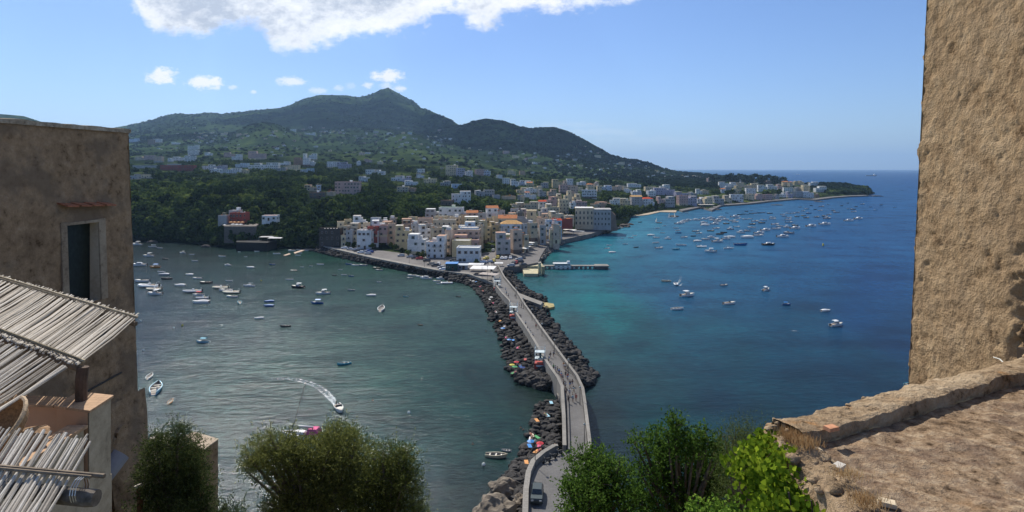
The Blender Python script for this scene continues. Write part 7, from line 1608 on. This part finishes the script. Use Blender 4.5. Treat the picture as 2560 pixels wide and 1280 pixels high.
# terrace roof
root = thing('roof_terrace', 'worn sunlit roof terrace with a low rubble kerb in the lower right', 'terrace', (0, 0, 0)); TZ = H - 2.4
I0, I1 = Vector((2.44, 5.10)), Vector((6.9, 7.28)); dI = (I1 - I0).normalized(); nI = Vector((-dI.y, dI.x))
def ft(u, v_):
    a = I0.lerp(I1, v_); y = 2.2 + (a.y - 2.2) * u; x = 2.36 + (8.4 - 2.36) * v_; x = x * (1 - u ** 3) + a.x * u ** 3 if True else x
    return Vector((x, y, TZ))
gridmesh('paving', ft, 130, 150, TERR, None, .022, 3.0, Vector((0, 0, 1)), root, .03)
def fk(u, v_):   # kerb section swept along I
    prof = [(0, -.03), (0.0, .06), (.015, .12), (.06, .135), (.16, .14), (.24, .135), (.31, .12), (.34, .05), (.36, -.5), (.36, -4)]
    t_ = u * (len(prof) - 1); i = min(int(t_), len(prof) - 2); k = t_ - i; o_, z = prof[i][0] * (1 - k) + prof[i + 1][0] * k, prof[i][1] * (1 - k) + prof[i + 1][1] * k
    p = I0 + (I1 - I0) * (v_ * .97 + .015) + nI * o_; q_ = Vector((p.x, p.y, TZ + z)); w_ = MN.fractal(q_ * 3.5, .9, 2, 5) * .028; w2 = MN.noise(q_ * 1.3 + Vector((5, 5, 5))) * .015
    return q_ + Vector((nI.x * w_, nI.y * w_, w_ * .7 + w2 if z > -.3 else 0))
gridmesh('kerb', fk, 54, 260, COPE, None, 0, 1, Vector((0, 0, 1)), root)
def fs(u, v_):   # left flank and ragged rim
    prof = [(.30, .0), (.12, .03), (.0, .0), (-.05, -.12), (-.06, -.6), (-.1, -3), (-.2, -7)]
    t_ = u * (len(prof) - 1); i = min(int(t_), len(prof) - 2); k = t_ - i; o_, z = prof[i][0] * (1 - k) + prof[i + 1][0] * k, prof[i][1] * (1 - k) + prof[i + 1][1] * k
    y = 5.55 - 3.4 * v_; q_ = Vector((2.34 + o_ - (5.3 - y) * .03, y, TZ + z + .01)); w_ = MN.fractal(q_ * 3, .9, 2, 5) * .06
    return q_ + Vector((-w_, 0, w_ * .6))
gridmesh('flank', fs, 40, 120, COPE, None, 0, 1, Vector((0, 0, 1)), root)
stones('rim_stones', [(Vector((rn.uniform(2.30, 2.55), rn.uniform(5.0, 5.50), TZ + rn.uniform(-.16, .07))), rn.uniform(.06, .11)) for _ in range(22)] + [(Vector((2.36 + rn.uniform(-.08, .22), rn.uniform(3.4, 5.45), TZ + rn.uniform(-.02, .03))), rn.uniform(.025, .07)) for _ in range(60)] + [(Vector((*(I0 + (I1 - I0) * rn.random() ** 1.6 + nI * rn.uniform(.08, .34)), TZ + .11)), rn.uniform(.02, .045)) for _ in range(40)], COPE, None, rn)
tag(bpy.data.objects['rim_stones'], 'small loose stones and mortar crumbs along the rim and kerb of the terrace', 'rubble', kind='stuff')
BRK = plain('loose_brick', (.50, .24, .13), .9, .25, 12); PBRK = plain('pale_block', (.62, .50, .34), .9, .2, 12)
for px, py, m_, rz_, lab in [(2078, 1070, BRK, 25, 'flat red brick lying on the kerb of the terrace'), (2037, 1127, PBRK, 10, 'pale block at the inner corner of the kerb'), (2097, 1166, CHIM, 40, 'grey stone chip on the ragged rim of the terrace'), (2217, 1257, PBRK, -25, 'pale brick on the paving at the lower edge')]:
    z = TZ + (.15 if py < 1100 else .03); p = P(px, py, z); b = MB(); b.box((0, 0, 0), (.12, .07, .03), taper=.94); o = b.build('loose_brick', m_, None, p); o.rotation_euler = (.05, .04, R(rz_)); tag(o, lab, 'brick')
# ground of the castle rock under the trees, down to the sea
def fg(u, v_):
    Y = 3 + 84 * u; X = -60 + 130 * v_; z = 55 - .60 * Y - 3.4; 
    z -= max(0, abs(X - 8) - 30) * .25 * u
    return Vector((X, Y, max(z, -3) + 0 * X))
gridmesh('castle_rock', fg, 70, 90, stonemat('rock_earth', (.05, .05, .03), (.12, .11, .07), (.22, .19, .13), .5, (.05, .07, .03), .6), None, 1.0, .25, Vector((0, -.3, 1)))
bpy.data.objects['castle_rock']['kind'] = 'structure'
# ------------------------------------------------------------------ near trees: leaves on sprigs over real crowns
def leafquads(P0, D, Nn, ln, wd):
    """rhombic leaves: base points, directions, normals (n,3) -> verts"""
    S_ = np.cross(D, Nn); S_ /= np.linalg.norm(S_, axis=1)[:, None] + 1e-9
    return np.stack([P0, P0 + D * ln[:, None] * .5 + S_ * wd[:, None] * .5, P0 + D * ln[:, None], P0 + D * ln[:, None] * .5 - S_ * wd[:, None] * .5], 1).reshape(-1, 3)
def foliage_cloud(lumps, n_per_m2, ln, wd, rg, sprig=.22, per=7, up=.35, inner=.35, droop=0.0):
    V = []
    for c, r in lumps:
        c = np.array(c); n = int(n_per_m2 * 4 * math.pi * r * r / per); d = rg.normal(size=(n, 3)); d /= np.linalg.norm(d, axis=1)[:, None]
        rad = r * np.where(rg.random(n) < inner, rg.uniform(.2, .8, n), rg.uniform(.78, 1.04, n)) * (1 + .22 * np.sin(d[:, 0] * 5 + c[0] * 3) * np.cos(d[:, 2] * 6 + c[1]))
        base = c + d * rad[:, None] * np.array([1, 1, .9]); dr = d + rg.normal(size=(n, 3)) * .45; dr[:, 2] += up - droop; dr /= np.linalg.norm(dr, axis=1)[:, None]
        spl = rg.uniform(.5, 1.2, n) + (rg.random(n) < .22) * rg.uniform(.3, 1.1, n)
        for k in range(per):
            t = (k + rg.random(n)) / per; p = base + dr * (t * sprig * spl)[:, None]; sd_ = rg.normal(size=(n, 3)); ld = dr * .7 + sd_ * .75; ld /= np.linalg.norm(ld, axis=1)[:, None]
            nn = rg.normal(size=(n, 3)) + np.array([0, 0, .8]); V.append(leafquads(p, ld, nn, ln * rg.uniform(.7, 1.25, n), wd * rg.uniform(.7, 1.2, n)))
    V = np.concatenate(V); return V, np.arange(len(V)).reshape(-1, 4)
def near_tree(name, label, lump_px, Y, dens, ln, wd, mat, rg, base, sprig=.22, trunk_r=.16, up=.35, inner=.45, dY=.5):
    root = thing(name, label, 'tree', base); inv = Vector(base)
    lumps = []
    for px, py, r in lump_px:
        y = Y + rg.uniform(-dY, dY); p = PD(px, py, y) - inv; lumps.append((tuple(p), r / F * y))
    for c, r in list(lumps):
        for _ in range(2):
            d = rg.normal(size=3); d /= np.linalg.norm(d); d[2] = abs(d[2]) * .9; lumps.append((tuple(np.array(c) + d * r * rg.uniform(.8, 1.15)), r * rg.uniform(.22, .42)))
    V, F_ = foliage_cloud(lumps, dens, ln, wd, rg, sprig, 7, up, inner); obj('crown', npmesh('crown', V, F_, mat), root)
    b = MB(); top = sum((Vector(c) for c, r in lumps), Vector()) / len(lumps); k1 = Vector((0, 0, 0)).lerp(top, .55) ; b.tube([(0, 0, -.5), Vector((0, 0, 0)).lerp(k1, .5) + Vector((.1, .05, 0)), k1], [trunk_r, trunk_r * .8, trunk_r * .6], 9)
    for c, r in lumps:
        c = Vector(c); b.tube([k1, k1.lerp(c, .5) + Vector((rg.uniform(-.1, .1), rg.uniform(-.1, .1), -.08)), c], [trunk_r * .45, trunk_r * .26, trunk_r * .1], 6)
        for _ in range(6 if r > .3 else 1):
            d = Vector(rg.normal(size=3)).normalized() * r * .95; d.z = abs(d.z) * .8; b.tube([c, c + d * .5 + Vector((0, 0, .03)), c + d], [trunk_r * .1, .012, .005], 4)
    b.build('trunk', plain('olive_bark', (.13, .11, .09), .95, .35, 6), root); return root
OLV = foliage('olive_leaves', (.045, .060, .016), (.105, .125, .034), (.24, .25, .08), .35, 1.5, .5)
OLD_ = foliage('dark_olive_leaves', (.035, .052, .018), (.08, .105, .036), (.16, .185, .075), .3, 1.5, .5)
BRD = foliage('glossy_broad_leaves', (.03, .065, .012), (.07, .135, .024), (.16, .25, .05), .4, 1.8, .35)
FTH = foliage('feathery_leaves', (.05, .07, .022), (.11, .14, .045), (.19, .22, .08), .35, 1.8, .6)
VNL = foliage('vine_leaves', (.10, .17, .015), (.30, .40, .03), (.58, .62, .08), .45, 3, .45)
HDG = foliage('hedge_leaves', (.05, .10, .015), (.12, .22, .03), (.26, .38, .06), .4, 3, .45)
rg = np.random.default_rng(31)
near_tree('olive_tree', 'bushy olive tree between the left building and the stone bastion', [(410, 1150, 48), (440, 1130, 50), (468, 1158, 42), (478, 1205, 44), (430, 1210, 66), (455, 1262, 66), (395, 1195, 40), (500, 1285, 40), (420, 1300, 70), (575, 1290, 26), (390, 1120, 26)], 19, 620, .10, .030, OLD_, rg, PD(450, 1330, 19) - Vector((0, 0, 2.0)), .3, .2, .7)
near_tree('olive_tree', 'large spreading olive tree in front of the yacht with the pink cover', [(655, 1135, 42), (700, 1125, 42), (640, 1165, 26), (745, 1150, 52), (690, 1165, 40), (800, 1150, 55), (848, 1118, 50), (880, 1150, 52), (835, 1190, 60), (780, 1200, 50), (900, 1195, 48), (720, 1255, 50), (760, 1270, 60), (690, 1280, 32), (820, 1265, 60), (880, 1270, 60), (865, 1235, 45), (840, 1090, 28)], 17.5, 680, .09, .028, OLV, rg, PD(800, 1340, 17.5) - Vector((0, 0, 1.6)), .28, .2, .35)
near_tree('olive_tree', 'smaller olive tree right of the large spreading one', [(960, 1150, 36), (1000, 1160, 38), (985, 1195, 48), (1010, 1225, 42), (950, 1235, 52), (1000, 1275, 55), (930, 1280, 55), (1030, 1290, 35), (955, 1180, 30)], 16.5, 680, .085, .027, OLV, rg, PD(975, 1350, 16.5) - Vector((0, 0, 1.5)), .28, .16, .35)
near_tree('broadleaf_tree', 'glossy green tree overlapping the right parapet of the causeway', [(1463, 1150, 34), (1458, 1190, 36), (1440, 1235, 38), (1490, 1165, 26), (1530, 1160, 22), (1540, 1195, 34), (1565, 1190, 28), (1500, 1215, 44), (1470, 1265, 56), (1540, 1250, 52), (1420, 1215, 14), (1590, 1270, 45), (1465, 1300, 60), (1590, 1240, 20)], 13.5, 640, .075, .036, BRD, rg, PD(1500, 1400, 13.5) - Vector((0, 0, 1.2)), .2, .12, .5)
near_tree('broadleaf_tree', 'tall glossy green tree with a pointed top and yellowish right half', [(1690, 1068, 24), (1688, 1100, 34), (1650, 1110, 30), (1610, 1115, 26), (1715, 1120, 34), (1750, 1100, 26), (1760, 1140, 40), (1800, 1140, 32), (1650, 1155, 44), (1700, 1165, 50), (1620, 1185, 32), (1770, 1190, 50), (1830, 1160, 24), (1720, 1220, 60), (1660, 1245, 52), (1780, 1255, 60), (1610, 1270, 40), (1840, 1230, 40), (1700, 1290, 60)], 13.0, 640, .075, .036, BRD, rg, PD(1710, 1420, 13) - Vector((0, 0, 1.2)), .2, .13, .5)
near_tree('tamarisk', 'feathery dark green tree between the glossy tree and the vine', [(1860, 1105, 34), (1835, 1130, 36), (1885, 1125, 34), (1870, 1160, 44), (1900, 1105, 26), (1840, 1185, 40), (1880, 1210, 48), (1850, 1250, 50), (1905, 1180, 36), (1830, 1105, 20)], 10.5, 1500, .05, .010, FTH, rg, PD(1870, 1400, 10.5) - Vector((0, 0, 1.0)), .3, .08, .9)
# solid cumulus shapes added out of view to throw shade on the mountain
def shade_cloud(name, c, rx, ry, rz, seed, label):
    import bmesh
    bm = bmesh.new(); bmesh.ops.create_icosphere(bm, subdivisions=5, radius=1)
    for v in bm.verts:
        n_ = MN.fractal(v.co * 1.6 + Vector((seed, 0, 0)), .8, 2.1, 6); v.co *= 1 + .42 * n_
        if v.co.z < -.3: v.co.z = -.3 + (v.co.z + .3) * .2
    me = bpy.data.meshes.new(name); bm.to_mesh(me); bm.free(); me.materials.append(plain('shade_cloud_white', (.9, .9, .9), 1, .02, .002, 0)); me.polygons.foreach_set('use_smooth', [True] * len(me.polygons))
    o = obj(name, me, None, c); o.scale = (rx, ry, rz); tag(o, label, 'shade_cloud', kind='stuff')
shade_cloud('shade_cloud', (-560, 4230, 1800), 620, 560, 120, 3, 'unseen cumulus shape added to shade the right-hand hill'); shade_cloud('shade_cloud', (-1700, 5400, 2000), 900, 560, 130, 8, 'unseen cumulus shape added to shade the main mountain ridge'); shade_cloud('shade_cloud', (-2600, 4100, 1750), 420, 300, 90, 15, 'small unseen cumulus shape added to shade the left slopes')
# climbing vine over the terrace flank
def leafblob(name, label, cat, boxes, n, ln, wd, mat, out, parent=None):
    V = []
    for (lo, hi), w_ in boxes:
        k = int(n * w_); p = rg.uniform(lo, hi, (k, 3)); s = 1.15 * np.sin(p[:, 1] * 9) * .05 + np.sin(p[:, 2] * 11 + p[:, 1] * 7) * .06; p[:, 0] += s
        nn = np.array(out) + rg.normal(size=(k, 3)) * .45; nn /= np.linalg.norm(nn, axis=1)[:, None]; d = np.cross(nn, rg.normal(size=(k, 3))); d[:, 2] -= .5; d /= np.linalg.norm(d, axis=1)[:, None]
        s_ = np.cross(d, nn); s_ /= np.linalg.norm(s_, axis=1)[:, None]; L1_ = ln * rg.uniform(.6, 1.25, k)[:, None]; W1_ = wd * rg.uniform(.7, 1.2, k)[:, None]
        q_ = [p, p + d * L1_ * .18 + s_ * W1_ * .5 + nn * .006, p + d * L1_ * .6 + s_ * W1_ * .36 + nn * .01, p + d * L1_, p + d * L1_ * .6 - s_ * W1_ * .36 + nn * .01, p + d * L1_ * .18 - s_ * W1_ * .5 + nn * .006]
        V.append(np.stack(q_, 1).reshape(-1, 3))
    V = np.concatenate(V); return npmesh(name, V, np.arange(len(V)).reshape(-1, 6), mat)
r = thing('climbing_vine', 'bright yellow-green vine with heart-shaped leaves climbing the terrace flank', 'vine', (2.1, 4.9, H - 3.2))
o = np.array([2.1, 4.9, H - 3.2])
bx = [(((2.02, 4.75, H - 2.60), (2.32, 5.35, H - 2.36)), .14), (((1.98, 4.60, H - 2.85), (2.30, 5.25, H - 2.5)), .22), (((2.02, 4.3, H - 3.15), (2.36, 5.1, H - 2.75)), .26), (((2.06, 4.1, H - 3.6), (2.38, 4.9, H - 3.05)), .22), (((2.2, 4.15, H - 2.75), (2.42, 4.75, H - 2.5)), .10), (((1.95, 5.0, H - 2.9), (2.15, 5.4, H - 2.55)), .06), (((2.2, 5.0, H - 2.6), (2.42, 5.45, H - 2.34)), .1)]
me = leafblob('leaves', '', '', bx, 4200, .050, .046, VNL, (-.65, -.75, .45)); lo_ = obj('leaves', me, r, tuple(-o))
b = MB()
for k in range(16):
    x = rg.uniform(2.1, 2.33); y = rg.uniform(4.3, 5.3); b.tube([(x, y, H - 4.5), (x - .06, y - .1, H - 3.6), (x + .03, y + .05, H - 3.0), (x - .03, y + .1, H - 2.5)], .008, 4)
b.build('stem', BARK, r, tuple(-o))
r = thing('shrub', 'low bright green leafy shrub along the bottom below the vine', 'shrub', (1.9, 5.0, H - 3.8)); o = np.array([1.9, 5.0, H - 3.8])
bx = [(((1.62, 5.0, H - 3.3), (2.12, 5.5, H - 2.98)), .5), (((1.75, 4.6, H - 3.3), (2.3, 5.1, H - 2.86)), .5)]
obj('leaves', leafblob('leaves', '', '', bx, 5200, .030, .022, HDG, (-.4, -.5, .8)), r, tuple(-o)); b = MB()
for k in range(14): x = rg.uniform(1.7, 2.2); y = rg.uniform(4.7, 5.4); b.tube([(x, y, H - 4.4), (x + .04, y, H - 3.7), (x, y + .04, H - 3.1)], .01, 4)
b.build('stem', BARK, r, tuple(-o))
# dry grass tufts on the kerb
DRY = foliage('dry_grass', (.26, .15, .07), (.42, .27, .13), (.55, .42, .24), .3, 4, .8)
for k, (px, py, n, lab) in enumerate([(1985, 1085, 500, 'orange dry grass tuft at the left end of the kerb'), (2010, 1105, 350, 'dry grass spreading over the corner stones of the kerb'), (2052, 1060, 140, 'small dry tuft on the kerb near the red brick'), (2165, 1250, 300, 'dry orange grass on the ragged rim at the lower edge'), (2120, 1185, 160, 'thin dry tuft halfway down the ragged rim')]):
    c_ = P(px, py, TZ + .1); v = []; nn_ = n
    for _ in range(nn_):
        x, y = rg.normal(0, .06), rg.normal(0, .05); d = Vector((rg.normal(0, .5), rg.normal(0, .5), 1)).normalized() * rg.uniform(.02, .06); w_ = .0022; v += [(x - w_, y, -.02), (x + w_, y, -.02), (x + d.x + w_ * .3, y + d.y, d.z), (x + d.x - w_ * .3, y + d.y, d.z * .98)]
    o_ = obj('dry_grass', npmesh('dry_grass', np.array(v), np.arange(len(v)).reshape(-1, 4), DRY), None, c_); tag(o_, lab, 'grass', kind='stuff')
